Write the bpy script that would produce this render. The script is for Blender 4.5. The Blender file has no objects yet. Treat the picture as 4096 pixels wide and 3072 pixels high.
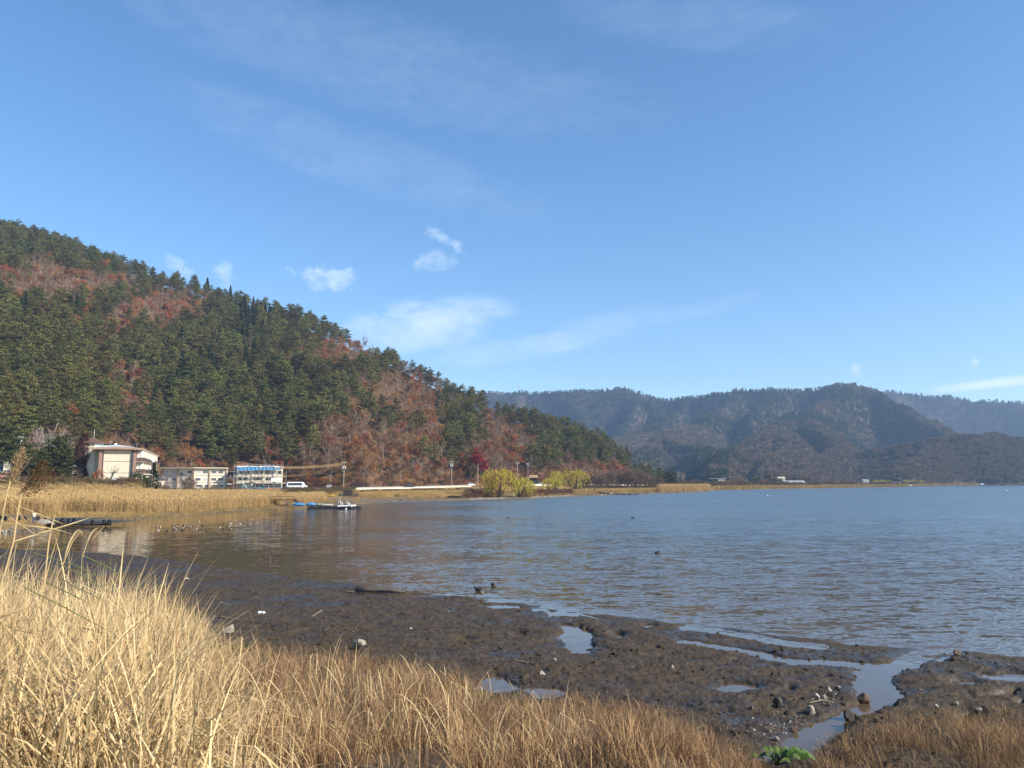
import bpy, math, random
import numpy as np
from mathutils import Vector, Matrix

R = math.radians
random.seed(7)
rng = np.random.default_rng(7)
SC = bpy.context.scene
COL = SC.collection

# ------------------------------------------------------------------ camera
H = 5.6                       # eye height above the lake
PITCH = math.atan(388.0 / 3077.0)
FPX = 3077.0                  # focal length measured on the 4096 px wide photograph
cam = bpy.data.cameras.new('camera')
cam.sensor_width = 36.0
cam.lens = 36.0 * FPX / 4096.0
cam.clip_start = 0.05
cam.clip_end = 20000
camo = bpy.data.objects.new('camera', cam)
camo.location = (0, 0, H)
camo.rotation_euler = (math.pi / 2 + PITCH, 0, 0)
COL.objects.link(camo)
SC.camera = camo

# ------------------------------------------------------------------ exposure
SC.render.engine = 'CYCLES'
SC.view_settings.view_transform = 'Standard'
SC.view_settings.look = 'None'
SC.view_settings.exposure = 0.8
SC.view_settings.gamma = 1.0
SC.view_settings.use_curve_mapping = False
SC.cycles.use_denoising = True
SC.cycles.max_bounces = 6
SC.cycles.diffuse_bounces = 3
SC.cycles.glossy_bounces = 3
SC.cycles.transmission_bounces = 4
SC.cycles.transparent_max_bounces = 6
SC.cycles.volume_bounces = 0
SC.cycles.caustics_reflective = False
SC.cycles.caustics_refractive = False

# ------------------------------------------------------------------ world: sky and clouds
SUN_AZ, SUN_EL = R(114), R(31)     # clockwise from the view direction (+Y), height
world = bpy.data.worlds.new('World')
SC.world = world
world.use_nodes = True
wn, wl = world.node_tree.nodes, world.node_tree.links
wn.clear()


def wmath(op, a, b=None, c=None):
    n = wn.new('ShaderNodeMath')
    n.operation = op
    for i, v in enumerate((a, b, c)):
        if v is None:
            continue
        if isinstance(v, (int, float)):
            n.inputs[i].default_value = v
        else:
            wl.new(v, n.inputs[i])
    return n.outputs[0]


sky = wn.new('ShaderNodeTexSky')
sky.sky_type = 'NISHITA'
sky.sun_disc = False
sky.sun_elevation = SUN_EL
sky.sun_rotation = SUN_AZ
sky.altitude = 830
sky.air_density = 1.0
sky.dust_density = 0.4
sky.ozone_density = 1.6
tc = wn.new('ShaderNodeTexCoord')
sep = wn.new('ShaderNodeSeparateXYZ')
wl.new(tc.outputs['Generated'], sep.inputs[0])
X_, Y_, Z_ = sep.outputs
az = wmath('ARCTAN2', X_, Y_)
el = wmath('ARCSINE', Z_)
comb = wn.new('ShaderNodeCombineXYZ')
wl.new(az, comb.inputs[0])
wl.new(el, comb.inputs[1])


def wnoise(sx, sy, scale, detail=6, rough=0.6, dist=0.0, rot=0.0, off=0.0):
    mp = wn.new('ShaderNodeMapping')
    mp.inputs['Scale'].default_value = (sx, sy, 1)
    mp.inputs['Rotation'].default_value = (0, 0, rot)
    mp.inputs['Location'].default_value = (off, off * 0.7, 0)
    wl.new(comb.outputs[0], mp.inputs[0])
    n = wn.new('ShaderNodeTexNoise')
    n.inputs['Scale'].default_value = scale
    n.inputs['Detail'].default_value = detail
    n.inputs['Roughness'].default_value = rough
    n.inputs['Distortion'].default_value = dist
    wl.new(mp.outputs[0], n.inputs['Vector'])
    return n.outputs['Fac']


def pix_azel(px, py):
    v = Vector((px - 2048, 1536 - py))
    yy = FPX * math.cos(PITCH) - v.y * math.sin(PITCH)
    zz = FPX * math.sin(PITCH) + v.y * math.cos(PITCH)
    return math.atan2(v.x, yy), math.atan2(zz, math.hypot(v.x, yy))


puff = wnoise(1, 1.3, 42, 7, 0.62, 0.25)
wisp = wnoise(1, 2.6, 15, 7, 0.62, 0.6, R(-14))
streak = wnoise(1.0, 2.2, 55, 4, 0.6, 0.3, R(52), 3.1)
clouds = None
# (px, py, half width px, half height px, tilt deg, density, kind)
for (px, py, hw, hh, tilt, dens, kind) in (
        (1310, 1112, 150, 58, 0, 0.66, 'p'), (1775, 960, 82, 30, -24, 0.5, 'p'),
        (1745, 1045, 120, 50, 12, 0.34, 'p'), (903, 1100, 50, 75, 0, 0.42, 'p'),
        (715, 1078, 80, 42, -30, 0.42, 'p'), (3424, 1484, 30, 26, 0, 0.75, 'p'),
        (3902, 1448, 34, 22, -20, 0.75, 'p'), (4000, 1530, 330, 24, 4, 0.75, 's'),
        (1700, 1300, 420, 125, 9, 0.62, 'w'), (2400, 1315, 330, 75, 12, 0.17, 'w'),
        (2060, 1400, 420, 60, 8, 0.30, 'w'), (2800, 1240, 330, 40, 10, 0.1, 'w'),
        (1500, 250, 1300, 260, -8, 0.09, 'w'), (1450, 640, 900, 160, -12, 0.09, 'w'),
        (2750, 80, 700, 150, -10, 0.08, 'w'), (-1600, 800, 1500, 500, 8, 0.3, 'w'), (6200, 700, 1500, 420, 6, 0.3, 'w')):
    ca, ce = pix_azel(px, py)
    sx = abs(pix_azel(px + hw, py)[0] - ca)
    sy = abs(pix_azel(px, py - hh)[1] - ce)
    ct, st = math.cos(R(tilt)), math.sin(R(tilt))
    da = wmath('SUBTRACT', az, ca)
    de = wmath('SUBTRACT', el, ce)
    u = wmath('DIVIDE', wmath('ADD', wmath('MULTIPLY', da, ct), wmath('MULTIPLY', de, st)), sx)
    v = wmath('DIVIDE', wmath('SUBTRACT', wmath('MULTIPLY', de, ct), wmath('MULTIPLY', da, st)), sy)
    r2 = wmath('ADD', wmath('MULTIPLY', u, u), wmath('MULTIPLY', v, v))
    fall = wmath('SUBTRACT', 1.0, r2)
    if kind == 'p':
        d = wmath('ADD', wmath('MULTIPLY', fall, 0.50), wmath('MULTIPLY', wmath('SUBTRACT', puff, 0.53), 2.4))
        d = wmath('MULTIPLY', d, 1.25)
    elif kind == 'w':
        nz = wmath('ADD', wmath('MULTIPLY', wmath('SUBTRACT', wisp, 0.5), 1.9), wmath('MULTIPLY', wmath('SUBTRACT', streak, 0.5), 0.7))
        d = wmath('MULTIPLY', wmath('ADD', wmath('MULTIPLY', fall, 0.75), nz), 0.85)
        d = wmath('MULTIPLY', d, wmath('MINIMUM', wmath('MAXIMUM', wmath('MULTIPLY', fall, 2.2), 0.0), 1.0))
    else:
        d = wmath('ADD', fall, wmath('MULTIPLY', wmath('SUBTRACT', wisp, 0.5), 0.9))
    d = wmath('MULTIPLY', wmath('MINIMUM', wmath('MAXIMUM', d, 0.0), 1.0), dens)
    clouds = d if clouds is None else wmath('SUBTRACT', wmath('ADD', clouds, d), wmath('MULTIPLY', clouds, d))
mixc = wn.new('ShaderNodeMix')
mixc.data_type = 'RGBA'
wl.new(clouds, mixc.inputs['Factor'])
hsv = wn.new('ShaderNodeHueSaturation')
hsv.inputs['Saturation'].default_value = 1.22
wl.new(sky.outputs[0], hsv.inputs['Color'])
wl.new(hsv.outputs[0], mixc.inputs['A'])
mixc.inputs['B'].default_value = (5.6, 6.2, 6.6, 1)
bg = wn.new('ShaderNodeBackground')
bg.inputs['Strength'].default_value = 0.125
wl.new(mixc.outputs['Result'], bg.inputs['Color'])
wo = wn.new('ShaderNodeOutputWorld')
wl.new(bg.outputs[0], wo.inputs['Surface'])

# ------------------------------------------------------------------ sun
sl = bpy.data.lights.new('sun', 'SUN')
sl.energy = 5.0
sl.angle = R(0.53)
sl.color = (1.0, 0.91, 0.78)
so = bpy.data.objects.new('sun', sl)
sd = Vector((math.sin(SUN_AZ) * math.cos(SUN_EL), math.cos(SUN_AZ) * math.cos(SUN_EL), math.sin(SUN_EL)))
so.rotation_euler = sd.to_track_quat('Z', 'Y').to_euler()
so.location = (60, -30, 60)
COL.objects.link(so)

# ------------------------------------------------------------------ pixel <-> world
CP, SP = math.cos(PITCH), math.sin(PITCH)


def ray(px, py):
    a, b = px - 2048.0, 1536.0 - py
    return a, FPX * CP - b * SP, FPX * SP + b * CP


def gp(px, py, z=0.0):            # point on the level z seen at a pixel of the photograph
    x, y, zz = ray(px, py)
    k = (z - H) / zz
    return Vector((x * k, y * k, z))


def dp(px, py, Y):                # point at depth Y
    x, y, zz = ray(px, py)
    k = Y / y
    return Vector((x * k, Y, H + zz * k))


def to_px(P):
    P = np.asarray(P, float)
    x, y, z = P[..., 0], P[..., 1], P[..., 2] - H
    f = y * CP + z * SP
    up = -y * SP + z * CP
    return 2048 + FPX * x / f, 1536 - FPX * up / f


def T(px):                        # x/y of a pixel column on the horizon
    return (px - 2048.0) / ray(0, 1924)[1]


# ------------------------------------------------------------------ noise for shapes
def _hash(ix, iy, s):
    h = (ix.astype(np.int64) * 374761393 + iy.astype(np.int64) * 668265263 + s * 1442695041) & 0x7fffffff
    h = ((h ^ (h >> 13)) * 1274126177) & 0x7fffffff
    return ((h ^ (h >> 16)) & 0xffff) / 65535.0


def vn(x, y, s=0):
    ix, iy = np.floor(x), np.floor(y)
    fx, fy = x - ix, y - iy
    fx = fx * fx * fx * (fx * (fx * 6 - 15) + 10)
    fy = fy * fy * fy * (fy * (fy * 6 - 15) + 10)
    a, b = _hash(ix, iy, s), _hash(ix + 1, iy, s)
    c, d = _hash(ix, iy + 1, s), _hash(ix + 1, iy + 1, s)
    return (a + (b - a) * fx) * (1 - fy) + (c + (d - c) * fx) * fy


def fbm(x, y, o=4, s=0, g=0.5):
    t, a, n = 0, 1.0, 0
    for i in range(o):
        t = t + a * (vn(x, y, s + i * 17) - 0.5)
        n += a
        a *= g
        x, y = x * 2.03 + 11.3, y * 2.03 - 7.1
    return t / n * 2


def sstep(a, b, x):
    t = np.clip((x - a) / (b - a), 0, 1)
    return t * t * (3 - 2 * t)


# ------------------------------------------------------------------ object helpers
def tag(o, label=None, cat=None, group=None, kind=None, category=None):
    cat = cat or category
    for k, v in (('label', label), ('category', cat), ('group', group), ('kind', kind)):
        if v:
            o[k] = v
    return o


def thing(name, label, cat, loc=(0, 0, 0), group=None, rotz=0.0):
    o = bpy.data.objects.new(name, None)
    o.empty_display_size = 0.3
    COL.objects.link(o)
    o.location = loc
    o.rotation_euler = (0, 0, rotz)
    return tag(o, label, cat, group)


def copy_tree(o, parent=None):
    c = o.copy()
    COL.objects.link(c)
    if parent:
        c.parent = parent
    for ch in list(o.children):
        copy_tree(ch, c)
    return c


def mesh_np(name, V, F, mats, mi=None, smooth=False, attr=None):
    V = np.ascontiguousarray(V, dtype=np.float32)
    F = np.ascontiguousarray(F, dtype=np.int32)
    k = F.shape[1]
    me = bpy.data.meshes.new(name)
    me.vertices.add(len(V))
    me.vertices.foreach_set('co', V.ravel())
    me.loops.add(F.size)
    me.loops.foreach_set('vertex_index', F.ravel())
    me.polygons.add(len(F))
    me.polygons.foreach_set('loop_start', np.arange(0, F.size, k, dtype=np.int32))
    me.polygons.foreach_set('loop_total', np.full(len(F), k, dtype=np.int32))
    for m in (mats if isinstance(mats, (list, tuple)) else [mats]):
        me.materials.append(m)
    if mi is not None:
        me.polygons.foreach_set('material_index', np.asarray(mi, dtype=np.int32))
    me.polygons.foreach_set('use_smooth', np.full(len(F), bool(smooth)))
    if attr is not None:
        for an, av in attr.items():
            a = me.attributes.new(an, 'FLOAT', 'POINT')
            a.data.foreach_set('value', np.ascontiguousarray(av, dtype=np.float32))
    me.update(calc_edges=True)
    me.validate()
    return me


def link(name, me, parent=None, **kw):
    o = bpy.data.objects.new(name, me)
    COL.objects.link(o)
    if parent:
        o.parent = parent
    return tag(o, **kw)


class MB:
    """Collects shapes (triangles) and links them as one mesh object."""

    def __init__(self):
        self.V, self.F, self.M, self.n = [], [], [], 0

    def add(self, V, F, m=0):
        V = np.asarray(V, float).reshape(-1, 3)
        F = np.asarray(F, int)
        if F.ndim == 2 and F.shape[1] == 4:
            F = np.concatenate([F[:, [0, 1, 2]], F[:, [0, 2, 3]]])
        self.V.append(V)
        self.F.append(F + self.n)
        self.M.append(np.full(len(F), m))
        self.n += len(V)
        return self

    def box(self, c, s, m=0, rz=0.0, taper=1.0):
        x, y, z = s[0] / 2, s[1] / 2, s[2] / 2
        V = np.array([(-x, -y, -z), (x, -y, -z), (x, y, -z), (-x, y, -z),
                      (-x * taper, -y * taper, z), (x * taper, -y * taper, z), (x * taper, y * taper, z), (-x * taper, y * taper, z)])
        if rz:
            cz, sz = math.cos(rz), math.sin(rz)
            V = np.stack([V[:, 0] * cz - V[:, 1] * sz, V[:, 0] * sz + V[:, 1] * cz, V[:, 2]], 1)
        return self.add(V + np.array(c), [(0, 3, 2, 1), (4, 5, 6, 7), (0, 1, 5, 4), (1, 2, 6, 5), (2, 3, 7, 6), (3, 0, 4, 7)], m)

    def bar(self, a, b, r, m=0, sides=6, r2=None):
        return self.tube([a, b], [r, r if r2 is None else r2], sides, m)

    def tube(self, pts, rad, sides=6, m=0, cap=True):
        P = np.asarray(pts, float)
        n = len(P)
        rad = np.broadcast_to(np.asarray(rad, float), (n,))
        V, F = [], []
        for i in range(n):
            d = P[min(i + 1, n - 1)] - P[max(i - 1, 0)]
            d = d / (np.linalg.norm(d) + 1e-9)
            a = np.cross(d, (0, 0, 1)) if abs(d[2]) < 0.95 else np.cross(d, (1, 0, 0))
            a /= np.linalg.norm(a)
            b = np.cross(d, a)
            for k in range(sides):
                t = 2 * math.pi * k / sides
                V.append(P[i] + rad[i] * (a * math.cos(t) + b * math.sin(t)))
        for i in range(n - 1):
            for k in range(sides):
                k2 = (k + 1) % sides
                p, q, r_, s_ = i * sides + k, i * sides + k2, (i + 1) * sides + k2, (i + 1) * sides + k
                F += [(p, q, r_), (p, r_, s_)]
        if cap:
            for k in range(1, sides - 1):
                F.append((0, k + 1, k))
                o = (n - 1) * sides
                F.append((o, o + k, o + k + 1))
        return self.add(V, F, m)

    def prism(self, poly, a, b, axis=1, m=0):
        """polygon (2-D) extruded from a to b along an axis."""
        n = len(poly)
        V = []
        for t in (a, b):
            for (u, v) in poly:
                V.append({0: (t, u, v), 1: (u, t, v), 2: (u, v, t)}[axis])
        F = [(0, k, k + 1) for k in range(1, n - 1)] + [(n, n + k + 1, n + k) for k in range(1, n - 1)]
        for k in range(n):
            k2 = (k + 1) % n
            F += [(k, k + n, k2 + n), (k, k2 + n, k2)]
        return self.add(V, F, m)

    def loft(self, rings, m=0, close=True):
        """rings: list of equal-length closed point loops."""
        k = len(rings[0])
        V = np.concatenate([np.asarray(r, float) for r in rings])
        F = []
        for i in range(len(rings) - 1):
            for j in range(k):
                j2 = (j + 1) % k
                a, b, c, d = i * k + j, i * k + j2, (i + 1) * k + j2, (i + 1) * k + j
                F += [(a, b, c), (a, c, d)]
        if close:
            o = (len(rings) - 1) * k
            for j in range(1, k - 1):
                F += [(0, j + 1, j), (o, o + j, o + j + 1)]
        return self.add(V, F, m)

    def ball(self, c, s, seg=10, m=0):
        rings = []
        for i in range(seg // 2 + 1):
            ph = -math.pi / 2 + math.pi * i / (seg // 2)
            rr = max(math.cos(ph), 0.02)
            rings.append([(c[0] + s[0] * rr * math.cos(2 * math.pi * j / seg), c[1] + s[1] * rr * math.sin(2 * math.pi * j / seg), c[2] + s[2] * math.sin(ph)) for j in range(seg)])
        return self.loft(rings, m)

    def mesh(self, name, mats, smooth=False):
        return mesh_np(name, np.concatenate(self.V), np.concatenate(self.F), mats, np.concatenate(self.M), smooth)

    def build(self, name, mats, parent=None, smooth=False, **kw):
        return link(name, self.mesh(name, mats, smooth), parent, **kw)


# ------------------------------------------------------------------ materials
MATS = {}


def mat(name, col, col2=None, rough=0.8, scale=8.0, rnd=0.0, spec=0.3, metal=0.0, bump=0.0, attr=None, stretch=(1, 1, 1), emit=None, trans=0.0, hue=0.0):
    """Principled surface whose colour wanders between two tones by noise, per-object chance or a per-blade attribute."""
    if name in MATS:
        return MATS[name]
    m = bpy.data.materials.new(name)
    MATS[name] = m
    m.use_nodes = True
    nt = m.node_tree
    b = nt.nodes['Principled BSDF']
    b.inputs['Roughness'].default_value = rough
    b.inputs['Specular IOR Level'].default_value = spec
    b.inputs['Metallic'].default_value = metal
    if col2 is None:
        col2 = tuple(c * 0.78 for c in col)
    tcn = nt.nodes.new('ShaderNodeTexCoord')
    mp = nt.nodes.new('ShaderNodeMapping')
    mp.inputs['Scale'].default_value = stretch
    nt.links.new(tcn.outputs['Object'], mp.inputs[0])
    nz = nt.nodes.new('ShaderNodeTexNoise')
    nz.inputs['Scale'].default_value = scale
    nz.inputs['Detail'].default_value = 5
    nz.inputs['Roughness'].default_value = 0.65
    nt.links.new(mp.outputs[0], nz.inputs['Vector'])
    fac = nz.outputs['Fac']
    mr = nt.nodes.new('ShaderNodeMapRange')
    mr.inputs['From Min'].default_value = 0.3
    mr.inputs['From Max'].default_value = 0.7
    nt.links.new(fac, mr.inputs['Value'])
    fac = mr.outputs[0]
    if attr:
        at = nt.nodes.new('ShaderNodeAttribute')
        at.attribute_name = attr
        fac = at.outputs['Fac']
    mx = nt.nodes.new('ShaderNodeMix')
    mx.data_type = 'RGBA'
    mx.inputs['A'].default_value = (*col, 1)
    mx.inputs['B'].default_value = (*col2, 1)
    nt.links.new(fac, mx.inputs['Factor'])
    out = mx.outputs['Result']
    if rnd or hue:
        oi = nt.nodes.new('ShaderNodeObjectInfo')
        hs = nt.nodes.new('ShaderNodeHueSaturation')
        mv = nt.nodes.new('ShaderNodeMapRange')
        mv.inputs['To Min'].default_value = 1 - rnd
        mv.inputs['To Max'].default_value = 1 + rnd
        nt.links.new(oi.outputs['Random'], mv.inputs['Value'])
        nt.links.new(mv.outputs[0], hs.inputs['Value'])
        if hue:
            fr = nt.nodes.new('ShaderNodeMath')
            fr.operation = 'FRACT'
            mu = nt.nodes.new('ShaderNodeMath')
            mu.operation = 'MULTIPLY'
            mu.inputs[1].default_value = 37.7
            nt.links.new(oi.outputs['Random'], mu.inputs[0])
            nt.links.new(mu.outputs[0], fr.inputs[0])
            mh = nt.nodes.new('ShaderNodeMapRange')
            mh.inputs['To Min'].default_value = 0.5 - hue
            mh.inputs['To Max'].default_value = 0.5 + hue
            nt.links.new(fr.outputs[0], mh.inputs['Value'])
            nt.links.new(mh.outputs[0], hs.inputs['Hue'])
        nt.links.new(out, hs.inputs['Color'])
        out = hs.outputs[0]
    nt.links.new(out, b.inputs['Base Color'])
    if bump:
        bp = nt.nodes.new('ShaderNodeBump')
        bp.inputs['Strength'].default_value = 1.0
        bp.inputs['Distance'].default_value = bump
        nt.links.new(nz.outputs['Fac'], bp.inputs['Height'])
        nt.links.new(bp.outputs[0], b.inputs['Normal'])
    if trans:
        tr = nt.nodes.new('ShaderNodeBsdfTranslucent')
        nt.links.new(out, tr.inputs['Color'])
        ms = nt.nodes.new('ShaderNodeMixShader')
        ms.inputs[0].default_value = trans
        nt.links.new(b.outputs[0], ms.inputs[1])
        nt.links.new(tr.outputs[0], ms.inputs[2])
        nt.links.new(ms.outputs[0], nt.nodes['Material Output'].inputs['Surface'])
    return m


def scatter_nodes(o, protos, idx=None):
    """geometry nodes: one tree/tuft of the list on every vertex (attributes: size, turn, pick)."""
    c = bpy.data.collections.new(o.name + '_kinds')
    for i, p in enumerate(protos):
        c.objects.link(p)
    ng = bpy.data.node_groups.new(o.name, 'GeometryNodeTree')
    ng.interface.new_socket('Geometry', in_out='INPUT', socket_type='NodeSocketGeometry')
    ng.interface.new_socket('Geometry', in_out='OUTPUT', socket_type='NodeSocketGeometry')
    N, L = ng.nodes, ng.links
    gi, go = N.new('NodeGroupInput'), N.new('NodeGroupOutput')
    ci = N.new('GeometryNodeCollectionInfo')
    ci.inputs['Collection'].default_value = c
    ci.inputs['Separate Children'].default_value = True
    ci.inputs['Reset Children'].default_value = True
    ip = N.new('GeometryNodeInstanceOnPoints')
    ip.inputs['Pick Instance'].default_value = True

    def named(n, t='FLOAT'):
        a = N.new('GeometryNodeInputNamedAttribute')
        a.data_type = t
        a.inputs['Name'].default_value = n
        return a.outputs['Attribute']
    cx = N.new('ShaderNodeCombineXYZ')
    L.new(named('turn'), cx.inputs[2])
    L.new(named('tip'), cx.inputs[0])
    L.new(cx.outputs[0], ip.inputs['Rotation'])
    L.new(named('size'), ip.inputs['Scale'])
    rd = N.new('FunctionNodeFloatToInt')
    L.new(named('pick'), rd.inputs[0])
    L.new(rd.outputs[0], ip.inputs['Instance Index'])
    L.new(gi.outputs[0], ip.inputs['Points'])
    L.new(ci.outputs[0], ip.inputs['Instance'])
    L.new(ip.outputs[0], go.inputs[0])
    md = o.modifiers.new('scatter', 'NODES')
    md.node_group = ng


def scatter(name, P, size, turn, pick, protos, tip=None, **kw):
    P = np.asarray(P, np.float32)
    me = bpy.data.meshes.new(name)
    me.vertices.add(len(P))
    me.vertices.foreach_set('co', P.ravel())
    for an, av in (('size', size), ('turn', turn), ('pick', pick), ('tip', np.zeros(len(P)) if tip is None else tip)):
        a = me.attributes.new(an, 'FLOAT', 'POINT')
        a.data.foreach_set('value', np.ascontiguousarray(av, dtype=np.float32))
    me.update()
    o = link(name, me, kind='stuff', **kw)
    ps = []
    for i, pm in enumerate(protos):
        ps.append(bpy.data.objects.new(name + '_%02d' % i, pm))
    for p in protos:
        for m in p.materials:
            if m.name not in [mm.name for mm in me.materials if mm]:
                me.materials.append(m)
    scatter_nodes(o, ps)
    return o

# ================================================================== SETTING
def interp(px, pts):
    return np.interp(px, [p[0] for p in pts], [p[1] for p in pts])


def grid_mesh(name, Tt, Yy, Zfun, mats, keep=None, smooth=True, attr=None):
    tt, yy = np.meshgrid(Tt, Yy)
    x = tt * yy
    z = Zfun(tt, yy)
    nr, nc = tt.shape
    V = np.stack([x, yy, z], -1).reshape(-1, 3)
    i = np.arange(nr * nc).reshape(nr, nc)
    F = np.stack([i[:-1, :-1], i[:-1, 1:], i[1:, 1:], i[1:, :-1]], -1).reshape(-1, 4)
    if keep is not None:
        k = keep(tt, yy).reshape(-1)
        F = F[k[F].all(1)]
    used = np.unique(F)
    m = np.zeros(len(V), int)
    m[used] = np.arange(len(used))
    at = None if attr is None else {n: f(tt, yy).reshape(-1)[used] for n, f in attr.items()}
    return mesh_np(name, V[used], m[F], mats, smooth=smooth, attr=at)


def px_of_t(t):
    return 2048 + t * ray(0, 1924)[1]


# ---------------- near shore: mud flat and the bank the photographer stands on
NEAR = []
for (a, b) in ((-1400, 2150), (-800, 2165), (-200, 2190), (230, 2205), (600, 2232), (750, 2247), (900, 2277), (1100, 2302), (1300, 2327), (1500, 2347),
               (1700, 2367), (1850, 2385), (1960, 2400), (2100, 2415), (2400, 2457), (2700, 2492), (3000, 2528), (3300, 2562),
               (3560, 2598), (3700, 2600), (3800, 2596), (4000, 2612), (4100, 2625), (4700, 2690)):
    p = gp(a, b)
    NEAR.append((p.x / p.y, p.y))
BANK0 = [(-1500, 38), (-500, 36), (0, 34), (500, 30), (900, 26.5), (1300, 24.5), (1800, 22), (2000, 19.6), (2300, 19.8), (2600, 19.3), (2850, 17.2), (3050, 15.6), (3150, 15.0), (3700, 15.2), (4200, 15.6), (6000, 17)]
BSLOPE = [(-1500, .11), (-500, .112), (0, .118), (900, .155), (1300, .165), (1800, .19), (2600, .235), (3150, .27), (4200, .27), (6000, .25)]
PUDDLES = [(2310, 2558, 60, 46, .4), (2262, 2508, 26, 10, 0), (2075, 2545, 24, 8, 0), (1850, 2562, 38, 9, 0), (2255, 2457, 62, 10, 0), (2150, 2441, 42, 6, 0), (2010, 2428, 60, 7, 0),
           (1980, 2408, 50, 5, 0), (2597, 2508, 26, 7, 0), (2470, 2545, 26, 8, 0), (2950, 2755, 66, 17, 0), (3160, 2762, 24, 8, 0), (3080, 2822, 48, 8, 0), (3850, 2737, 50, 13, 0), (4040, 2712, 80, 16, 0), (3960, 2794, 90, 12, .5),
           (4090, 2830, 24, 14, 0), (3880, 2892, 48, 22, 0), (3730, 2926, 34, 9, 0), (1978, 2745, 70, 30, 0), (2185, 2782, 75, 24, 0), (2010, 2832, 105, 16, 0), (1560, 2352, 60, 5, 0),
           (1640, 2384, 80, 5, 0), (1760, 2402, 60, 5, 0), (1060, 2392, 0, 0, 0)]
CHANNELS = [([(2740, 2512), (2830, 2520), (2930, 2535), (3040, 2553), (3150, 2578), (3290, 2590)], 22),
            ([(2735, 2572), (2880, 2592), (2960, 2604), (3060, 2625), (3180, 2650), (3330, 2652), (3470, 2668), (3570, 2668)], 22),
            ([(3760, 2590), (3680, 2622), (3600, 2668), (3500, 2702)], 40), ([(3500, 2702), (3495, 2745), (3530, 2790), (3500, 2840)], 62),
            ([(3510, 2830), (3420, 2868), (3330, 2905), (3240, 2950), (3190, 3000)], 60), ([(3190, 3000), (3060, 3030), (2900, 3038), (2700, 3075)], 40),
            ([(3930, 2705), (4030, 2712), (4150, 2708)], 18), ([(3870, 2806), (3960, 2794), (4060, 2778)], 14), ([(3840, 2600), (3760, 2640)], 12),
            ([(2150, 2442), (2330, 2462), (2420, 2478)], 4), ([(1900, 2420), (2080, 2432)], 5)]


def puddle_mask(X, Y, both=False):
    P = np.stack([X, Y, np.zeros_like(X)], -1)
    px, py = to_px(P)
    wob = fbm(X * 1.3, Y * 1.3, 4, 31) * 0.5 + fbm(X * 4.5, Y * 4.5, 3, 77, .65) * 0.34
    best = np.full(X.shape, 9.0)
    for (cx, cy, rx, ry, sh) in PUDDLES:
        if rx <= 0:
            continue
        dy = (py - cy)
        dx = (px - cx) - sh * dy
        best = np.minimum(best, np.sqrt((dx / (rx * 1.08)) ** 2 + (dy / (ry * 1.12)) ** 2) + wob)
    for pts, w in CHANNELS:
        ww = w
        for (a, b) in zip(pts[:-1], pts[1:]):
            # distances measured with the vertical stretched, as the ground is seen obliquely
            k = 2.2
            ax, ay, bx, by = a[0], a[1] * k, b[0], b[1] * k
            dx, dy = bx - ax, by - ay
            tt = np.clip(((px - ax) * dx + (py * k - ay) * dy) / (dx * dx + dy * dy), 0, 1)
            dd = np.hypot(px - ax - tt * dx, py * k - ay - tt * dy)
            best = np.minimum(best, dd / (ww * 1.25) + wob * .8)
    return (1 - sstep(0.9, 1.15, best), 1 - sstep(1.0, 1.9, best)) if both else 1 - sstep(0.9, 1.15, best)


def near_sd(X, Y):
    t = X / Y
    sd = (np.interp(t, [p[0] for p in NEAR], [p[1] for p in NEAR]) - Y) * 0.75
    return sd + fbm(X * .3, Y * .3, 3, 5) * 0.9 + fbm(X * 1.2, Y * 1.2, 3, 9) * 0.35


def bank_h(X, Y):
    px = px_of_t(X / Y)
    s = interp(px, BANK0) - Y + fbm(X * .4, Y * .4, 3, 21) * 1.0
    h = np.maximum(s, 0) * interp(px, BSLOPE) * sstep(-0.5, 3, s)
    return np.minimum(h, 3.75)


def near_z(X, Y, fine=True):
    sd = near_sd(X, Y)
    px = px_of_t(X / Y)
    h = np.where(sd > 0, 0.05 * sstep(0, 0.5, sd) + 0.02 * sstep(0.5, 4, sd) + 0.03 * sstep(4, 18, sd), np.maximum(sd * 0.12, -0.9))
    land = sstep(0.0, 1.0, sd)
    n1 = fbm(X * .22 + 3, Y * .42, 4, 41)
    n2 = fbm(X * .75, Y * 1.0, 4, 57)
    h = h + land * (0.034 * sstep(-0.02, 0.02, n1) + 0.028 * sstep(0.05, 0.08, n2) + 0.032 * sstep(.22, .25, n1) - 0.035 * sstep(0.25, 0.33, -n2))
    h = h + land * 0.03 * fbm(X * 2.3, Y * 2.3, 3, 63)
    if fine:
        h = h + land * (0.046 * fbm(X * 7, Y * 7, 4, 71, .66) + 0.03 * np.maximum(fbm(X * 21, Y * 21, 2, 73), -0.2))
    # rough trampled mound right of the stream, carrying the grass clump
    h = h + land * 0.16 * sstep(3220, 3420, px) * sstep(21.3, 19.6, Y) * sstep(10, 16, Y)
    pm, pw = puddle_mask(X, Y, True)
    h = h * (1 - .5 * pw * sstep(.5, .1, h))
    h = np.where(sd > .5, np.maximum(h, .012 + .012 * fbm(X * 6, Y * 6, 2, 83)), h)
    h = h * (1 - pm) + pm * (-0.035 + 0.012 * fbm(X * 3, Y * 3, 2, 81))
    return h + bank_h(X, Y)


MUD = bpy.data.materials.new('wet_mud')
MUD.use_nodes = True
nt = MUD.node_tree
N_, L_ = nt.nodes, nt.links
pb = N_['Principled BSDF']
tcn = N_.new('ShaderNodeTexCoord')
oc = tcn.outputs['Object']


def nnoise(scale, detail=5, rough=0.6, vec=None):
    n = N_.new('ShaderNodeTexNoise')
    n.inputs['Scale'].default_value = scale
    n.inputs['Detail'].default_value = detail
    n.inputs['Roughness'].default_value = rough
    L_.new(vec or oc, n.inputs['Vector'])
    return n.outputs['Fac']


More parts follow.
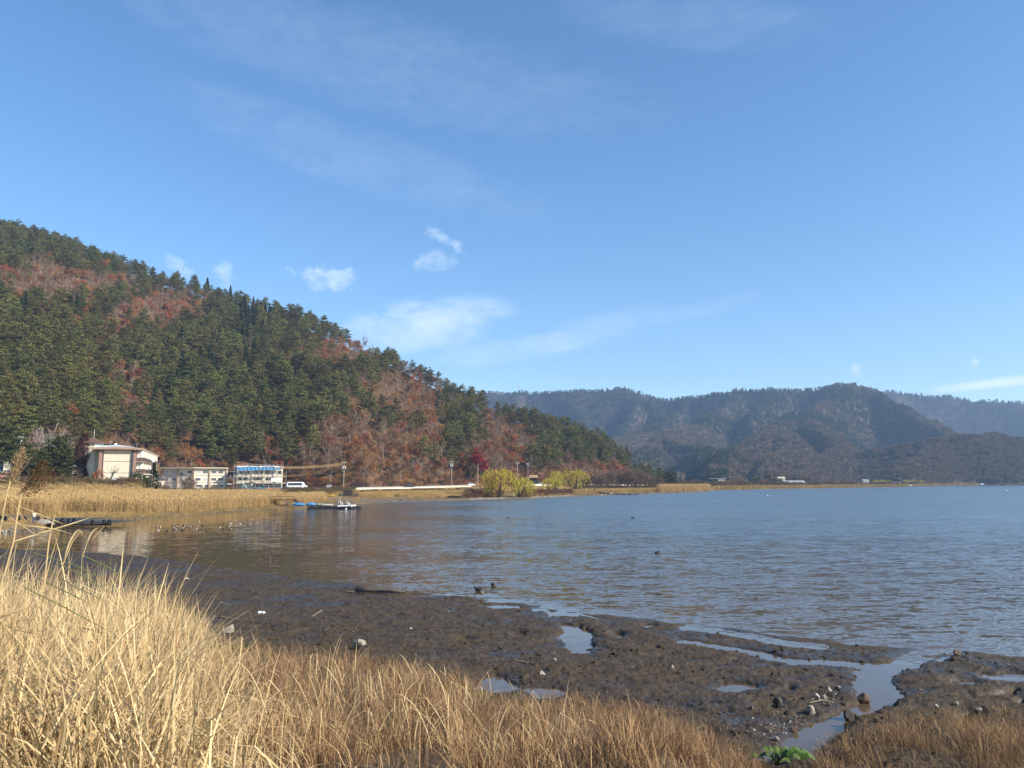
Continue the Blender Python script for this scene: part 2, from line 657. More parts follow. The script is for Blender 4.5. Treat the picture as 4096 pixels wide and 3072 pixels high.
def nrange(v, a, b, c=0.0, d=1.0):
    n = N_.new('ShaderNodeMapRange')
    n.inputs['From Min'].default_value = a
    n.inputs['From Max'].default_value = b
    n.inputs['To Min'].default_value = c
    n.inputs['To Max'].default_value = d
    L_.new(v, n.inputs['Value'])
    return n.outputs[0]


def nmix(f, a, b):
    n = N_.new('ShaderNodeMix')
    n.data_type = 'RGBA'
    if isinstance(f, float):
        n.inputs['Factor'].default_value = f
    else:
        L_.new(f, n.inputs['Factor'])
    for v, k in ((a, 'A'), (b, 'B')):
        if isinstance(v, tuple):
            n.inputs[k].default_value = (*v, 1)
        else:
            L_.new(v, n.inputs[k])
    return n.outputs['Result']


def nmath(op, a, b=None):
    n = N_.new('ShaderNodeMath')
    n.operation = op
    for i, v in enumerate((a, b)):
        if v is None:
            continue
        if isinstance(v, (int, float)):
            n.inputs[i].default_value = v
        else:
            L_.new(v, n.inputs[i])
    return n.outputs[0]


spz = N_.new('ShaderNodeSeparateXYZ')
L_.new(oc, spz.inputs[0])
zz = spz.outputs[2]
c1 = nmix(nrange(nnoise(1.7, 6), .35, .65), (.033, .0235, .0145), (.080, .057, .034))
c1 = nmix(nrange(nnoise(26, 4, .7), .45, .75), c1, (.12, .09, .06))
vor = N_.new('ShaderNodeTexVoronoi')
vor.inputs['Scale'].default_value = 17
L_.new(oc, vor.inputs['Vector'])
sc_ = N_.new('ShaderNodeSeparateColor')
L_.new(vor.outputs['Color'], sc_.inputs[0])
speck = nmath('MULTIPLY', nmath('LESS_THAN', vor.outputs['Distance'], 0.16), nmath('GREATER_THAN', sc_.outputs[0], 0.8))
c1 = nmix(speck, c1, (.30, .25, .18))
dry = nrange(zz, .35, 1.2)
c1 = nmix(dry, c1, nmix(nrange(nnoise(5, 5), .3, .7), (.10, .065, .038), (.2, .14, .08)))
wetm = nmath('MULTIPLY', nrange(nnoise(.42, 4, .6), .42, .54), nrange(zz, .16, .07))
L_.new(nmix(nmath('MULTIPLY', wetm, 0.5), c1, (.022, .016, .011)), pb.inputs['Base Color'])
L_.new(nrange(wetm, 0, 1, .72, .22), pb.inputs['Roughness'])
pb.inputs['Specular IOR Level'].default_value = 0.22
bp = N_.new('ShaderNodeBump')
bp.inputs['Distance'].default_value = 0.05
L_.new(nnoise(30, 6, .75), bp.inputs['Height'])
L_.new(nrange(wetm, 0, 1, .9, .25), bp.inputs['Strength'])
L_.new(bp.outputs[0], pb.inputs['Normal'])

tt_ = np.concatenate([np.linspace(-1.5, -.74, 40), np.linspace(-.73, .73, 760), np.linspace(.74, 1.4, 40)])
yy_ = np.concatenate([np.linspace(-6, 5, 14), np.geomspace(5.5, 14, 50), np.geomspace(14.2, 82, 560)])
yy_ = yy_[yy_ > 0.8]
me = grid_mesh('mud_shore', tt_, yy_, lambda t, y: near_z(t * y, y), MUD, keep=lambda t, y: near_sd(t * y, y) > -5)
tag(link('mud_shore', me), kind='structure')
# ground round the photographer's feet, behind and beside the lens
mbk = MB()
mbk.box((0, -14, 3.2), (60, 30, 1.05))
mbk.build('bank_ground', MUD, kind='structure')

# ---------------- lake
WAT = bpy.data.materials.new('lake_water')
WAT.use_nodes = True
nt = WAT.node_tree
N_, L_ = nt.nodes, nt.links
pb = N_['Principled BSDF']
tcn = N_.new('ShaderNodeTexCoord')
oc = tcn.outputs['Object']
spz = N_.new('ShaderNodeSeparateXYZ')
L_.new(oc, spz.inputs[0])
wx, wy = spz.outputs[0], spz.outputs[1]


def nmap(sx, sy, rot=0.0, off=0.0):
    m = N_.new('ShaderNodeMapping')
    m.inputs['Scale'].default_value = (sx, sy, 1)
    m.inputs['Rotation'].default_value = (0, 0, rot)
    m.inputs['Location'].default_value = (off, off, 0)
    L_.new(oc, m.inputs[0])
    return m.outputs[0]


def slope_noise(scale, sx, sy, rot, off, det=2, rough=.5):
    n = N_.new('ShaderNodeTexNoise')
    n.inputs['Scale'].default_value = scale
    n.inputs['Detail'].default_value = det
    n.inputs['Roughness'].default_value = rough
    L_.new(nmap(sx, sy, rot, off), n.inputs['Vector'])
    s = N_.new('ShaderNodeSeparateColor')
    L_.new(n.outputs['Color'], s.inputs[0])
    return nmath('SUBTRACT', s.outputs[0], .5), nmath('SUBTRACT', s.outputs[1], .5)


tq = nmath('DIVIDE', wx, nmath('MAXIMUM', wy, 1.0))
# the bay to the left lies in the lee of the hill: nearly calm; the open lake to the right is ruffled
lee = nrange(nmath('ADD', tq, nmath('MULTIPLY', nmath('SUBTRACT', nnoise(.05, 3, .5, nmap(1, 1)), .5), .35)), -.33, .02, 0, 1)
gust = nrange(nnoise(.012, 4, .55, nmap(.5, 1.6, .12)), .36, .56, .35, 1.0)
shd = nmath('SUBTRACT', nmath('ADD', nmath('ADD', wy, nmath('MULTIPLY', nmath('MAXIMUM', wx, 0.0), 1.05)), nmath('MULTIPLY', nmath('MINIMUM', wx, 0.0), .4)), 39.5)
still = nrange(shd, -2.8, .2, .06, 1.0)   # pools and the stream lying on the mud are smooth
far_lee = nrange(nmath('SUBTRACT', wy, nmath('MULTIPLY', wx, .55)), 240, 300, 1, .75)
amp = nmath('MULTIPLY', nmath('ADD', nmath('MULTIPLY', nmath('MULTIPLY', lee, gust), .56), .085), still)
ax1, ay1 = slope_noise(1.7, .5, 1.5, .10, 0, 3, .55)
ax2, ay2 = slope_noise(5.5, .6, 1.3, -.12, 5, 2, .55)
ax3, ay3 = slope_noise(.28, .5, 1.6, .16, 9, 1, .5)
sx = nmath('ADD', nmath('MULTIPLY', ax1, .5), nmath('MULTIPLY', ax2, .5))
sy = nmath('ADD', nmath('ADD', nmath('MULTIPLY', ay1, 1.1), nmath('MULTIPLY', ay2, .9)), nmath('MULTIPLY', ay3, .30))
nx = nmath('MULTIPLY', sx, amp)
ny = nmath('MULTIPLY', sy, nmath('MULTIPLY', amp, 1.25))
cv = N_.new('ShaderNodeCombineXYZ')
L_.new(nx, cv.inputs[0])
L_.new(ny, cv.inputs[1])
cv.inputs[2].default_value = 1
nv = N_.new('ShaderNodeVectorMath')
nv.operation = 'NORMALIZE'
L_.new(cv.outputs[0], nv.inputs[0])
L_.new(nv.outputs[0], pb.inputs['Normal'])
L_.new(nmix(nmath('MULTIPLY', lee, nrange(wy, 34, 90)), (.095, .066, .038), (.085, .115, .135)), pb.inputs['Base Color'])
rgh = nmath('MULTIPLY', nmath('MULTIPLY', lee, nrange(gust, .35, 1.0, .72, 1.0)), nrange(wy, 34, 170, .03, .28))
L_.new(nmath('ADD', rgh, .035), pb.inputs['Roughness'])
pb.inputs['IOR'].default_value = 1.45
pb.inputs['Specular IOR Level'].default_value = 0.5
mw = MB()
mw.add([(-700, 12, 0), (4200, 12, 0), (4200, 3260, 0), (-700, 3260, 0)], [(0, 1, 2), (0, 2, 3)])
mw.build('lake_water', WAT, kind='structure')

# ---------------- far shore, road terrace
SHORE = [(-2600, 46), (-1500, 60), (-700, 78), (0, 84), (170, 86), (215, 106), (440, 113), (600, 118), (800, 131), (1000, 147), (1130, 158), (1190, 164), (1430, 188), (1600, 209),
         (1850, 226), (2100, 248), (2300, 285), (2400, 300), (2600, 334), (2790, 392), (2832, 412), (2850, 474), (3100, 543), (3300, 600), (3600, 724), (3900, 965), (4096, 1336), (4400, 1500), (6000, 1700)]
PL0 = [(-2600, 140), (-1500, 150), (0, 160), (330, 160), (540, 164), (650, 200), (1100, 225), (1300, 242), (1450, 282), (1650, 314), (1880, 338), (2100, 376), (2300, 396), (2600, 430), (2835, 500), (2850, 520), (3300, 640), (4096, 1400), (6000, 1800)]
PL1 = [(-2600, 165), (-1500, 172), (0, 176), (330, 176), (540, 182), (650, 235), (1100, 262), (1300, 276), (1450, 286), (1650, 318), (1880, 342), (2100, 380), (2300, 402), (2600, 460), (2835, 540), (2850, 560), (3300, 680), (4096, 1450), (6000, 1850)]
PLZ = [(-2600, 5), (0, 4.7), (330, 4.7), (540, 4.7), (650, 2.4), (1100, 2.3), (1450, 2.5), (1650, 2.6), (1880, 3.1), (2100, 3.3), (2300, 3.0), (2600, 2.4), (2835, 2.0), (6000, 3)]
LOWZ = [(-2600, 1.2), (1100, 1.2), (1450, 1.1), (2000, 1.3), (2300, 1.0), (2600, 1.0), (2835, .9), (6000, 1.2)]
FOOT = [(-2600, 215), (-1500, 215), (0, 240), (330, 272), (520, 298), (640, 316), (1100, 322), (1300, 306), (1450, 303), (1650, 337), (1880, 366), (2100, 404), (2300, 436), (2500, 490), (2600, 526), (2680, 566), (2800, 620)]
RIDGEY = [(-2600, 760), (-1500, 720), (0, 620), (700, 600), (1480, 560), (1880, 545), (2200, 560), (2420, 575), (2560, 578), (2650, 592), (2800, 650)]
SKYL = [(0, 885), (150, 925), (300, 965), (400, 1000), (520, 1045), (640, 1090), (750, 1110), (900, 1165), (1050, 1205), (1200, 1245), (1340, 1310), (1480, 1365), (1600, 1420),
        (1700, 1470), (1800, 1530), (1880, 1560), (1950, 1600), (2080, 1640), (2200, 1665), (2300, 1695), (2420, 1745), (2500, 1795), (2560, 1862), (2600, 1900), (2640, 1918)]
_st, _sm = [-1.6, -1.0], [.36, .34]
for (a, b) in SKYL:
    v = ray(a, b)
    _st.append(v[0] / v[1])
    _sm.append(v[2] / v[1])
_st += [.25, .4]
_sm += [-.002, -.004]


def shore_z(t, Y):
    px = px_of_t(t)
    x = t * Y
    s = Y - interp(px, SHORE) + fbm(x * .12, Y * .12, 3, 91) * 2.0
    p0, p1 = interp(px, PL0), interp(px, PL1)
    low, top = interp(px, LOWZ), interp(px, PLZ)
    z = np.where(s < 0, np.maximum(s * .12, -1.2), .35 * sstep(0, 7, s) + (low - .35) * sstep(5, 45, s))
    z = z + .12 * fbm(x * .25, Y * .25, 3, 95) * sstep(1, 5, s)
    z = z + (top - low) * sstep(0, 1, (Y - p0) / (p1 - p0))
    return z


def hill_z(t, Y):
    px = px_of_t(t)
    x = t * Y
    yf, yr = interp(px, FOOT), interp(px, RIDGEY)
    zf = interp(px, PLZ) - .3
    zr = H + yr * np.interp(t, _st, _sm) - 11.5
    u = (Y - yf) / (yr - yf)
    uc = np.clip(u, 0, 1)
    z = zf + np.maximum(zr - zf, 0) * (uc * .9 + .1 * uc ** .5) + 5.5 * fbm(x * .018, Y * .018, 4, 101) * 4 * uc * (1 - uc)
    z = np.where(u > 1, zr - (Y - yr) * .28, z)
    z = np.where(u < 0, zf + u * 12, z)
    return z


# far mountains: spurs running down from the skyline, each a polyline with heights
SPURS = [
    [(1500, 1600, 2700), (1880, 1556, 2650), (2075, 1556, 2600), (2140, 1562, 2560), (2230, 1550, 2480), (2330, 1541, 2440), (2470, 1535, 2400), (2540, 1550, 2380), (2640, 1573, 2360), (2740, 1578, 2300),
     (2800, 1576, 2250), (2870, 1564, 2180), (2960, 1544, 2100), (3060, 1533, 2050), (3130, 1535, 2020), (3200, 1537, 1990), (3260, 1533, 1960), (3330, 1521, 1920), (3400, 1521, 1890), (3480, 1540, 1850)],
    [(3480, 1540, 1850), (3560, 1572, 1760), (3650, 1612, 1640), (3750, 1664, 1500), (3830, 1706, 1400)],
    [(3300, 1600, 2900), (3560, 1548, 2800), (3700, 1560, 2750), (3800, 1571, 2700), (3900, 1582, 2650), (4000, 1587, 2600), (4096, 1590, 2550), (4600, 1650, 2500), (5600, 1700, 2500)],
    [(.55,), (3430, 1770, 1230), (3560, 1742, 1180), (3700, 1722, 1160), (3850, 1705, 1160), (3990, 1708, 1170), (4096, 1722, 1200), (4500, 1740, 1500)],
    [(.6,), (3700, 1722, 1160), (3640, 1800, 1040), (3590, 1850, 960)], [(.6,), (3990, 1708, 1170), (3940, 1790, 1140)], [(.6,), (4096, 1722, 1200), (4180, 1790, 1300), (4500, 1830, 1500)],
    [(3400, 1521, 1890), (3320, 1585, 1700), (3200, 1635, 1560), (3080, 1690, 1400), (2980, 1740, 1250), (2900, 1800, 1080), (2840, 1870, 900)],
    [(3260, 1640, 1560), (3300, 1720, 1330), (3260, 1800, 1130), (3180, 1870, 930)], [(3080, 1690, 1400), (3120, 1780, 1150), (3060, 1860, 930)],
    [(3130, 1535, 2020), (3060, 1600, 1900), (2990, 1665, 1720)],
    [(2960, 1544, 2100), (2880, 1620, 1920), (2800, 1668, 1760), (2690, 1715, 1560), (2600, 1755, 1420), (2510, 1800, 1250), (2440, 1880, 1050)],
    [(2690, 1715, 1560), (2790, 1760, 1360), (2880, 1820, 1150), (2930, 1890, 900)],
    [(2700, 1650, 2050), (2610, 1690, 1880), (2500, 1725, 1730), (2400, 1765, 1560), (2330, 1850, 1300)], [(2770, 1578, 2290), (2700, 1650, 2050)],
    [(2480, 1535, 2400), (2530, 1590, 2260), (2520, 1650, 2120), (2470, 1720, 1950), (2420, 1780, 1800)], [(2230, 1550, 2480), (2320, 1630, 2250), (2350, 1680, 2100), (2300, 1740, 1950)],
    [(2075, 1556, 2600), (2020, 1620, 2400), (2080, 1690, 2200)], [(2590, 1560, 2380), (2640, 1630, 2180), (2660, 1690, 2000)]]
SEG = []
for sp in SPURS:
    k_ = sp[0][0] if len(sp[0]) == 1 else .92
    w = [dp(*q) for q in sp if len(q) == 3]
    SEG += [(w[i], w[i + 1], k_) for i in range(len(w) - 1)]


def mtn_z(t, Y):
    x = t * Y
    wx_ = x + 40 * fbm(x * .004, Y * .004, 3, 131)
    wy_ = Y + 40 * fbm(x * .004 + 9, Y * .004, 3, 137)
    best = np.full(np.shape(x), -400.0)
    for a, b, k_ in SEG:
        dx, dy = b.x - a.x, b.y - a.y
        u = np.clip(((wx_ - a.x) * dx + (wy_ - a.y) * dy) / (dx * dx + dy * dy), 0, 1)
        d = np.hypot(wx_ - a.x - u * dx, wy_ - a.y - u * dy)
        hh = (a.z + (b.z - a.z) * u) - 10 - k_ * np.maximum(d - 10, 0) - 8
        k = np.clip(.5 + .5 * (hh - best) / 9, 0, 1)
        best = best * (1 - k) + hh * k + 9 * k * (1 - k)
    return best + 11 * fbm(x * .011, Y * .011, 4, 141)


GROUND = bpy.data.materials.new('shore_soil')
GROUND.use_nodes = True
nt = GROUND.node_tree
N_, L_ = nt.nodes, nt.links
pb = N_['Principled BSDF']
tcn = N_.new('ShaderNodeTexCoord')
oc = tcn.outputs['Object']
spz = N_.new('ShaderNodeSeparateXYZ')
L_.new(oc, spz.inputs[0])
c1 = nmix(nrange(nnoise(.25, 6), .35, .65), (.15, .105, .065), (.21, .155, .10))
c2 = nmix(nrange(nnoise(.18, 6, .7), .4, .6), (.30, .19, .075), (.20, .12, .05))
c2 = nmix(nrange(nnoise(.9, 5, .7), .45, .7), c2, (.10, .085, .04))
L_.new(nmix(nrange(spz.outputs[2], .45, .95), c1, c2), pb.inputs['Base Color'])
pb.inputs['Roughness'].default_value = .95
pb.inputs['Specular IOR Level'].default_value = .1
me = grid_mesh('shore_ground', np.linspace(-1.6, 1.2, 640), np.concatenate([np.linspace(45, 420, 330), np.geomspace(422, 2000, 120)]), shore_z, GROUND,
               keep=lambda t, y: (y > interp(px_of_t(t), SHORE) - 12) & (y < np.where(px_of_t(t) < 2840, 760, interp(px_of_t(t), SHORE) + 420)))
tag(link('shore_ground', me), kind='structure')

HILLM = mat('leaf_litter', (.105, .058, .031), (.175, .098, .05), rough=.95, scale=.35, spec=.05)
me = grid_mesh('hill', np.linspace(-1.5, .30, 460), np.linspace(205, 800, 260), hill_z, HILLM,
               keep=lambda t, y: (y > interp(px_of_t(t), FOOT) - 4) & (y < interp(px_of_t(t), RIDGEY) + 90) & (hill_z(t, y) > -2))
tag(link('hill', me), kind='structure')
MTM = mat('mountain_forest_floor', (.040, .038, .026), (.095, .066, .048), rough=.95, scale=.012, spec=.05)
me = grid_mesh('mountain', np.linspace(-.20, 1.1, 520), np.geomspace(520, 3220, 330), mtn_z, MTM, keep=lambda t, y: mtn_z(t, y) > -3)
tag(link('mountain', me), kind='structure')

# ================================================================== TREES
BARK_PINE = mat('pine_bark', (.16, .085, .05), (.07, .045, .035), scale=3, rough=.9)
BARK_GREY = mat('grey_bark', (.36, .29, .23), (.2, .16, .125), scale=3, rough=.9)
BARK_DARK = mat('dark_bark', (.07, .055, .045), (.035, .028, .024), scale=3, rough=.9)
TWIG = mat('bare_twigs', (.215, .135, .078), (.145, .092, .055), scale=.5, rough=.9, rnd=.28, hue=.02)
PINE = mat('pine_needles', (.165, .152, .036), (.050, .060, .017), scale=.55, rough=.65, spec=.25, rnd=.42, hue=.035)
CEDAR = mat('cedar_needles', (.038, .050, .016), (.018, .027, .011), scale=.5, rough=.7, spec=.2, rnd=.3, hue=.02)
RUST = mat('rust_leaves', (.34, .135, .040), (.19, .080, .030), scale=.6, rough=.75, spec=.15, rnd=.32, hue=.022)
ORANGE = mat('orange_leaves', (.46, .16, .03), (.28, .095, .025), scale=.6, rough=.75, spec=.15, rnd=.2, hue=.02)
CRIMSON = mat('crimson_leaves', (.30, .018, .028), (.16, .012, .02), scale=.8, rough=.7, spec=.15, rnd=.15)
WILLOW = mat('willow_leaves', (.52, .40, .045), (.27, .23, .035), scale=.35, rough=.7, spec=.15, rnd=.12, hue=.012)
OLIVE = mat('olive_scrub', (.12, .095, .04), (.07, .06, .03), scale=.8, rough=.85, spec=.1, rnd=.3, hue=.03)
BROWNB = mat('brown_scrub', (.15, .095, .055), (.085, .055, .035), scale=.8, rough=.85, spec=.1, rnd=.3, hue=.02)
DARKLEAF = mat('dark_red_leaves', (.085, .028, .018), (.045, .017, .013), scale=.8, rough=.6, spec=.3)


def unit(v):
    return v / (np.linalg.norm(v, axis=-1, keepdims=True) + 1e-9)


def leaf_tris(C, D, Nn, ln, wd):
    """one triangle per point: centre C, pointing along D, lying across Nn."""
    D = unit(D)
    S = unit(np.cross(D, Nn))
    ln = np.broadcast_to(np.asarray(ln, float), (len(C),))[:, None]
    wd = np.broadcast_to(np.asarray(wd, float), (len(C),))[:, None]
    V = np.stack([C - D * ln * .5 - S * wd * .5, C - D * ln * .5 + S * wd * .5, C + D * ln * .5], 1).reshape(-1, 3)
    return V, np.arange(len(V)).reshape(-1, 3)


def rnd_dirs(r, n, up=0.0):
    d = r.normal(size=(n, 3))
    d[:, 2] += up
    return unit(d)


def pine_meshes(r, Ht, dense=1.0, base=.35, spread=.27, needle=PINE, full=False):
    tr, cr = MB(), MB()
    lean = r.normal(0, .03, 2)
    zs = np.linspace(0, Ht * .97, 7)
    bend = r.normal(0, .16, (7, 2)).cumsum(0) * .45
    pts = np.stack([zs * lean[0] + bend[:, 0], zs * lean[1] + bend[:, 1], zs], 1)
    tr.tube(pts, np.linspace(.19, .035, 7) * Ht / 14, 6)
    C, D, Nn, LN = [], [], [], []
    z = base * Ht
    while z < Ht * .99:
        u = (z - base * Ht) / (Ht * (1 - base))
        L0 = Ht * spread * (1 - u ** 2.3) * (0.65 + .35 * min(1, u * 5)) + .45
        nb = r.integers(4, 7)
        a0 = r.uniform(0, 6.28)
        for b in range(nb):
            if r.random() < .12 and not full:
                continue
            a = a0 + b * 6.283 / nb + r.normal(0, .3)
            L = L0 * r.uniform(.55, 1.15)
            zz = z + r.normal(0, .25)
            o = np.array([np.interp(zz, zs, pts[:, 0]), np.interp(zz, zs, pts[:, 1]), zz])
            d = np.array([math.cos(a), math.sin(a), r.uniform(-.05, .32)])
            e = o + d * L
            if L > 1:
                tr.tube([o, o + d * L * .85], [.045, .015], 3, cap=False)
            for q in np.arange(.45, 1.05, max(.16, .42 / L)):
                n = int(13 * dense)
                s = .55 + .25 * L0 / 3
                c = o + d * L * q + r.normal(0, 1, (n, 3)) * np.array([s * .6, s * .6, .13]) + np.array([0, 0, .12])
                C.append(c)
                dd = r.normal(size=(n, 3)) * .8 + np.array([d[0], d[1], .35]) * .8
                D.append(dd)
                Nn.append(rnd_dirs(r, n, .9))
                LN.append(r.uniform(.45, .85, n))
        z += Ht * r.uniform(.055, .085)
    C, D, Nn, LN = map(np.concatenate, (C, D, Nn, LN))
    V, F = leaf_tris(C, D, Nn, LN, LN * .42)
    cr.add(V, F)
    return tr, cr, [BARK_PINE], [needle]


def cedar_meshes(r, Ht, needle=CEDAR, w=.17):
    tr, cr = MB(), MB()
    tr.tube([(0, 0, 0), (0, 0, Ht * .5), (0, 0, Ht * .96)], [.24, .14, .03], 6)
    n = 1500
    u = r.random(n) ** .8
    z = Ht * (.14 + .86 * u)
    rad = Ht * w * (1 - u) ** .75 * (0.55 + .45 * r.random(n)) * (1 + .25 * np.sin(z * 3.1 + r.uniform(0, 6)))
    a = r.uniform(0, 6.283, n)
    C = np.stack([rad * np.cos(a), rad * np.sin(a), z], 1)
    D = np.stack([np.cos(a), np.sin(a), r.normal(-.35, .3, n)], 1) + r.normal(0, .25, (n, 3))
    V, F = leaf_tris(C, D, rnd_dirs(r, n, .8), r.uniform(.6, 1.15, n), r.uniform(.2, .42, n))
    cr.add(V, F)
    return tr, cr, [BARK_DARK], [needle]


def bare_meshes(r, Ht, bark=BARK_GREY, twig=TWIG, leaf=None, nleaf=0, lsize=.3, multi=1, spread=.55, twn=8, fork=.32, twlen=1.1):
    """a broad-leaved tree in late autumn: forking limbs, a haze of twigs, perhaps some clinging leaves."""
    tr, cr = MB(), MB()
    ends = []

    def grow(p, d, L, rad, lvl):
        q = p + d * L * .5 + r.normal(0, .05 * L, 3)
        e = p + d * L
        tr.tube([p, q, e], [rad, rad * .82, rad * .62], 5 if lvl == 0 else 3, cap=False)
        if lvl >= 3:
            ends.append((q, d))
            ends.append((e, d))
            return
        if lvl >= 1:
            ends.append((e, d))
        k = r.integers(3, 5) if lvl else r.integers(3, 6)
        for i in range(k):
            s = spread * (1.0 if i else .35)
            nd = unit(d + r.normal(0, s, 3) + np.array([0, 0, .16]))
            st = p + d * L * (r.uniform(.5, 1.0) if i else 1.0)
            grow(st, nd, L * r.uniform(.55, .82) * (1.0 if lvl else (1 - fork) / fork * .55), rad * r.uniform(.42, .62), lvl + 1)
    for m in range(multi):
        d0 = unit(np.array([r.normal(0, .06 if multi == 1 else .35), r.normal(0, .06 if multi == 1 else .35), 1.0]))
        grow(np.array([r.normal(0, .1 * (multi - 1)), r.normal(0, .1 * (multi - 1)), 0]), d0, Ht * fork * r.uniform(.85, 1.15), .016 * Ht / (1 + .4 * (multi - 1)), 0)
    E = np.array([e[0] for e in ends])
    DD = np.array([e[1] for e in ends])
    top = E[:, 2].max()
    n = len(E) * twn
    C = np.repeat(E, twn, 0)
    D = unit(np.repeat(DD, twn, 0) + r.normal(0, .55, (n, 3)) + np.array([0, 0, .15]))
    ln = r.uniform(.6, 1.5, n) * twlen * Ht / 12
    V, F = leaf_tris(C + D * ln[:, None] * .5, D, rnd_dirs(r, n), ln, r.uniform(.03, .07, n))
    cr.add(V, F, 0)
    mats_ = [twig]
    if leaf is not None:
        c = E[r.integers(0, len(E), nleaf)] + r.normal(0, .42 * Ht / 12, (nleaf, 3))
        V, F = leaf_tris(c, rnd_dirs(r, nleaf), rnd_dirs(r, nleaf, .3), r.uniform(.7, 1.3, nleaf) * lsize, r.uniform(.6, 1, nleaf) * lsize)
        cr.add(V, F, 1)
        mats_.append(leaf)
    return tr, cr, [bark], mats_


def willow_meshes(r, Ht, wide):
    tr, cr = MB(), MB()
    C, D, LN = [], [], []
    for m in range(5):
        a = m * 1.257 + r.normal(0, .3)
        d = np.array([math.cos(a), math.sin(a), 0])
        pts = [d * .25, d * wide * .16 + [0, 0, Ht * .28], d * wide * .26 + [0, 0, Ht * .55], d * wide * .30 + [0, 0, Ht * .8]]
        tr.tube(pts, [.28, .2, .13, .05], 6, cap=False)
        for k in range(4):
            s = np.array(pts[1 + k % 3])
            e = s + unit(r.normal(0, 1, 3) + d * 1.2 + [0, 0, 1.0]) * Ht * .28
            tr.tube([s, (s + e) / 2 + r.normal(0, .15, 3), e], [.09, .06, .03], 4, cap=False)
    lob = [(np.array([math.cos(q) * wide * .30 * r.uniform(.7, 1.1), math.sin(q) * wide * .30 * r.uniform(.7, 1.1), Ht * r.uniform(.58, .72)]), wide * r.uniform(.22, .30)) for q in np.linspace(0, 6.28, 8)[:7]]
    lob.append((np.array([0, 0, Ht * .74]), wide * .27))
    for (c, rad) in lob:
        for s in range(32):
            v = unit(r.normal(0, 1, 3) + np.array([0, 0, .55]))
            p = c + v * rad * np.array([1, 1, .85]) * r.uniform(.75, 1.0)
            L = r.uniform(.12, .40) * Ht * (.6 + .4 * (1 - v[2]))
            n = int(L * 4.2) + 3
            tt = np.linspace(0, 1, n)
            sway = r.normal(0, .10, 2) + v[:2] * .25
            q = p + np.stack([sway[0] * L * tt, sway[1] * L * tt, -L * tt ** 1.1], 1) + r.normal(0, .09, (n, 3))
            q = q[q[:, 2] > .25]
            C.append(q)
            D.append(np.tile([sway[0] * .4, sway[1] * .4, -1], (len(q), 1)) + r.normal(0, .35, (len(q), 3)))
            LN.append(r.uniform(.32, .62, len(q)))
    C, D, LN = np.concatenate(C), np.concatenate(D), np.concatenate(LN)
    V, F = leaf_tris(C, D, rnd_dirs(r, len(C)), LN, LN * .38)
    cr.add(V, F)
    return tr, cr, [BARK_DARK], [WILLOW]


def shrub_mesh(r, Ht, wide, leaf, n=420, size=.22, stems=9, twig=TWIG):
    tr, cr = MB(), MB()
    for s in range(stems):
        a = r.uniform(0, 6.28)
        e = np.array([math.cos(a) * wide * .4 * r.random(), math.sin(a) * wide * .4 * r.random(), Ht * r.uniform(.6, .95)])
        tr.tube([e * [.15, .15, 0], e * [.7, .7, .5], e], [.04, .03, .012], 3, cap=False)
    v = rnd_dirs(r, n, .25)
    rr = r.uniform(.45, 1.0, n)
    lump = 1 + .28 * np.sin(v[:, 0] * 5 + v[:, 1] * 4 + r.uniform(0, 6)) * np.cos(v[:, 2] * 4)
    C = v * (rr * lump)[:, None] * np.array([wide * .5, wide * .5, Ht * .5]) + np.array([0, 0, Ht * .5])
    C[:, 2] = np.maximum(C[:, 2], .05)
    D = v * .5 + r.normal(0, .6, (n, 3)) + np.array([0, 0, .35])
    V, F = leaf_tris(C, D, rnd_dirs(r, n, .4), r.uniform(.7, 1.5, n) * size, r.uniform(.3, .6, n) * size)
    cr.add(V, F)
    return tr, cr, [twig], [leaf]


class Kind:
    """a stock of look-alike trees: trunk and crown meshes, and joined meshes for the mass."""

    def __init__(self, name, maker, n, seed):
        self.name = name
        self.tr, self.cr, self.jo = [], [], []
        for i in range(n):
            r = np.random.default_rng(seed + i)
            tr, cr, tm, cm = maker(r)
            self.tr.append(tr.mesh('trunk', tm))
            self.cr.append(cr.mesh('crown', cm))
            nt_ = sum(len(f) for f in tr.F)
            V = np.concatenate([np.concatenate(tr.V), np.concatenate(cr.V)])
            F = np.concatenate([np.concatenate(tr.F), np.concatenate(cr.F) + tr.n])
            M = np.concatenate([np.zeros(nt_, int), np.concatenate(cr.M) + 1])
            self.jo.append(mesh_np(name, V, F, tm + cm, M))

    def place(self, P, size, turn, i, label, group=None, name=None, cat='tree', sq=1.0):
        e = thing(name or self.name, label, cat, P, group, turn)
        e.scale = (size * sq, size * sq, size)
        i = i % len(self.tr)
        link('trunk', self.tr[i], e)
        link('crown', self.cr[i], e)
        return e


PINES = Kind('pine_tree', lambda r: pine_meshes(r, 14 * r.uniform(.93, 1.07), .95, r.uniform(.26, .42), r.uniform(.22, .34)), 9, 100)
CEDARS = Kind('cedar_tree', lambda r: cedar_meshes(r, 15), 3, 200)
BARES = Kind('bare_tree', lambda r: bare_meshes(r, 11, twn=9), 5, 300)
RUSTS = Kind('russet_tree', lambda r: bare_meshes(r, 10, leaf=RUST, nleaf=1100, lsize=.36, twn=4), 4, 400)
ORANGES = Kind('orange_tree', lambda r: bare_meshes(r, 8, leaf=ORANGE, nleaf=900, lsize=.36, twn=3), 2, 500)
MAPLES = Kind('red_maple', lambda r: bare_meshes(r, 7, leaf=CRIMSON, nleaf=1300, lsize=.32, twn=2, spread=.7, bark=BARK_DARK), 2, 600)
PINED = mat('dark_pine_needles', (.085, .095, .026), (.036, .046, .015), scale=.6, rough=.65, spec=.2, rnd=.15)
DARKPINES = Kind('pine_tree', lambda r: pine_meshes(r, 12, 1.5, .2, .36, PINED), 3, 700)

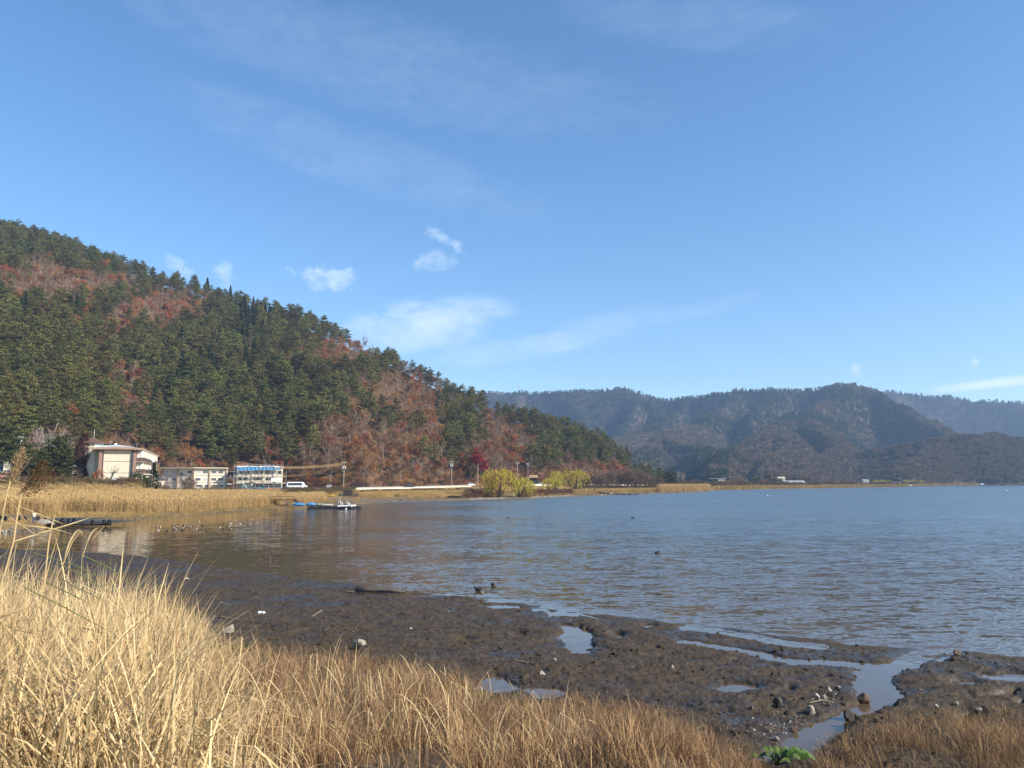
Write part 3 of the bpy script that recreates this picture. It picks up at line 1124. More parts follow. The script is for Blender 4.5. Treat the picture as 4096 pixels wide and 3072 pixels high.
# ---------------- the wooded hill
DECID = [(230, 1130, 330, 80, 1.15), (600, 1255, 200, 80, 1.15), (1450, 1400, 300, 60, 1.1), (1640, 1600, 210, 120, 1.0), (1500, 1760, 330, 110, 1.2), (850, 1845, 520, 62, 1.1), (1350, 1870, 500, 70, 1.5),
         (2000, 1800, 130, 110, 1.2), (1960, 1660, 60, 90, .8), (2350, 1880, 330, 40, 1.1), (1150, 1660, 90, 70, .5), (500, 1560, 120, 80, .4), (2250, 1790, 60, 50, .5), (1780, 1480, 40, 60, .8)]
CED = [(1000, 1330, 60, 110, .9), (1040, 1480, 120, 90, .45), (420, 1230, 130, 90, .5), (130, 1200, 120, 90, .5), (760, 1450, 110, 160, .35), (700, 1330, 90, 90, .4)]


def blob(px, py, L):
    s = np.zeros_like(px)
    for (cx, cy, rx, ry, w) in L:
        s = np.maximum(s, w * np.exp(-(((px - cx) / rx) ** 2 + ((py - cy) / ry) ** 2) * .7))
    return s


tr_t, tr_y = [], []
Yc = 222.0
while Yc < 720:
    stp = 6.3 / Yc
    ts = np.arange(-1.05, .24, stp)
    tr_t.append(ts + rng.uniform(-.42, .42, len(ts)) * stp)
    tr_y.append(Yc + rng.uniform(-2.6, 2.6, len(ts)))
    Yc += 6.3
tt, ty = np.concatenate(tr_t), np.concatenate(tr_y)
tpx = px_of_t(tt)
ok = (ty > interp(tpx, FOOT) + 1) & (ty < interp(tpx, RIDGEY) + 12) & (tpx < 2655)
tt, ty, tpx = tt[ok], ty[ok], tpx[ok]
tz = hill_z(tt, ty)
XY = np.stack([tt * ty, ty, tz], 1)
mid = XY + np.array([0, 0, 7.0])
mx_, my_ = to_px(mid)
pd = blob(mx_, my_, DECID) + .5 * fbm(XY[:, 0] * .03, XY[:, 1] * .03, 3, 205) + .11
pc = blob(mx_, my_, CED)
u = rng.random(len(tt))
kind = np.where(pd > .26 + .66 * u, 'd', np.where(pc * .9 > u, 'c', 'p'))
u2 = rng.random(len(tt)) + .35 * fbm(XY[:, 0] * .05, XY[:, 1] * .05, 2, 301)
kind = np.where(kind == 'd', np.where(u2 < .50, 'b', np.where(u2 < .90, 'r', 'o')), kind)
edge = sstep(0, 22, ty - interp(tpx, FOOT))
size = rng.uniform(.72, 1.22, len(tt)) * (.72 + .28 * edge)
size = np.where(kind == 'p', size * 1.02, size)
thin = (np.isin(kind, ('b', 'r', 'o'))) & (rng.random(len(tt)) < .10)
dist = np.hypot(XY[:, 0], XY[:, 1])
inview = (mx_ > -250) & (mx_ < 4300)
turn = rng.uniform(0, 6.283, len(tt))


def tree_label(k, i):
    a, b = float(mx_[i]), float(my_[i])
    look = {'p': ('tall green pine', 'small green pine', 'green pine'), 'c': ('tall dark conical cedar', 'small dark conical cedar', 'dark conical cedar'),
            'b': ('tall leafless tree', 'low leafless tree', 'leafless brown tree'), 'r': ('tall russet tree', 'low russet tree', 'russet tree'),
            'o': ('tall orange tree', 'low orange tree', 'orange tree')}[k]
    look = look[0] if size[i] > 1.0 else look[1] if size[i] < .8 else look[2]
    hi = 'at the foot of the hill' if b > 1800 else 'low on the hill' if b > 1680 else 'halfway up the hill' if b > 1450 else 'high on the hill'
    wh = ('at the far left edge' if a < 180 else 'left of the lodge' if a < 340 else 'above the tan lodge' if a < 620 else 'above the long white building' if a < 920 else
          'above the scaffolded building' if a < 1130 else 'above the white minibus' if a < 1260 else 'above the wide cable span pole' if a < 1420 else 'above the dark fence' if a < 1650 else
          'above the right end of the fence' if a < 1850 else 'above the crimson maple' if a < 1960 else 'above the large yellow willow' if a < 2130 else
          'above the right willows' if a < 2320 else 'above the bare lakeside thicket')
    return look + ' ' + hi + ' ' + wh


SPEC = {'p': (PINES, 'dark green pine crowded among other pines on the wooded hill', 'pines on the wooded hill', 'pine_wood', 300),
        'c': (CEDARS, 'slim dark conical cedar rising among the pines on the hill', 'cedars on the wooded hill', 'cedar_wood', 120),
        'b': (BARES, 'leafless brown tree with pale stem standing on the wooded hill', 'leafless trees on the wooded hill', 'leafless_wood', 280),
        'r': (RUSTS, 'russet tree keeping its withered leaves on the wooded hill', 'russet trees on the wooded hill', 'russet_wood', 240),
        'o': (ORANGES, 'bright orange tree glowing among the brown wood on the hill', 'orange trees on the wooded hill', 'orange_wood', 80)}
for k, (K, lab, grp, stuffname, lim) in SPEC.items():
    idx = np.where((kind == k) & ~thin)[0]
    vis = idx[inview[idx]]
    vis = vis[np.argsort(dist[vis] / size[vis])][:lim]
    for i in vis:
        K.place(XY[i] - [0, 0, .3], size[i], turn[i], int(rng.integers(0, 99)), tree_label(k, i), grp, sq=rng.uniform(.82, 1.2))
    rest = np.setdiff1d(idx, vis)
    if len(rest):
        scatter(stuffname, XY[rest] - [0, 0, .3], size[rest], turn[rest], rng.integers(0, len(K.jo), len(rest)), K.jo)

# undergrowth: brown saplings and brush on the foot of the hill
UNDER = []
for i in range(3):
    a, b, c, d = shrub_mesh(np.random.default_rng(900 + i), 2.4, 3.2, BROWNB if i else RUST, 240, .3)
    UNDER.append(Kind.__new__(Kind))
    V = np.concatenate([np.concatenate(a.V), np.concatenate(b.V)])
    F = np.concatenate([np.concatenate(a.F), np.concatenate(b.F) + a.n])
    UNDER[i] = mesh_np('brush', V, F, c + d, np.concatenate([np.zeros(sum(len(f) for f in a.F), int), np.ones(sum(len(f) for f in b.F), int)]))
n = 3200
ut = rng.uniform(-.75, .19, n)
uy = interp(px_of_t(ut), FOOT) + 1 + rng.random(n) ** 1.5 * 90
UP = np.stack([ut * uy, uy, hill_z(ut, uy) - .2], 1)
scatter('hillside_undergrowth', UP, rng.uniform(.5, 1.25, n), rng.uniform(0, 6.28, n), rng.integers(0, 3, n), UNDER)

# ---------------- woods on the far mountains: one mass, simple crowns
FARCON = mat('far_conifers', (.085, .10, .04), (.045, .06, .027), scale=.2, rough=.8, spec=.1, rnd=.25, hue=.015)
FARDEC = mat('far_bare_wood', (.215, .165, .11), (.15, .118, .08), scale=.2, rough=.9, spec=.05, rnd=.2, hue=.015)
FARTAN = mat('far_larch', (.34, .19, .09), (.22, .13, .065), scale=.2, rough=.9, spec=.05, rnd=.3, hue=.02)


def far_tree(seed, Ht, w, leaf, conic, n=250):
    r = np.random.default_rng(seed)
    v = rnd_dirs(r, n, .3)
    if conic:
        u = r.random(n) ** 1.2
        a = r.uniform(0, 6.283, n)
        rad = w * .5 * (1 - u) ** .8 * r.uniform(.6, 1, n)
        C = np.stack([rad * np.cos(a), rad * np.sin(a), Ht * (.1 + .9 * u)], 1)
        s = 1.45
    else:
        C = v * r.uniform(.55, 1, n)[:, None] * np.array([w * .5, w * .5, Ht * .36]) * (1 + .25 * np.sin(v[:, :1] * 6 + seed)) + np.array([0, 0, Ht * .6])
        s = 1.4
    V, F = leaf_tris(C, v + np.array([0, 0, .2]), rnd_dirs(r, n, .5), r.uniform(.7, 1.4, n) * s, r.uniform(.4, .8, n) * s)
    return mesh_np('far_tree', V, F, leaf)


FT = [far_tree(1, 12, 7, FARCON, True), far_tree(2, 11, 7.5, FARCON, True), far_tree(3, 12, 9, FARCON, False), far_tree(4, 10, 9, FARDEC, False), far_tree(5, 11, 10, FARDEC, False), far_tree(6, 10, 8, FARTAN, False)]
n = 90000
mt = rng.uniform(-.14, .82, n)
mY = 640 * (2950 / 640.0) ** (rng.random(n) ** .85)
mzv = mtn_z(mt, mY)
k = (mzv > 2.5)
mt, mY, mzv = mt[k], mY[k], mzv[k]
mX = mt * mY
g1 = fbm(mX * .0035, mY * .0035, 4, 401) + .35 * fbm(mX * .02, mY * .02, 2, 405)
con = g1 > (.04 - .22 * (mY > 1700) + .35 * ((mt > .28) & (mY < 1400)))
uu = rng.random(len(mt))
pick = np.where(con, np.where(uu < .5, 0, np.where(uu < .8, 1, 2)), np.where(uu < .48, 3, np.where(uu < .93, 4, 5)))
pick = np.where((uu > .93) & con, 4, pick)
scatter('mountain_woods', np.stack([mX, mY, mzv - 1.0], 1), rng.uniform(.62, .95, len(mt)) * (0.85 + .2 * (mY > 1500)), rng.uniform(0, 6.28, len(mt)), pick, FT)

# ---------------- air
hz = MB()
hz.box((1200, 1545, 252), (6800, 3510, 512))
HZ = bpy.data.materials.new('haze')
HZ.use_nodes = True
hn = HZ.node_tree.nodes
hn.remove(hn['Principled BSDF'])
pv = hn.new('ShaderNodeVolumePrincipled')
pv.inputs['Color'].default_value = (.44, .67, 1.0, 1)
pv.inputs['Density'].default_value = .00017
pv.inputs['Anisotropy'].default_value = .2
HZ.node_tree.links.new(pv.outputs[0], hn['Material Output'].inputs['Volume'])
hz.build('haze', HZ, kind='stuff')

# ================================================================== FOREGROUND
STRAW = mat('dry_reed', (.66, .51, .27), (.33, .20, .085), attr='tone', rough=.6, spec=.25, trans=.18)
BROWNG = mat('brown_grass', (.52, .34, .165), (.10, .045, .022), attr='tone', rough=.7, spec=.2, trans=.15)
GREENG = mat('green_weed', (.10, .17, .03), (.05, .10, .02), attr='tone', rough=.5, spec=.3, trans=.2)
GSTEM = mat('green_reed_stem', (.17, .17, .055), (.10, .115, .045), scale=6, rough=.5)
PLUME = mat('reed_plume', (.50, .36, .21), (.34, .22, .12), scale=9, rough=.8, trans=.3)
PLUMED = mat('reed_plume_brown', (.20, .115, .055), (.11, .06, .03), scale=9, rough=.8, trans=.25)
LEAFG = mat('dock_leaf', (.11, .17, .022), (.05, .10, .018), scale=9, rough=.4, spec=.4, trans=.25)
STONE = mat('pale_stone', (.40, .36, .29), (.20, .175, .14), scale=7, rough=.9, bump=.02)
STONEW = mat('white_stone', (.62, .57, .48), (.30, .27, .22), scale=7, rough=.85, bump=.01)
STONED = mat('dark_stone', (.07, .06, .05), (.035, .03, .027), scale=7, rough=.6, bump=.02)
STONER = mat('rusty_stone', (.16, .09, .05), (.07, .045, .03), scale=6, rough=.6, bump=.02)

ENV = [(-900, 1990), (-200, 2050), (0, 2085), (200, 2115), (420, 2160), (560, 2205), (660, 2215), (740, 2285), (830, 2390), (950, 2470), (1150, 2525), (1300, 2545), (1500, 2530), (1700, 2550), (1900, 2600),
       (2000, 2690), (2300, 2720), (2600, 2790), (2800, 2840), (2960, 2930), (3060, 3050), (3150, 2990), (3300, 2875), (3440, 2815), (3700, 2805), (4100, 2790), (5200, 2780)]


def env_len(x, y, z):
    px = px_of_t(x / y)
    py = interp(px, ENV)
    b = 1536 - py
    k = (FPX * SP + b * CP) / (FPX * CP - b * SP)
    return (H + y * k - z)


def blades(P, ln, w, az_, th0, curl, nseg, tone, twist=None, wbase=.75):
    """ribbon leaves: P bases, th0 first tilt from the vertical, curl further bend along the blade."""
    n = len(P)
    s = np.linspace(0, 1, nseg + 1)
    th = th0[:, None] + curl[:, None] * (s[None, :-1] + .5 / nseg) ** 1.4
    kn = (rng.random(n) < .3) * rng.uniform(.5, 1.9, n)          # broken leaves
    th = th + kn[:, None] * (s[None, :-1] > rng.uniform(.35, .85, n)[:, None])
    dl = (ln / nseg)[:, None]
    hor = np.concatenate([np.zeros((n, 1)), np.cumsum(np.sin(th) * dl, 1)], 1)
    ver = np.concatenate([np.zeros((n, 1)), np.cumsum(np.cos(th) * dl, 1)], 1)
    C = np.stack([P[:, None, 0] + hor * np.cos(az_)[:, None], P[:, None, 1] + hor * np.sin(az_)[:, None], P[:, None, 2] + ver], -1)
    sa = az_ + np.pi / 2 + (rng.normal(0, .7, n) if twist is None else twist)
    S = np.stack([np.cos(sa), np.sin(sa), np.zeros(n)], -1)[:, None, :]
    wd = (w[:, None] * np.concatenate([[wbase], np.ones(nseg - 2), [.62]])[None, :])[..., None] if nseg > 2 else (w[:, None] * np.ones(nseg)[None, :])[..., None]
    Lf, Rt = C[:, :-1] - S * wd * .5, C[:, :-1] + S * wd * .5
    V = np.concatenate([np.stack([Lf, Rt], 2).reshape(n, -1, 3), C[:, -1:]], 1)
    k = 2 * nseg + 1
    F = []
    for i in range(nseg - 1):
        a = 2 * i
        F += [(a, a + 1, a + 3), (a, a + 3, a + 2)]
    F.append((2 * nseg - 2, 2 * nseg - 1, 2 * nseg))
    F = (np.array(F)[None] + (np.arange(n) * k)[:, None, None]).reshape(-1, 3)
    return V.reshape(-1, 3), F, np.repeat(tone, k)


def sample_bank(n, px0, px1, y0, y1, pw=1.0):
    px = rng.uniform(px0, px1, n)
    b0 = np.minimum(np.where(px > 3120, y1, interp(px, BANK0) + 1.2), y1)
    y = y0 * (b0 / y0) ** (rng.random(n) ** pw)
    x = (px - 2048) / ray(0, 1924)[1] * y
    return x, y, px


def grass(name, parts, m):
    V, F, Tn, o = [], [], [], 0
    for (a, b, c) in parts:
        V.append(a)
        F.append(b + o)
        Tn.append(c)
        o += len(a)
    me = mesh_np(name, np.concatenate(V), np.concatenate(F), m, attr={'tone': np.concatenate(Tn)})
    return link(name, me, kind='stuff')


def field(n, px0, px1, y0, y1, lmin, lmax, wmin, wmax, th, curl, nseg, t0=.3, ts=.28, pw=1.0, keep=None, short=None, clumpy=.0, tip=.93, tuss=0):
    x, y, px = sample_bank(n, px0, px1, y0, y1, pw)
    hb = None
    if tuss:
        m_ = n // tuss
        sc = np.repeat(rng.uniform(.5, 1.15, m_), tuss)
        hb = np.repeat(rng.normal(0, .22, m_), tuss)
        n = m_ * tuss
        ox, oy = rng.normal(0, .075, (2, n))
        x, y = np.repeat(x[:m_], tuss) + ox, np.repeat(y[:m_], tuss) + oy
        px = np.repeat(px[:m_], tuss)
        out_ = np.arctan2(oy, ox)
    z = near_z(x, y, False)
    ok = (puddle_mask(x, y) < .4) & (near_sd(x, y) > 1.5)
    if clumpy:
        ok &= rng.random(n) < np.clip(.5 + clumpy * fbm(x * .9, y * .9, 3, 501) * 2, .06, 1)
    if keep is not None:
        ok &= rng.random(n) < keep(px, y)
    x, y, z, px = x[ok], y[ok], z[ok], px[ok]
    if tuss:
        sc, hb, out_ = sc[ok], hb[ok], out_[ok]
    n = len(x)
    lim = env_len(x, y, z) * (.93 + .25 * fbm(x * .9, y * .9, 3, 521)) * np.clip(.93 + .35 * fbm(x * 3.1, y * 3.1, 2, 523), .5, 1.12)
    ln = rng.uniform(lmin, lmax, n) * (.75 + .5 * (fbm(x * .5, y * .5, 2, 511) * .5 + .5))
    if tuss:
        ln = ln * sc
    ln = np.minimum(ln, lim * rng.uniform(.62, tip + .1, n))
    ok = ln > .12
    x, y, z, ln = x[ok], y[ok], z[ok], ln[ok]
    n = len(x)
    azs, tn = rng.uniform(0, 6.283, n), rng.normal(t0, ts, n)
    if tuss:
        azs = out_[ok] + rng.normal(0, .7, n)
        tn = tn + hb[ok]
    P = np.stack([x, y, z - .02], -1)
    return blades(P, ln, rng.uniform(wmin, wmax, n), azs, np.abs(rng.normal(0, th, n)), rng.gamma(1.6, curl, n), nseg, np.clip(tn, 0, 1))


left = lambda px, y: sstep(1120, 480, px) * .98 + .015
grass('dry_reed_bed', [
    field(8500, -900, 1150, 4.2, 36, 1.6, 3.3, .007, .014, .20, .75, 6, .30, .28, keep=left),
    field(11000, -900, 1200, 4.2, 36, .7, 1.9, .006, .013, .45, 1.1, 6, .38, .32, keep=left),
    field(10000, -900, 1300, 4.2, 34, .3, 1.2, .005, .012, .95, .9, 4, .72, .28, keep=left),  # low layer: darker tone paints shade at the foot of the reeds
    field(5000, 600, 2300, 5.5, 26, .35, .9, .004, .009, .5, 1.0, 5, .35, .3, clumpy=.9, keep=lambda px, y: sstep(2300, 900, px) * .8 + .1),
    field(700, 560, 720, 20, 29, 1.0, 2.0, .007, .014, .14, .6, 6, .3, .25),
    field(520, 740, 840, 17, 25, .9, 1.8, .007, .013, .14, .7, 6, .35, .25)], STRAW)
grass('brown_grass', [
    field(46000, 300, 3130, 7.2, 30, .35, 1.0, .0035, .0095, .42, .7, 3, .55, .3, .85, clumpy=.4, tuss=46, keep=lambda px, y: sstep(250, 1000, px) * .85 + .15),
    field(30000, 300, 3130, 7.2, 30, .12, .4, .003, .007, .9, .9, 3, .72, .3, .85, clumpy=.4),  # low litter coloured darker, painting in the shaded gaps between tussocks
    field(6000, 300, 3100, 10, 30, .5, 1.0, .003, .006, .25, .7, 4, .7, .3, .9, clumpy=1.2, tip=1.0),
    field(18000, 3120, 4500, 13.2, 19.8, .35, .85, .003, .007, .4, .7, 3, .5, .28, .75, clumpy=.4, tuss=40, keep=lambda px, y: sstep(3130, 3290, px) * (1 - sstep(0, 1.2, y - interp(px, [(3120, 15.8), (3300, 17.0), (3440, 18.2), (3700, 18.7), (4100, 18.3), (5000, 18)])))),
    field(20000, 3120, 4500, 13.2, 19.8, .2, .5, .003, .008, 1.0, .8, 3, .5, .33, .75, clumpy=.3, keep=lambda px, y: sstep(3130, 3290, px) * (1 - sstep(0, 1.2, y - interp(px, [(3120, 15.8), (3300, 17.0), (3440, 18.2), (3700, 18.7), (4100, 18.3), (5000, 18)]))))], BROWNG)
# long pale leaves arching over the brown grass
grass('arching_reed_leaves', [
    field(480, 500, 2300, 8.5, 24, .7, 1.5, .008, .014, .4, 1.1, 8, .12, .15, tip=1.12),
    field(90, 1300, 3000, 8.5, 20, .5, 1.1, .007, .012, .5, 1.1, 8, .2, .2, tip=1.15),
    field(120, -200, 900, 6.0, 16, 1.3, 2.4, .012, .018, .5, 1.0, 9, .08, .12, tip=1.05)], STRAW)


def weed(cx, cy, rx, ry, n, z0, sz):
    px = cx + rng.normal(0, .45, n) * rx
    py = cy + rng.normal(0, .45, n) * ry
    P = np.array([gp(a, b, z0) for a, b in zip(px, py)])
    P[:, 2] = np.maximum(near_z(P[:, 0], P[:, 1], False), 0) + .01
    return blades(P, rng.uniform(.5, 1.2, n) * sz, rng.uniform(.25, .5, n) * sz, rng.uniform(0, 6.28, n), rng.uniform(.1, 1.0, n), rng.uniform(.2, 1.0, n), 3, rng.random(n))


grass('green_weeds', [weed(890, 2588, 70, 22, 420, .3, .16), weed(1850, 2752, 45, 22, 200, .1, .09), weed(1925, 2792, 36, 16, 160, .1, .09), weed(2075, 2778, 16, 10, 50, .05, .07),
                      weed(2905, 3062, 85, 18, 420, .25, .10), weed(2215, 2855, 40, 14, 90, .2, .09), weed(380, 3065, 30, 25, 60, 2.0, .12)], GREENG)

# ---------------- litter and clods on the mud
n = 14000
px = rng.uniform(600, 4300, n)
yy = rng.uniform(14, 52, n)
x = (px - 2048) / ray(0, 1924)[1] * yy
ok = (near_sd(x, yy) > .4) & (puddle_mask(x, yy) < .2) & (bank_h(x, yy) < .6)
x, yy = x[ok], yy[ok]
n = len(x)
P = np.stack([x, yy, near_z(x, yy) + .012], -1)
a = rng.uniform(0, 6.28, n)
V, F = leaf_tris(P, np.stack([np.cos(a), np.sin(a), rng.normal(0, .15, n)], -1), np.tile([0, 0, 1.0], (n, 1)), rng.uniform(.04, .22, n), rng.uniform(.005, .013, n))
link('straw_litter', mesh_np('straw_litter', V, F, STRAW, attr={'tone': np.repeat(np.clip(rng.normal(.6, .35, n), 0, 1), 3)}), kind='stuff')


def stone_mesh(seed, m, seg=10, flat=False, amp=.28):
    r = np.random.default_rng(seed)
    b = MB().ball((0, 0, 0), (1, 1, 1), seg)
    V = np.concatenate(b.V)
    for k in range(10):
        d = unit(r.normal(size=3))
        V -= np.maximum(V @ d - r.uniform(.42, .75), 0)[:, None] * d * .97
    V *= (1 + amp * .6 * (r.random((len(V), 1)) - .5))
    return mesh_np('stone', V, np.concatenate(b.F), m)


CLOD = [stone_mesh(i, MUD, 8) for i in (1, 2, 3)]
n = 6500
px = rng.uniform(700, 4300, n)
yy = rng.uniform(15, 46, n)
x = (px - 2048) / ray(0, 1924)[1] * yy
k = (near_sd(x, yy) > .3) & (puddle_mask(x, yy) < .5) & (bank_h(x, yy) < .3) & (fbm(x * .5, yy * .8, 3, 611) > -.05)
x, yy = x[k], yy[k]
scatter('mud_clods', np.stack([x, yy, near_z(x, yy)], -1), rng.gamma(2, .016, len(x)) + .012, rng.uniform(0, 6.28, len(x)), rng.integers(0, 3, len(x)), CLOD, tip=rng.uniform(-.4, .4, len(x)))
PEB = [stone_mesh(i, (STONE, STONE, STONEW, mat('mud_stone', (.16, .135, .11), (.09, .075, .06), scale=5, rough=.8))[i - 11], 8) for i in (11, 12, 13, 14)]
sites = [(3290, 2795, 70, 30, 26), (3140, 2870, 110, 60, 45), (3060, 2930, 80, 40, 30), (2700, 2800, 900, 250, 40), (3340, 2765, 50, 16, 14), (2700, 3010, 150, 40, 25), (1500, 2500, 900, 120, 25)]
PP, PS = [], []
for (cx, cy, rx, ry, m) in sites:
    for i in range(m):
        q = gp(cx + rng.normal(0, .5) * rx, cy + rng.normal(0, .5) * ry, .1)
        PP.append((q.x, q.y, float(near_z(np.array([q.x]), np.array([q.y]))[0]) + .01))
        PS.append(rng.gamma(2.2, .010) + .006)
        PP[-1] = (PP[-1][0], PP[-1][1], PP[-1][2] - .008)
scatter('shore_pebbles', PP, PS, rng.uniform(0, 6.28, len(PP)), rng.integers(0, 4, len(PP)), PEB, tip=rng.uniform(-.5, .5, len(PP)))

STN = {}


def put_stone(cx, cy, wpx, hpx, m, label, seed, z0=.1, name='stone', turn=0.0, far=False, group=None, sink=.35):
    key = (seed % 7, m.name)
    if key not in STN:
        STN[key] = stone_mesh(seed % 7 + 40, m, 12)
    p = gp(cx, cy + hpx * .5, z0)
    z = z0 if far else max(float(near_z(np.array([p.x]), np.array([p.y]))[0]), -.01)
    p = gp(cx, cy + hpx * .5, z)
    s = p.y / 3102.0
    o = link(name, STN[key], label=label, category='stone', group=group)
    rw, rh = wpx * s * .5, hpx * s * .62
    o.scale = (rw, rw * .85, rh)
    o.location = (p.x, p.y + rw * .5, z + rh * (1 - sink) - .01)
    o.rotation_euler = (0, 0, turn)
    return o


put_stone(2822, 3038, 74, 66, STONE, 'large pale angular stone at the bottom edge beside the green weeds', 1, .2, sink=.15)
put_stone(2748, 3040, 72, 38, STONEW, 'long white stone lying left of the large angular stone at the bottom edge', 2, .2)
put_stone(2682, 3060, 46, 30, STONEW, 'white stone cut by the bottom edge left of the long white stone', 3, .2)
put_stone(2995, 3058, 48, 34, STONE, 'grey stone below the dock leaves at the bottom edge', 4, .2)
put_stone(3085, 3062, 40, 30, STONE, 'brownish grey stone beside the dock plant at the bottom edge', 5, .2)
put_stone(3250, 2842, 44, 34, STONE, 'pale speckled stone on the left bank of the stream', 6)
put_stone(3272, 2784, 26, 18, STONEW, 'white stone topmost in the pale heap left of the stream', 7)
put_stone(3300, 2786, 18, 18, STONEW, 'small white stone at the right of the pale heap left of the stream', 8)
put_stone(3462, 2795, 50, 46, STONER, 'rust brown boulder standing in the stream', 9, 0)
put_stone(3398, 2866, 60, 44, STONED, 'dark wet boulder at the right bank of the stream under dry grass', 10)
put_stone(3185, 2916, 40, 36, STONER, 'brown boulder half in the stream water', 11, 0)
put_stone(3105, 2958, 34, 26, STONE, 'grey stone at the narrow left end of the stream', 12)
put_stone(3120, 2810, 50, 34, STONED, 'black hollowed lump beside the small puddle left of the stream', 13)
put_stone(3750, 2825, 20, 18, STONEW, 'small white stone on the mud right of the stream', 14)
put_stone(3832, 2812, 18, 16, STONEW, 'white pebble farthest right of the stream on the mud', 15)
put_stone(3920, 2836, 26, 16, STONE, 'tan flat stone near the right edge of the mud', 16)
put_stone(3830, 2612, 40, 20, STONER, 'reddish brown stone on the mud point right of the stream mouth', 17)
put_stone(916, 2516, 60, 38, STONE, 'rounded pale stone at the edge of the tall reeds on the left', 18)
put_stone(1432, 2578, 62, 46, STONE, 'pale pointed stone showing above the brown grass', 19)
put_stone(1975, 2340, 30, 18, STONED, 'dark rock in the shallow water near the black bird', 20, 0)
put_stone(1930, 2372, 14, 8, STONE, 'small grey stone in the water below the black bird', 21, 0)
put_stone(1880, 2842, 40, 16, STONE, 'weathered flat stone beside the grassy puddle', 22)
for i, (cx, cy, w_, h_, lb) in enumerate(((2170, 2690, 22, 16, 'white three-cornered shell fragment casting a shadow on the mud'), (2222, 2637, 13, 12, 'brownish shell fragment upright on the open mud'),
                                          (2692, 2664, 11, 10, 'tiny white shell fragment right of the mud centre'), (1645, 2513, 14, 6, 'white flat shell on the mud behind the brown grass'),
                                          (748, 2312, 16, 7, 'white shell on the dark mud beside the tall reeds'))):
    p = gp(cx, cy + h_ / 2, .1)
    z = float(near_z(np.array([p.x]), np.array([p.y]))[0])
    p = gp(cx, cy + h_ / 2, z)
    s = p.y / 3102
    b = MB()
    w2, hh = w_ * s / 2, h_ * s
    b.add([(-w2, 0, -.01), (w2, -.01, -.01), (.3 * w2, .05, hh * .5), (-.5 * w2, .02, hh), (-w2, .05, -.01), (w2, .06, -.01)], [(0, 1, 3), (1, 2, 3), (0, 3, 4), (1, 5, 2), (2, 5, 3), (3, 5, 4), (0, 4, 5), (0, 5, 1)])
    o = b.build('shell', STONEW, label=lb, category='shell')
    o.location = (p.x, p.y, z)

# plastic bottle, driftwood, stick
WHITEP = mat('white_plastic', (.66, .68, .66), (.55, .57, .55), rough=.3, spec=.5)
p = gp(1047, 2458, .1)
bt = thing('plastic_bottle', 'crumpled white plastic bottle lying on the dark mud', 'bottle', (p.x, p.y, float(near_z(np.array([p.x]), np.array([p.y]))[0]) + .05))
s = p.y / 3102
b = MB()
b.tube([(-15 * s, 0, 0), (-13 * s, 0, 0), (0, .01, .0), (8 * s, 0, .0), (12 * s, 0, 0)], [.05, .07, .06, .07, .025], 8)
b.build('bottle_body', WHITEP, bt)
MB().tube([(12 * s, 0, 0), (15 * s, 0, 0)], .028, 8).build('cap', mat('bottle_cap', (.55, .57, .5)), bt)
WOODG = mat('grey_driftwood', (.13, .11, .09), (.07, .06, .05), scale=12, stretch=(1, 6, 6), rough=.85)
a, b_ = gp(1425, 2366, .12), gp(1620, 2370, .12)
dw = thing('driftwood_log', 'muddy driftwood log lying along the mud by the water', 'driftwood', a)
d = b_ - a
MB().tube([(0, 0, .1), tuple(d * .3 + Vector((0, .1, .08))), tuple(d * .7 + Vector((0, 0, .1))), tuple(d + Vector((0, 0, .03)))], [.16, .13, .10, .04], 8).build('log', WOODG, dw, smooth=True)
MB().tube([tuple(d * .02), tuple(d * .02 + Vector((-.5, -.25, .05)))], [.07, .02], 5).tube([tuple(d * .05), tuple(d * .04 + Vector((-.3, .2, .22)))], [.05, .015], 5).build('root', WOODG, dw)
a = gp(1082, 2245, 0)
MB().tube([(0, 0, -.3), (-.03, 0, .15), (-.10, 0, .48)], [.05, .05, .04], 6).build('stick', WOODG, label='weathered stick standing upright in the shallow lake water', category='stick').location = a
for (q, lb) in ((((1250, 2460), (1290, 2440), (1315, 2452)), 'thin dry twig arched on the mud left of the centre'), (((1362, 2455), (1400, 2468), (1452, 2475), (1410, 2452)), 'thin dry twig with a side shoot on the mud'),
                (((3240, 2797), (3290, 2795), (3340, 2796)), 'pale straight stick lying below the heap of white stones'), (((3155, 2862), (3180, 2870), (3205, 2880)), 'pale broken stick on the left bank of the stream'),
                (((2000, 2623), (2060, 2645), (2115, 2650)), 'thin bent twig lying on the mud behind the puddle')):
    pts = [gp(u_, v_ + 6, .13) + Vector((0, 0, .05 if 0 < i < len(q) - 1 else .0)) for i, (u_, v_) in enumerate(q)]
    z = max(float(near_z(np.array([pts[0].x]), np.array([pts[0].y]))[0]), 0)
    MB().tube([(w.x, w.y, w.z - .1 + z) for w in pts], [.012] * (len(pts) - 1) + [.006], 5).build('twig', mat('pale_twig', (.42, .34, .24), (.3, .24, .17), scale=9), label=lb, category='twig')

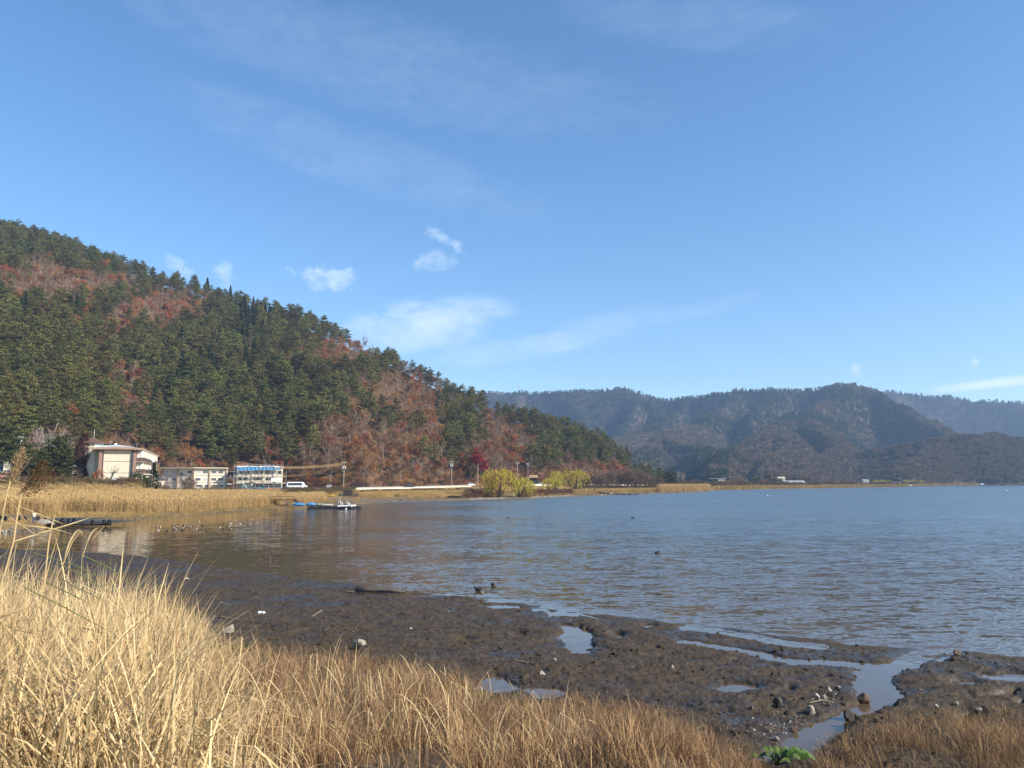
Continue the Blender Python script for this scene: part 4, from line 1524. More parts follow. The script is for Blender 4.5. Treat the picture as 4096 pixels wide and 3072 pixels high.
# ---------------- single reeds close to the lens
def ribbon(pts, w, m, name, parent=None, sag=0.0, **kw):
    P = np.array([tuple(p) for p in pts])
    t = np.linspace(0, 1, len(P))
    tt = np.linspace(0, 1, 9)
    Q = np.stack([np.interp(tt, t, P[:, i]) for i in range(3)], 1)
    Q[1:-1] = (Q[:-2] + 2 * Q[1:-1] + Q[2:]) / 4
    Dq = np.gradient(Q, axis=0)
    S = unit(np.cross(Dq, np.array([0, .9, .45])))
    wd = w * np.array([.55, .9, 1, 1, .95, .85, .7, .45, .06])[:, None]
    fold = unit(np.cross(S, Dq)) * wd * .18
    V = np.concatenate([Q - S * wd / 2 + fold, Q - fold * .4, Q + S * wd / 2 + fold])
    F = []
    for i in range(8):
        for k in (0, 9):
            a = i + k
            F += [(a, a + 9, a + 10), (a, a + 10, a + 1)]
    me = mesh_np(name, V, F, m, attr={'tone': np.full(len(V), random.random() * .35)})
    return link(name, me, parent, **kw)


def plume_mesh(base, tip, wide, m, droop, n=900, seed=1):
    r = np.random.default_rng(seed)
    b, t = np.array(base), np.array(tip)
    d = t - b
    L = np.linalg.norm(d)
    u = r.random(n) ** .8
    c = b + d * u[:, None]
    side = r.normal(0, 1, (n, 3)) * np.array([1, .6, .35])
    prof = wide * np.sin(np.pi * np.clip(u * .85 + .12, 0, 1)) ** .8
    reach = r.random(n) ** .7
    off = side * (prof * reach)[:, None] * .55
    C = c + off + np.array(droop) * (reach * prof * 3)[:, None]
    D = unit(d / L * .8 + side * .35 + np.array(droop) * 1.5 + r.normal(0, .25, (n, 3)))
    V, F = leaf_tris(C, D, rnd_dirs(r, n), r.uniform(.012, .034, n), r.uniform(.003, .0065, n))
    return mesh_np('plume', V, F, m)


def reed(label, pts, Y, rad, leaves, plume=None, mstem=STRAW, group=None):
    P = [dp(a, b, Y) for a, b in pts]
    t = thing('reed', label, 'reed', P[0], group)
    L = [p - P[0] for p in P]
    b = MB().tube([tuple(p) for p in L], [rad] * (len(L) - 1) + [rad * .6], 6)
    me = mesh_np('stem', np.concatenate(b.V), np.concatenate(b.F), mstem, attr={'tone': np.full(b.n, .3)})
    link('stem', me, t)
    for lv, w in leaves:
        ribbon([dp(a, c, Y + dy) - P[0] for a, c, dy in lv], w, STRAW, 'leaf', t)
    if plume:
        b0, t0, wide, m, droop, sd_ = plume
        link('plume', plume_mesh(dp(*b0, Y) - P[0], dp(*t0, Y) - P[0], wide, m, droop, 1000, sd_), t)
    return t


reed('tall reed with pale feathery plume rising left of the dark pines', [(-60, 2600), (-22, 2300), (0, 2125), (25, 1982), (47, 1903), (68, 1845), (90, 1795)], 5.0, .0055,
     [([(-40, 1915, 0), (30, 1924, 0), (93, 1929, .1)], .006), ([(-40, 1944, 0), (30, 1951, 0), (88, 1959, .05), (175, 1966, .2)], .007), ([(25, 1982, 0), (70, 2042, .1), (100, 2085, .1), (135, 2125, .2)], .008),
      ([(-30, 1972, 0), (40, 1985, .05), (108, 1993, .1), (142, 1986, .15)], .006), ([(-20, 1910, 0), (10, 1890, .1), (30, 1868, .1)], .005)], ((42, 1925), (92, 1790), .062, PLUME, (.05, 0, .02), 3))
reed('tall reed with brown drooping plume in front of the pines', [(-40, 2480), (0, 2352), (28, 2260), (55, 2162), (63, 2100), (78, 2010), (86, 1966), (95, 1935)], 4.8, .0055,
     [([(78, 2026, 0), (150, 2056, .1), (222, 2084, .1), (268, 2102, .2)], .010), ([(14, 2054, 0), (72, 2092, .1), (150, 2146, .1), (196, 2168, .1)], .010), ([(58, 2166, 0), (200, 2122, .1), (262, 2104, .1), (366, 2069, .2)], .012),
      ([(62, 2098, 0), (160, 2110, 0), (220, 2116, .1), (305, 2142, .1)], .010), ([(50, 2180, 0), (20, 2120, .1), (-10, 2060, .2)], .009)], ((88, 1965), (165, 1840), .13, PLUMED, (.22, 0, -.10), 5))
reed('straight pale stalk crossing the long leaf in front of the black jetty', [(178, 2330), (195, 2165), (210, 2090), (221, 2058)], 4.9, .0045, [])
reed('curled reed tip bending over the brown bay at the left', [(195, 2380), (255, 2250), (290, 2165), (318, 2130), (329, 2132)], 5.6, .004, [([(255, 2250, 0), (270, 2180, 0), (305, 2120, 0), (326, 2122, 0), (328, 2145, 0)], .013)])
reed('short reed leaf curving upward against the bay water', [(330, 2230), (345, 2180), (352, 2158)], 5.6, .003, [([(350, 2165, 0), (362, 2135, 0), (378, 2118, 0), (397, 2110, 0)], .011), ([(365, 2160, 0), (395, 2130, 0), (421, 2101, 0)], .005)])
for i, (q, lb) in enumerate(((((99, 2350), (260, 2430), (457, 2537)), 'first'), (((196, 2284), (300, 2348), (424, 2405)), 'b'), (((240, 2256), (340, 2310), (440, 2370)), 'c'), (((160, 2317), (250, 2360), (342, 2405)), 'd'),
                             (((-20, 2478), (60, 2520), (150, 2535)), 'e'), (((130, 2210), (300, 2262), (440, 2330)), 'f'), (((-10, 2575), (120, 2640), (260, 2700)), 'g'), (((330, 2510), (400, 2530), (464, 2540)), 'h'),
                             (((464, 2540), (425, 2620), (380, 2700)), 'i'), (((255, 2580), (330, 2660), (360, 2720)), 'j'), (((110, 2720), (240, 2760), (400, 2800)), 'k'), (((0, 2490), (60, 2560), (100, 2650)), 'l'), (((325, 2220), (420, 2262), (480, 2300)), 'm'))):
    reed('olive green reed stem leaning through the dry reeds on the left', q, 6.0 + .25 * (i % 3), .0045, [], mstem=GSTEM, group='green stems among the dry reeds')
ribbon([dp(-20, 2478, 5), dp(60, 2448, 5), dp(180, 2402, 5.05)], .014, STRAW, 'reed_leaf', label='broad straight cream reed leaf pointing right at the left edge', category='leaf')
ribbon([dp(377, 2776, 7.5), dp(398, 2850, 7.4), dp(425, 2895, 7.4), dp(455, 2932, 7.4)], .040, LEAFG, 'reed_leaf', label='broad fresh green leaf hanging in the dry reeds', category='leaf')

# ---------------- dock plant at the stream
p0 = gp(3110, 3050, .25)
dk = thing('dock_plant', 'leafy green dock plant with broad leaves at the bottom edge by the stream', 'plant', p0)
for i, (cx, cy, L, a, w) in enumerate(((3020, 3035, .42, 200, .13), (3055, 3000, .34, 120, .12), (3085, 2998, .3, 95, .12), (3120, 3005, .33, 70, .14), (3150, 3012, .36, 40, .15), (3185, 3010, .38, 25, .14),
                                       (3215, 3020, .40, 10, .15), (3175, 3045, .34, -20, .14), (3060, 3030, .34, 170, .12), (3140, 3040, .3, -60, .12), (3235, 3035, .3, 5, .13), (3100, 3025, .3, 100, .12))):
    q = dp(cx, cy, p0.y + random.uniform(-.3, .3)) - p0
    q.z = max(q.z, .06)
    dv = Vector((math.cos(R(a)), math.sin(R(a)) * .6, .15))
    st = q - dv * L * .5
    en = q + dv * L * .5 + Vector((0, 0, -.06))
    P = [st * .98, st.lerp(q, .5) + Vector((0, 0, .03)), q + Vector((0, 0, .05)), q.lerp(en, .5) + Vector((0, 0, .03)), en]
    Q = np.array([tuple(v) for v in P])
    Dq = np.gradient(Q, axis=0)
    S = unit(np.cross(Dq, np.array([0, -.35, 1.0])))
    wd = w * np.array([.5, .95, 1.0, .7, .05])[:, None]
    up = np.array([0, 0, 1]) * wd * .22
    V = np.concatenate([Q - S * wd / 2 + up, Q, Q + S * wd / 2 + up * .6])
    F = []
    for k in range(4):
        for o_ in (0, 5):
            F += [(k + o_, k + o_ + 5, k + o_ + 6), (k + o_, k + o_ + 6, k + o_ + 1)]
    link('leaf', mesh_np('leaf', V, F, LEAFG), dk)
    b = MB().tube([(random.uniform(-.06, .06), 0, -.05), tuple(st * .5 + Vector((0, 0, .02))), tuple(st)], [.008, .007, .005], 5)
    b.build('leaf_stalk', LEAFG, dk)

# ================================================================== BUILDINGS AND ROAD
CREAM = mat('cream_render', (.66, .58, .45), (.57, .50, .38), scale=.7, rough=.85)
WHITEW = mat('white_render', (.78, .72, .58), (.68, .62, .50), scale=.5, rough=.85)
BRICKB = mat('brown_pillar', (.30, .20, .155), (.24, .155, .12), scale=3, rough=.85)
FASCIA = mat('roof_fascia', (.38, .27, .21), (.30, .21, .16), scale=1, rough=.7)
ROOFB = mat('pale_metal_roof', (.46, .54, .62), (.38, .45, .52), scale=.6, rough=.5)
ROOFBR = mat('brown_roof', (.16, .085, .06), (.10, .06, .045), scale=2, rough=.8)
TILE = mat('dark_tile_roof', (.10, .11, .13), (.06, .065, .08), scale=2, rough=.5)
RAIL = mat('brown_railing', (.13, .09, .075), (.09, .065, .055), scale=2, rough=.7)
GLASS = mat('window_glass', (.035, .05, .07), (.02, .03, .04), rough=.12, spec=.6)
CURT = mat('curtain', (.62, .62, .58), (.4, .42, .42), scale=3, rough=.9)
FRAME = mat('window_frame', (.72, .72, .70), rough=.5)
DFRAME = mat('dark_frame', (.05, .05, .06), rough=.5)
CONC = mat('concrete', (.42, .40, .36), (.30, .29, .26), scale=.8, rough=.9)
CONCP = mat('pale_parapet', (.80, .73, .58), (.66, .60, .48), scale=.4, rough=.85)
GREYW = mat('grey_wall', (.20, .17, .15), (.13, .115, .10), scale=.8, rough=.9)
ASPH = mat('asphalt', (.055, .055, .057), (.04, .04, .042), scale=1.5, rough=.9)
STEEL = mat('galvanised_steel', (.55, .57, .60), (.42, .44, .47), scale=3, rough=.4, metal=.5)
RUSTY = mat('rusty_steel', (.14, .07, .045), (.085, .05, .04), scale=2, rough=.8)
BLACKR = mat('black_rubber', (.022, .022, .025), (.014, .014, .016), scale=5, rough=.6)
BLUET = mat('blue_tarp', (.05, .19, .40), (.10, .30, .52), scale=.9, rough=.45, spec=.4, bump=.05)
TEAL = mat('teal_panel', (.10, .25, .27), (.05, .13, .15), scale=.7, rough=.5)
ORANGEC = mat('orange_cover', (.60, .30, .09), (.48, .42, .24), scale=1.0, stretch=(1.1, .02, .02), rough=.5)
ORANGEP = mat('orange_plastic', (.70, .30, .14), (.55, .26, .13), scale=1.5, rough=.6)
PLANK = mat('pale_plank', (.70, .60, .42), (.52, .44, .32), scale=3, stretch=(.4, 4, 4), rough=.8)
WHITEC = mat('white_car_paint', (.82, .83, .84), (.80, .81, .82), rough=.25, spec=.5)
DARKC = mat('dark_car_paint', (.05, .06, .075), (.045, .055, .07), rough=.22, spec=.5)
SILVER = mat('silver_car_paint', (.45, .47, .5), (.42, .44, .47), rough=.25, spec=.5, metal=.4)
WOODD = mat('dark_wood', (.075, .05, .04), (.045, .032, .027), scale=2, stretch=(1, 1, 5), rough=.85)
LAMPG = mat('lamp_globe', (.88, .88, .86), rough=.3, spec=.5)
POLEC = mat('concrete_pole', (.38, .35, .31), (.28, .26, .23), scale=2, rough=.9)

_wcache = {}


def window(parent, x, z, w, h, y=0.0, n=2, frame=FRAME, pane=GLASS, face=0, deep=.08):
    """a framed window standing 6 cm proud of the wall plane: the frame is the part, its pane a sub-part. face 0 looks to -Y, 1 to +X."""
    k = (round(w, 2), round(h, 2), n, frame.name, pane.name)
    if k not in _wcache:
        b, t = MB(), .07
        for (cx, cz, sx, sz) in ((0, h / 2 - t / 2, w, t), (0, -h / 2 + t / 2, w, t), (-w / 2 + t / 2, 0, t, h - 2 * t), (w / 2 - t / 2, 0, t, h - 2 * t)):
            b.box((cx, 0, cz), (sx, .12, sz))
        for i in range(1, n):
            b.box((-w / 2 + w * i / n, 0.004, 0), (t * .8, .11, h - 2 * t))
        p = MB().box((0, .02, 0), (w - 2 * t, .05, h - 2 * t))
        _wcache[k] = (b.mesh('window', frame), p.mesh('pane', pane))
    f = link('window', _wcache[k][0], parent)
    f.location = (x, y, z)
    if face == 1:
        f.rotation_euler = (0, 0, math.pi / 2)
    link('pane', _wcache[k][1], f)
    return f


def world_thing(name, label, cat, P, rotz=0.0, group=None):
    return thing(name, label, cat, P, group, rotz)


# ---- tan lodge
C0 = dp(540, 1924, 205)
C0.z = 4.7
lo = world_thing('lodge', 'tan three storey lodge with brown pillars, side balconies and a hip roofed tower', 'building', C0, R(20.8))
fh, nb, LEN = 3.02, 7, 60.0
b = MB()
b.box((-4.1, .32, 4.5), (7.3, .4, 9.0))                      # gable wall
b.box((-4.4, 30.2, 4.5), (8.6, 59.2, 8.98))                    # body behind it
b.build('wall', CREAM, lo)
g = MB()
for k in (1, 2):
    g.box((-4.1, .10, k * fh), (7.2, .06, .09))
g.build('floor_joint', RAIL, lo)
for x in (-8.45, -.35):
    MB().box((x, 0, 4.5), (.75, .7, 9.0)).build('pillar', BRICKB, lo)
MB().box((-1.25, .06, 4.4), (.16, .16, 8.6)).build('drain_pipe', WHITEP, lo)
MB().tube([(-1.0, -.25, 0), (-1.0, -.25, 10.1)], .16, 8).box((-1.0, -.25, 10.15), (.5, .5, .3)).build('chimney_pipe', DFRAME, lo)
rf = MB().prism([(-10.8, 9.05), (-4.4, 9.35), (1.5, 9.05), (1.5, 9.55), (-4.4, 9.92), (-10.8, 9.55)], -1.25, 61, axis=1).build('roof', FASCIA, lo)
MB().prism([(-9.4, 9.66), (-4.4, 9.95), (-.6, 9.75), (-.6, 9.85), (-4.4, 10.32), (-9.4, 10.02)], -.6, 60, axis=1).build('roof_sheet', ROOFB, rf)
MB().ball((-5.6, 4, 10.6), (.42, .25, .42), 8).bar((-5.6, 4, 10.0), (-5.6, 4, 10.4), .05).build('satellite_dish', WHITEP, rf)
an = MB().bar((-7.0, 6, 10), (-7.0, 6, 11.6), .03)
for k in range(4):
    an.bar((-7.5, 6, 11.2 + k * .12), (-6.5, 6, 11.2 + k * .12), .02)
an.bar((-.2, 1.5, 9.7), (-.2, 1.5, 11.0), .03).bar((-.9, 1.5, 10.6), (.6, 1.5, 10.75), .02)
an.build('aerial', STEEL, rf)
for f in (1, 2):
    z0 = f * fh
    MB().box((.95, 30, z0 - .08), (1.9, 60, .18)).build('balcony_floor', FASCIA, lo)
    for k in range(8):
        MB().box((1.86, 3.8 + k * 7.5, z0 + .55), (.08, 7.3, 1.0)).build('balcony_railing', RAIL, lo)
    MB().box((.95, .02, z0 + .55), (1.75, .08, 1.0)).build('balcony_railing', RAIL, lo)
for f in range(3):
    for k in range(nb):
        yc = 5.5 + k * 8.1
        window(lo, .06, f * fh + 1.25, 2.6, 2.1, yc, 3, FRAME, GLASS if (k + f) % 3 else CURT, 1)
        if f:
            window(lo, .06, f * fh + 1.35, 1.5, 1.9, yc + 3.4, 2, FRAME, GLASS, 1)
        MB().box((.9, 1.3 + k * 8.1, f * fh + 1.5), (1.7, .22, 2.8)).build('balcony_divider', WHITEW, lo)
MB().box((.95, 1.2, fh * 1.5), (.3, .3, fh * 3)).build('balcony_post', mat('pale_blue_post', (.55, .64, .72), rough=.6), lo)
MB().box((2.2, 6, fh - .35), (2.2, 9, .2)).build('canopy', WHITEW, lo)
# link wing with dark windows, tower, low white extension
MB().box((-9.7, 12.2, 4.2), (2.2, 10, 8.4)).build('wing', CREAM, lo)
for z in (1.6, 5.4, 7.0):
    window(lo, -9.6, z, 1.3, 1.7 if z > 5 else 1.9, 7.16, 2, DFRAME, GLASS)
tw = MB()
oct_ = [(3.0 * math.cos(R(22.5 + 45 * k)), 3.0 * math.sin(R(22.5 + 45 * k))) for k in range(8)]
tw.prism([(-11.9 + x, 9.0 + y) for x, y in oct_], 0, 11.0, axis=2)
tw.build('tower', WHITEW, lo)
ro = [(4.0 * math.cos(R(22.5 + 45 * k)), 4.0 * math.sin(R(22.5 + 45 * k))) for k in range(8)]
tr_ = MB().loft([[(-11.9 + x, 9 + y, 11.0) for x, y in ro], [(-11.9 + x, 9 + y, 11.2) for x, y in ro], [(-11.9 + x * .03, 9 + y * .03, 12.6) for x, y in ro]]).build('tower_roof', ROOFBR, lo)
MB().bar((-11.5, 8.8, 12.4), (-11.5, 8.8, 14.8), .05).build('lightning_rod', WHITEP, tr_)
MB().box((-11.2, 6.14, 9.8), (.1, .1, 2.2)).build('wall_pipe', DFRAME, lo)
MB().box((-14.3, 7.5, 2.6), (2.4, 5, 5.2)).build('extension', WHITEW, lo)
for x in (-15.1, -14.3, -13.5):
    window(lo, x, 1.5, .6, 2.2, 4.97, 1, FRAME, GLASS)
MB().box((-5.0, -.02, 1.0), (1.5, .14, 2.0)).build('door', CURT, lo)
for i, (px, py, pb) in enumerate(((611, 1848, 1952), (599, 1877, 1935))):
    p = dp(px, py, 192)
    lp = thing('globe_lamp', ('white globe lamp on a tall pole right of the lodge', 'white globe lamp low in front of the lodge balconies')[i], 'lamp', (p.x, p.y, 4.4))
    MB().tube([(0, 0, -.5), (0, 0, p.z - 4.4)], .045, 6).build('pole', GREYW, lp)
    MB().ball((0, 0, p.z - 4.4 + .2), (.4, .4, .4), 10).build('globe', LAMPG, lp, smooth=True)

# ---- house half hidden behind the pines at the far left
P = dp(70, 1924, 214)
ho = world_thing('house', 'low brown house with tiled roof half hidden behind the pines at the far left', 'house', (P.x, P.y, 4.6), R(24))
MB().box((0, 0, 1.6), (8, 6, 3.2)).build('wall', mat('reddish_wall', (.30, .13, .09), rough=.9), ho)
MB().prism([(-3.6, 3.2), (3.6, 3.2), (0, 5.2)], -4.6, 4.6, axis=0).build('roof', TILE, ho)
MB().box((-2.2, -2.2, 5.0), (1.8, 1.4, 2.2)).build('chimney_block', WHITEW, ho)
for x in (-2.4, .4, 2.6):
    window(ho, x, 1.7, 1.4, 1.2, -3.03, 2)

# ---- long white building with a slight bend
A, B, Cc = dp(648, 1924, 304), dp(775, 1924, 301), dp(908, 1924, 305)
GZ = 2.35
wb = world_thing('white_building', 'long pale three storey building with a slight bend and brown pilasters', 'building', (B.x, B.y, GZ))


def wing_frame(P0, P1, org):
    d = P1 - P0
    L = math.hypot(d.x, d.y)
    return L, math.atan2(d.y, d.x), (P0.x - org.x, P0.y - org.y)


WTH = 8.15
for wi, (P0, P1) in enumerate(((A, B), (B, Cc))):
    L, ang, off = wing_frame(P0, P1, B)
    w_ = MB().box((L / 2, 4.5, WTH / 2), (L - .02, 9, WTH)).build('wall', WHITEW, wb)
    w_.location, w_.rotation_euler = (off[0], off[1], 0), (0, 0, ang)
    r_ = MB().box((L / 2, 4.0, WTH + .16), (L + .5, 10.6, .3)).build('roof', CONCP, wb)
    r_.location, r_.rotation_euler = w_.location, w_.rotation_euler
    for x in ((.25, L * .5, L - .05) if wi == 0 else (L * .47, L - .25)):
        p_ = MB().box((x, -.22, WTH / 2 - .05), (.55, .45, WTH - .1)).build('pilaster', mat('tan_pilaster', (.46, .34, .25), (.38, .28, .2), rough=.85), wb)
        p_.location, p_.rotation_euler = w_.location, w_.rotation_euler
    for z in (2.75, 5.45):
        p_ = MB().box((L / 2, -.08, z), (L - 1, .14, .10)).build('floor_band', CONC, wb)
        p_.location, p_.rotation_euler = w_.location, w_.rotation_euler
    def wp(px):
        # distance along the facade where the photograph's pixel column meets it
        t = T(px)
        d = P1 - P0
        return (t * P0.y - P0.x) / (d.x - t * d.y) * L
    spec = ([(666, 6.75, 1.7, CURT), (694, 6.75, 1.9, CURT), (725, 6.0, 1.4, GLASS), (758, 6.75, 2.0, GLASS), (668, 3.95, 1.7, GLASS), (695, 3.95, 1.7, GLASS), (668, 1.3, 1.7, CURT), (725, 3.9, 1.5, GLASS), (755, 3.9, 2.0, GLASS)] if wi == 0 else
            [(792, 6.75, 1.9, CURT), (820, 6.75, 1.9, GLASS), (855, 6.75, 1.9, GLASS), (882, 6.75, 1.9, GLASS), (820, 3.95, 1.9, CURT), (792, 3.95, 1.9, GLASS), (855, 3.95, 1.9, GLASS), (882, 3.95, 1.9, GLASS), (866, 1.35, 1.8, GLASS), (886, 1.35, 1.5, GLASS), (800, 1.35, 2.2, GLASS), (830, 1.35, 1.8, GLASS)])
    for (px, z, w, pn) in spec:
        f = window(wb, 0, z, w, 1.05, 0, 4, FRAME, pn)
        x = wp(px)
        ca, sa = math.cos(ang), math.sin(ang)
        f.location = (off[0] + x * ca + .05 * sa, off[1] + x * sa - .05 * ca, z)
        f.rotation_euler = (0, 0, ang)
P = dp(637, 1924, 292)
ax = world_thing('annex', 'small tan hip roofed annex at the left end of the long pale building', 'house', (P.x, P.y, GZ), R(15))
MB().box((0, 0, 1.9), (3.0, 4, 3.8)).build('wall', CREAM, ax)
MB().loft([[(-2.1, -2.6, 3.8), (2.1, -2.6, 3.8), (2.1, 2.6, 3.8), (-2.1, 2.6, 3.8)], [(-.1, -.6, 5.0), (.1, -.6, 5.0), (.1, .6, 5.0), (-.1, .6, 5.0)]]).build('roof', TILE, ax)
for x in (-.9, 0, .9):
    window(ax, x, 1.9, .6, 1.6, -2.03, 1)

# ---- grey building in the shade between the two
P = dp(922, 1924, 322)
gb = world_thing('grey_building', 'shaded grey brown building set back between the two pale buildings', 'building', (P.x, P.y, GZ))
MB().box((0, 5, 3.5), (5.6, 9, 7.0)).build('wall', GREYW, gb)
MB().box((0, 4.6, 7.1), (6.2, 10, .25)).build('roof', CONC, gb)
for x in (-1.4, 1.2):
    for z in (5.5, 2.6):
        window(gb, x, z, 1.2, 1.2, .47, 2, DFRAME)
MB().prism([(0, 2.1), (-1.6, 1.7), (-1.6, 1.8), (0, 2.25)], -2.4, 1.2, axis=0).build('awning', mat('pale_awning', (.62, .66, .66), rough=.6), gb)

# ---- building under scaffolding
Y3 = 300
L0, L1 = dp(942, 1924, Y3), dp(1116, 1924, Y3)
W3 = (L1.x - L0.x) * 1.02
sb = world_thing('scaffolded_building', 'pale three storey building being repaired behind scaffolding', 'building', (L0.x, Y3, GZ), R(15))
MB().box((W3 / 2, 5, 4.3), (W3, 10, 8.6)).build('wall', WHITEW, sb)
MB().box((W3 / 2, 4.8, 8.75), (W3 + .8, 11.2, .3)).build('roof', mat('white_trim', (.85, .85, .82), rough=.6), sb)
MB().box((W3 / 2, -.10, 1.25), (W3 - .3, .18, 2.3)).build('ground_floor_panel', TEAL, sb)
for x in (W3 * .355, W3 * .60, W3 * .84):
    MB().box((x, -.2, 4.9), (.7, .38, 7.2)).build('pilaster', WHITEW, sb)
for f, zz_ in ((2, 6.6), (1, 4.15)):
    for px in ((966, 985, 1018, 1044, 1064, 1088, 1110) if f == 2 else (958, 980, 1018, 1034, 1065, 1080)):
        x = (px - 942) * Y3 / 3102
        window(sb, x, zz_, 1.55, 1.15, -.06, 3, DFRAME)
for px in (950, 1000, 1025, 1060, 1085, 1105):
    window(sb, (px - 942) * Y3 / 3102, 1.35, 1.6, 1.7, -.25, 3, FRAME)
scf = world_thing('scaffold', 'steel pole scaffold with plank levels wrapped round the pale building', 'scaffold', (L0.x + .42, Y3 - 1.55, GZ), R(15))
npole = 13
xs = np.linspace(-.6, W3 + 1.6, npole)
pm = MB().tube([(0, 0, 0), (0, 0, 9.9)], .045, 5).mesh('pole', STEEL)
pm2 = MB().tube([(0, 0, 0), (0, 0, 7.2)], .045, 5).mesh('pole', STEEL)
for i, x in enumerate(xs):
    for y in (0, 1.0):
        o = link('pole', pm2 if i == npole - 1 else pm, scf)
        o.location = (x, y, 0)
lv = [1.55, 2.35, 3.35, 5.0, 5.75, 7.4, 8.9, 9.5]
for z in lv:
    for y in (-.06, 1.06):
        MB().bar((xs[0], y, z), (xs[-2], y, z), .035, sides=5).build('ledger', STEEL, scf)
for z in (2.3, 3.25, 4.95, 7.35):
    for k in range(5):
        if (k + int(z)) % 4 == 3:
            continue
        x0 = xs[0] + k * (xs[-1] - xs[0]) / 5
        MB().box((x0 + 2.0, .5, z - .02), (3.9, .9, .06)).box((x0 + 2.0, .03, z + .14), (3.9, .05, .30)).build('plank', PLANK, scf)
MB().bar((xs[2], -.12, 2.6), (xs[3] + .6, -.12, .1), .09, sides=5).build('stair', mat('white_stair', (.8, .8, .78), rough=.5), scf)
for i in range(0, npole - 2, 2):
    MB().bar((xs[i], -.1, 5.1), (xs[i + 1], -.1, 7.2), .03, sides=5).build('brace', STEEL, scf)


def tarp(label, x0, x1, z0, z1, y, m, seed, name='tarpaulin', depth=.0):
    r = np.random.default_rng(seed)
    nx_, nz = 22, 7
    V = []
    for j in range(nz):
        for i in range(nx_):
            u, v = i / (nx_ - 1), j / (nz - 1)
            V.append((x0 + (x1 - x0) * u, y - .12 - .14 * math.sin(u * 37 + v * 2) * (1 - v) - depth * (1 - v), z0 + (z1 - z0) * v + (1 - v) * .18 * math.sin(u * 15 + seed)))
    F = [(j * nx_ + i, j * nx_ + i + 1, (j + 1) * nx_ + i + 1, (j + 1) * nx_ + i) for j in range(nz - 1) for i in range(nx_ - 1)]
    b = MB().add(V, F)
    o = b.build(name, m, label=label, category='tarpaulin')
    o.location = (L0.x + .46, Y3 - 1.7, GZ)
    o.rotation_euler = (0, 0, R(15))
    md = o.modifiers.new('thick', 'SOLIDIFY')
    md.thickness = .02
    return o


tarp('blue tarpaulin hung along the left half of the scaffold top', .2, 8.6, 7.25, 8.75, 0, BLUET, 1)
tarp('blue tarpaulin hung along the right half of the scaffold top', 8.8, 16.6, 7.5, 9.1, .1, BLUET, 2)
tarp('white roll of sheeting lying along the top edge of the scaffold', .1, 16.5, 8.72, 9.02, -.12, mat('white_sheet', (.85, .86, .86), (.78, .8, .8), rough=.6), 3, 'sheeting')
tarp('white sheet tied at the right side of the scaffold', 13.2, 17.4, 2.9, 4.4, -.05, MATS['white_sheet'], 4, 'sheeting')
# orange sleeves over the overhead cables
for i, (q, lb) in enumerate((([(944, 1850), (1020, 1857), (1120, 1865.5), (1190, 1867), (1290, 1861), (1371, 1852)], 'orange sleeved overhead cable, uppermost of the bundle before the scaffold'),
                             ([(944, 1858), (1030, 1865), (1120, 1873), (1200, 1874), (1290, 1869), (1371, 1861)], 'orange sleeved overhead cable, lowest of the bundle before the scaffold'),
                             ([(1120, 1868), (1190, 1870), (1290, 1864), (1371, 1855)], 'orange sleeved overhead cable, second from the top right of the scaffold'),
                             ([(1120, 1871), (1190, 1872), (1290, 1867), (1371, 1858)], 'orange sleeved overhead cable, third from the top right of the scaffold'),
                             ([(1112, 1907), (1160, 1904.5), (1222, 1899)], 'short orange sleeved cable above the white minibus'))):
    w = [dp(a, b_, 296) for a, b_ in q]
    o = MB().tube([tuple(p - w[0]) for p in w], .075, 6).build('sleeved_cable', ORANGEC, label=lb, category='cable')
    o.location = w[0]


def pole(label, px, top, base, Y, zb, arms=2, kit=False, m=POLEC, lamp=False):
    p = dp(px, base, Y)
    t = thing('utility_pole', label, 'pole', (p.x, Y, zb))
    hgt = dp(px, top, Y).z - zb
    MB().tube([(0, 0, 0), (0, 0, hgt)], [.17, .11], 7).build('shaft', m, t)
    for k in range(arms):
        z = hgt - .35 - k * .9
        MB().box((0, -.14, z), (2.0 - .3 * k, .1, .1)).build('crossarm', STEEL, t)
        for x in (-.8, -.3, .3, .8):
            MB().tube([(x, -.14, z + .06), (x, -.14, z + .3)], [.07, .09], 6).build('insulator', LAMPG, t)
    if kit:
        for x in (-.42, .42):
            MB().tube([(x, -.3, hgt - 2.6), (x, -.3, hgt - 1.6)], .26, 8).build('transformer', mat('pale_grey_paint', (.6, .62, .63), rough=.5), t)
    if lamp:
        MB().bar((0, -.05, hgt - .1), (1.2, -.4, hgt + .1), .05).box((1.3, -.42, hgt + .08), (.6, .25, .14)).build('street_light', STEEL, t)
    return t


pole('utility pole with transformers at the right end of the orange cables', 1374, 1847, 1950, 298, 2.3, 1, True)
pole('slim pole at the left corner of the scaffold holding the orange cables', 942, 1846, 1958, 296.6, 2.3, 0, m=WOODD)
pole('utility pole with white insulators among the pines at the far left', 70, 1735, 1924, 250, 4.6, 2, True)
pole('utility pole with transformer above the right end of the fence', 1806, 1843, 1940, 352, 3.0, 2, True)
pole('bare tan street light pole beside the crimson maple', 1911, 1856, 1940, 357, 3.1, 0, lamp=True, m=mat('tan_pole', (.5, .42, .33), rough=.8))
pole('thin dark pole behind the fence near the low red shrubs', 1566, 1884, 1955, 330, 2.6, 0, m=WOODD)
pole('utility pole with white insulators above the gap between the willows', 2070, 1846, 1940, 395, 3.3, 2)
pole('utility pole near the thatched gate between the willows', 2112, 1852, 1940, 405, 3.3, 2)
wr = MB()
for k, dz in enumerate((0, .4)):
    a, c = dp(1374, 1850 + 4 * k, 298), dp(1806, 1846 + 4 * k, 352)
    wr.tube([tuple(a.lerp(c, u) - Vector((0, 0, 3.2 * u * (1 - u)))) for u in np.linspace(0, 1, 11)], .02, 4)
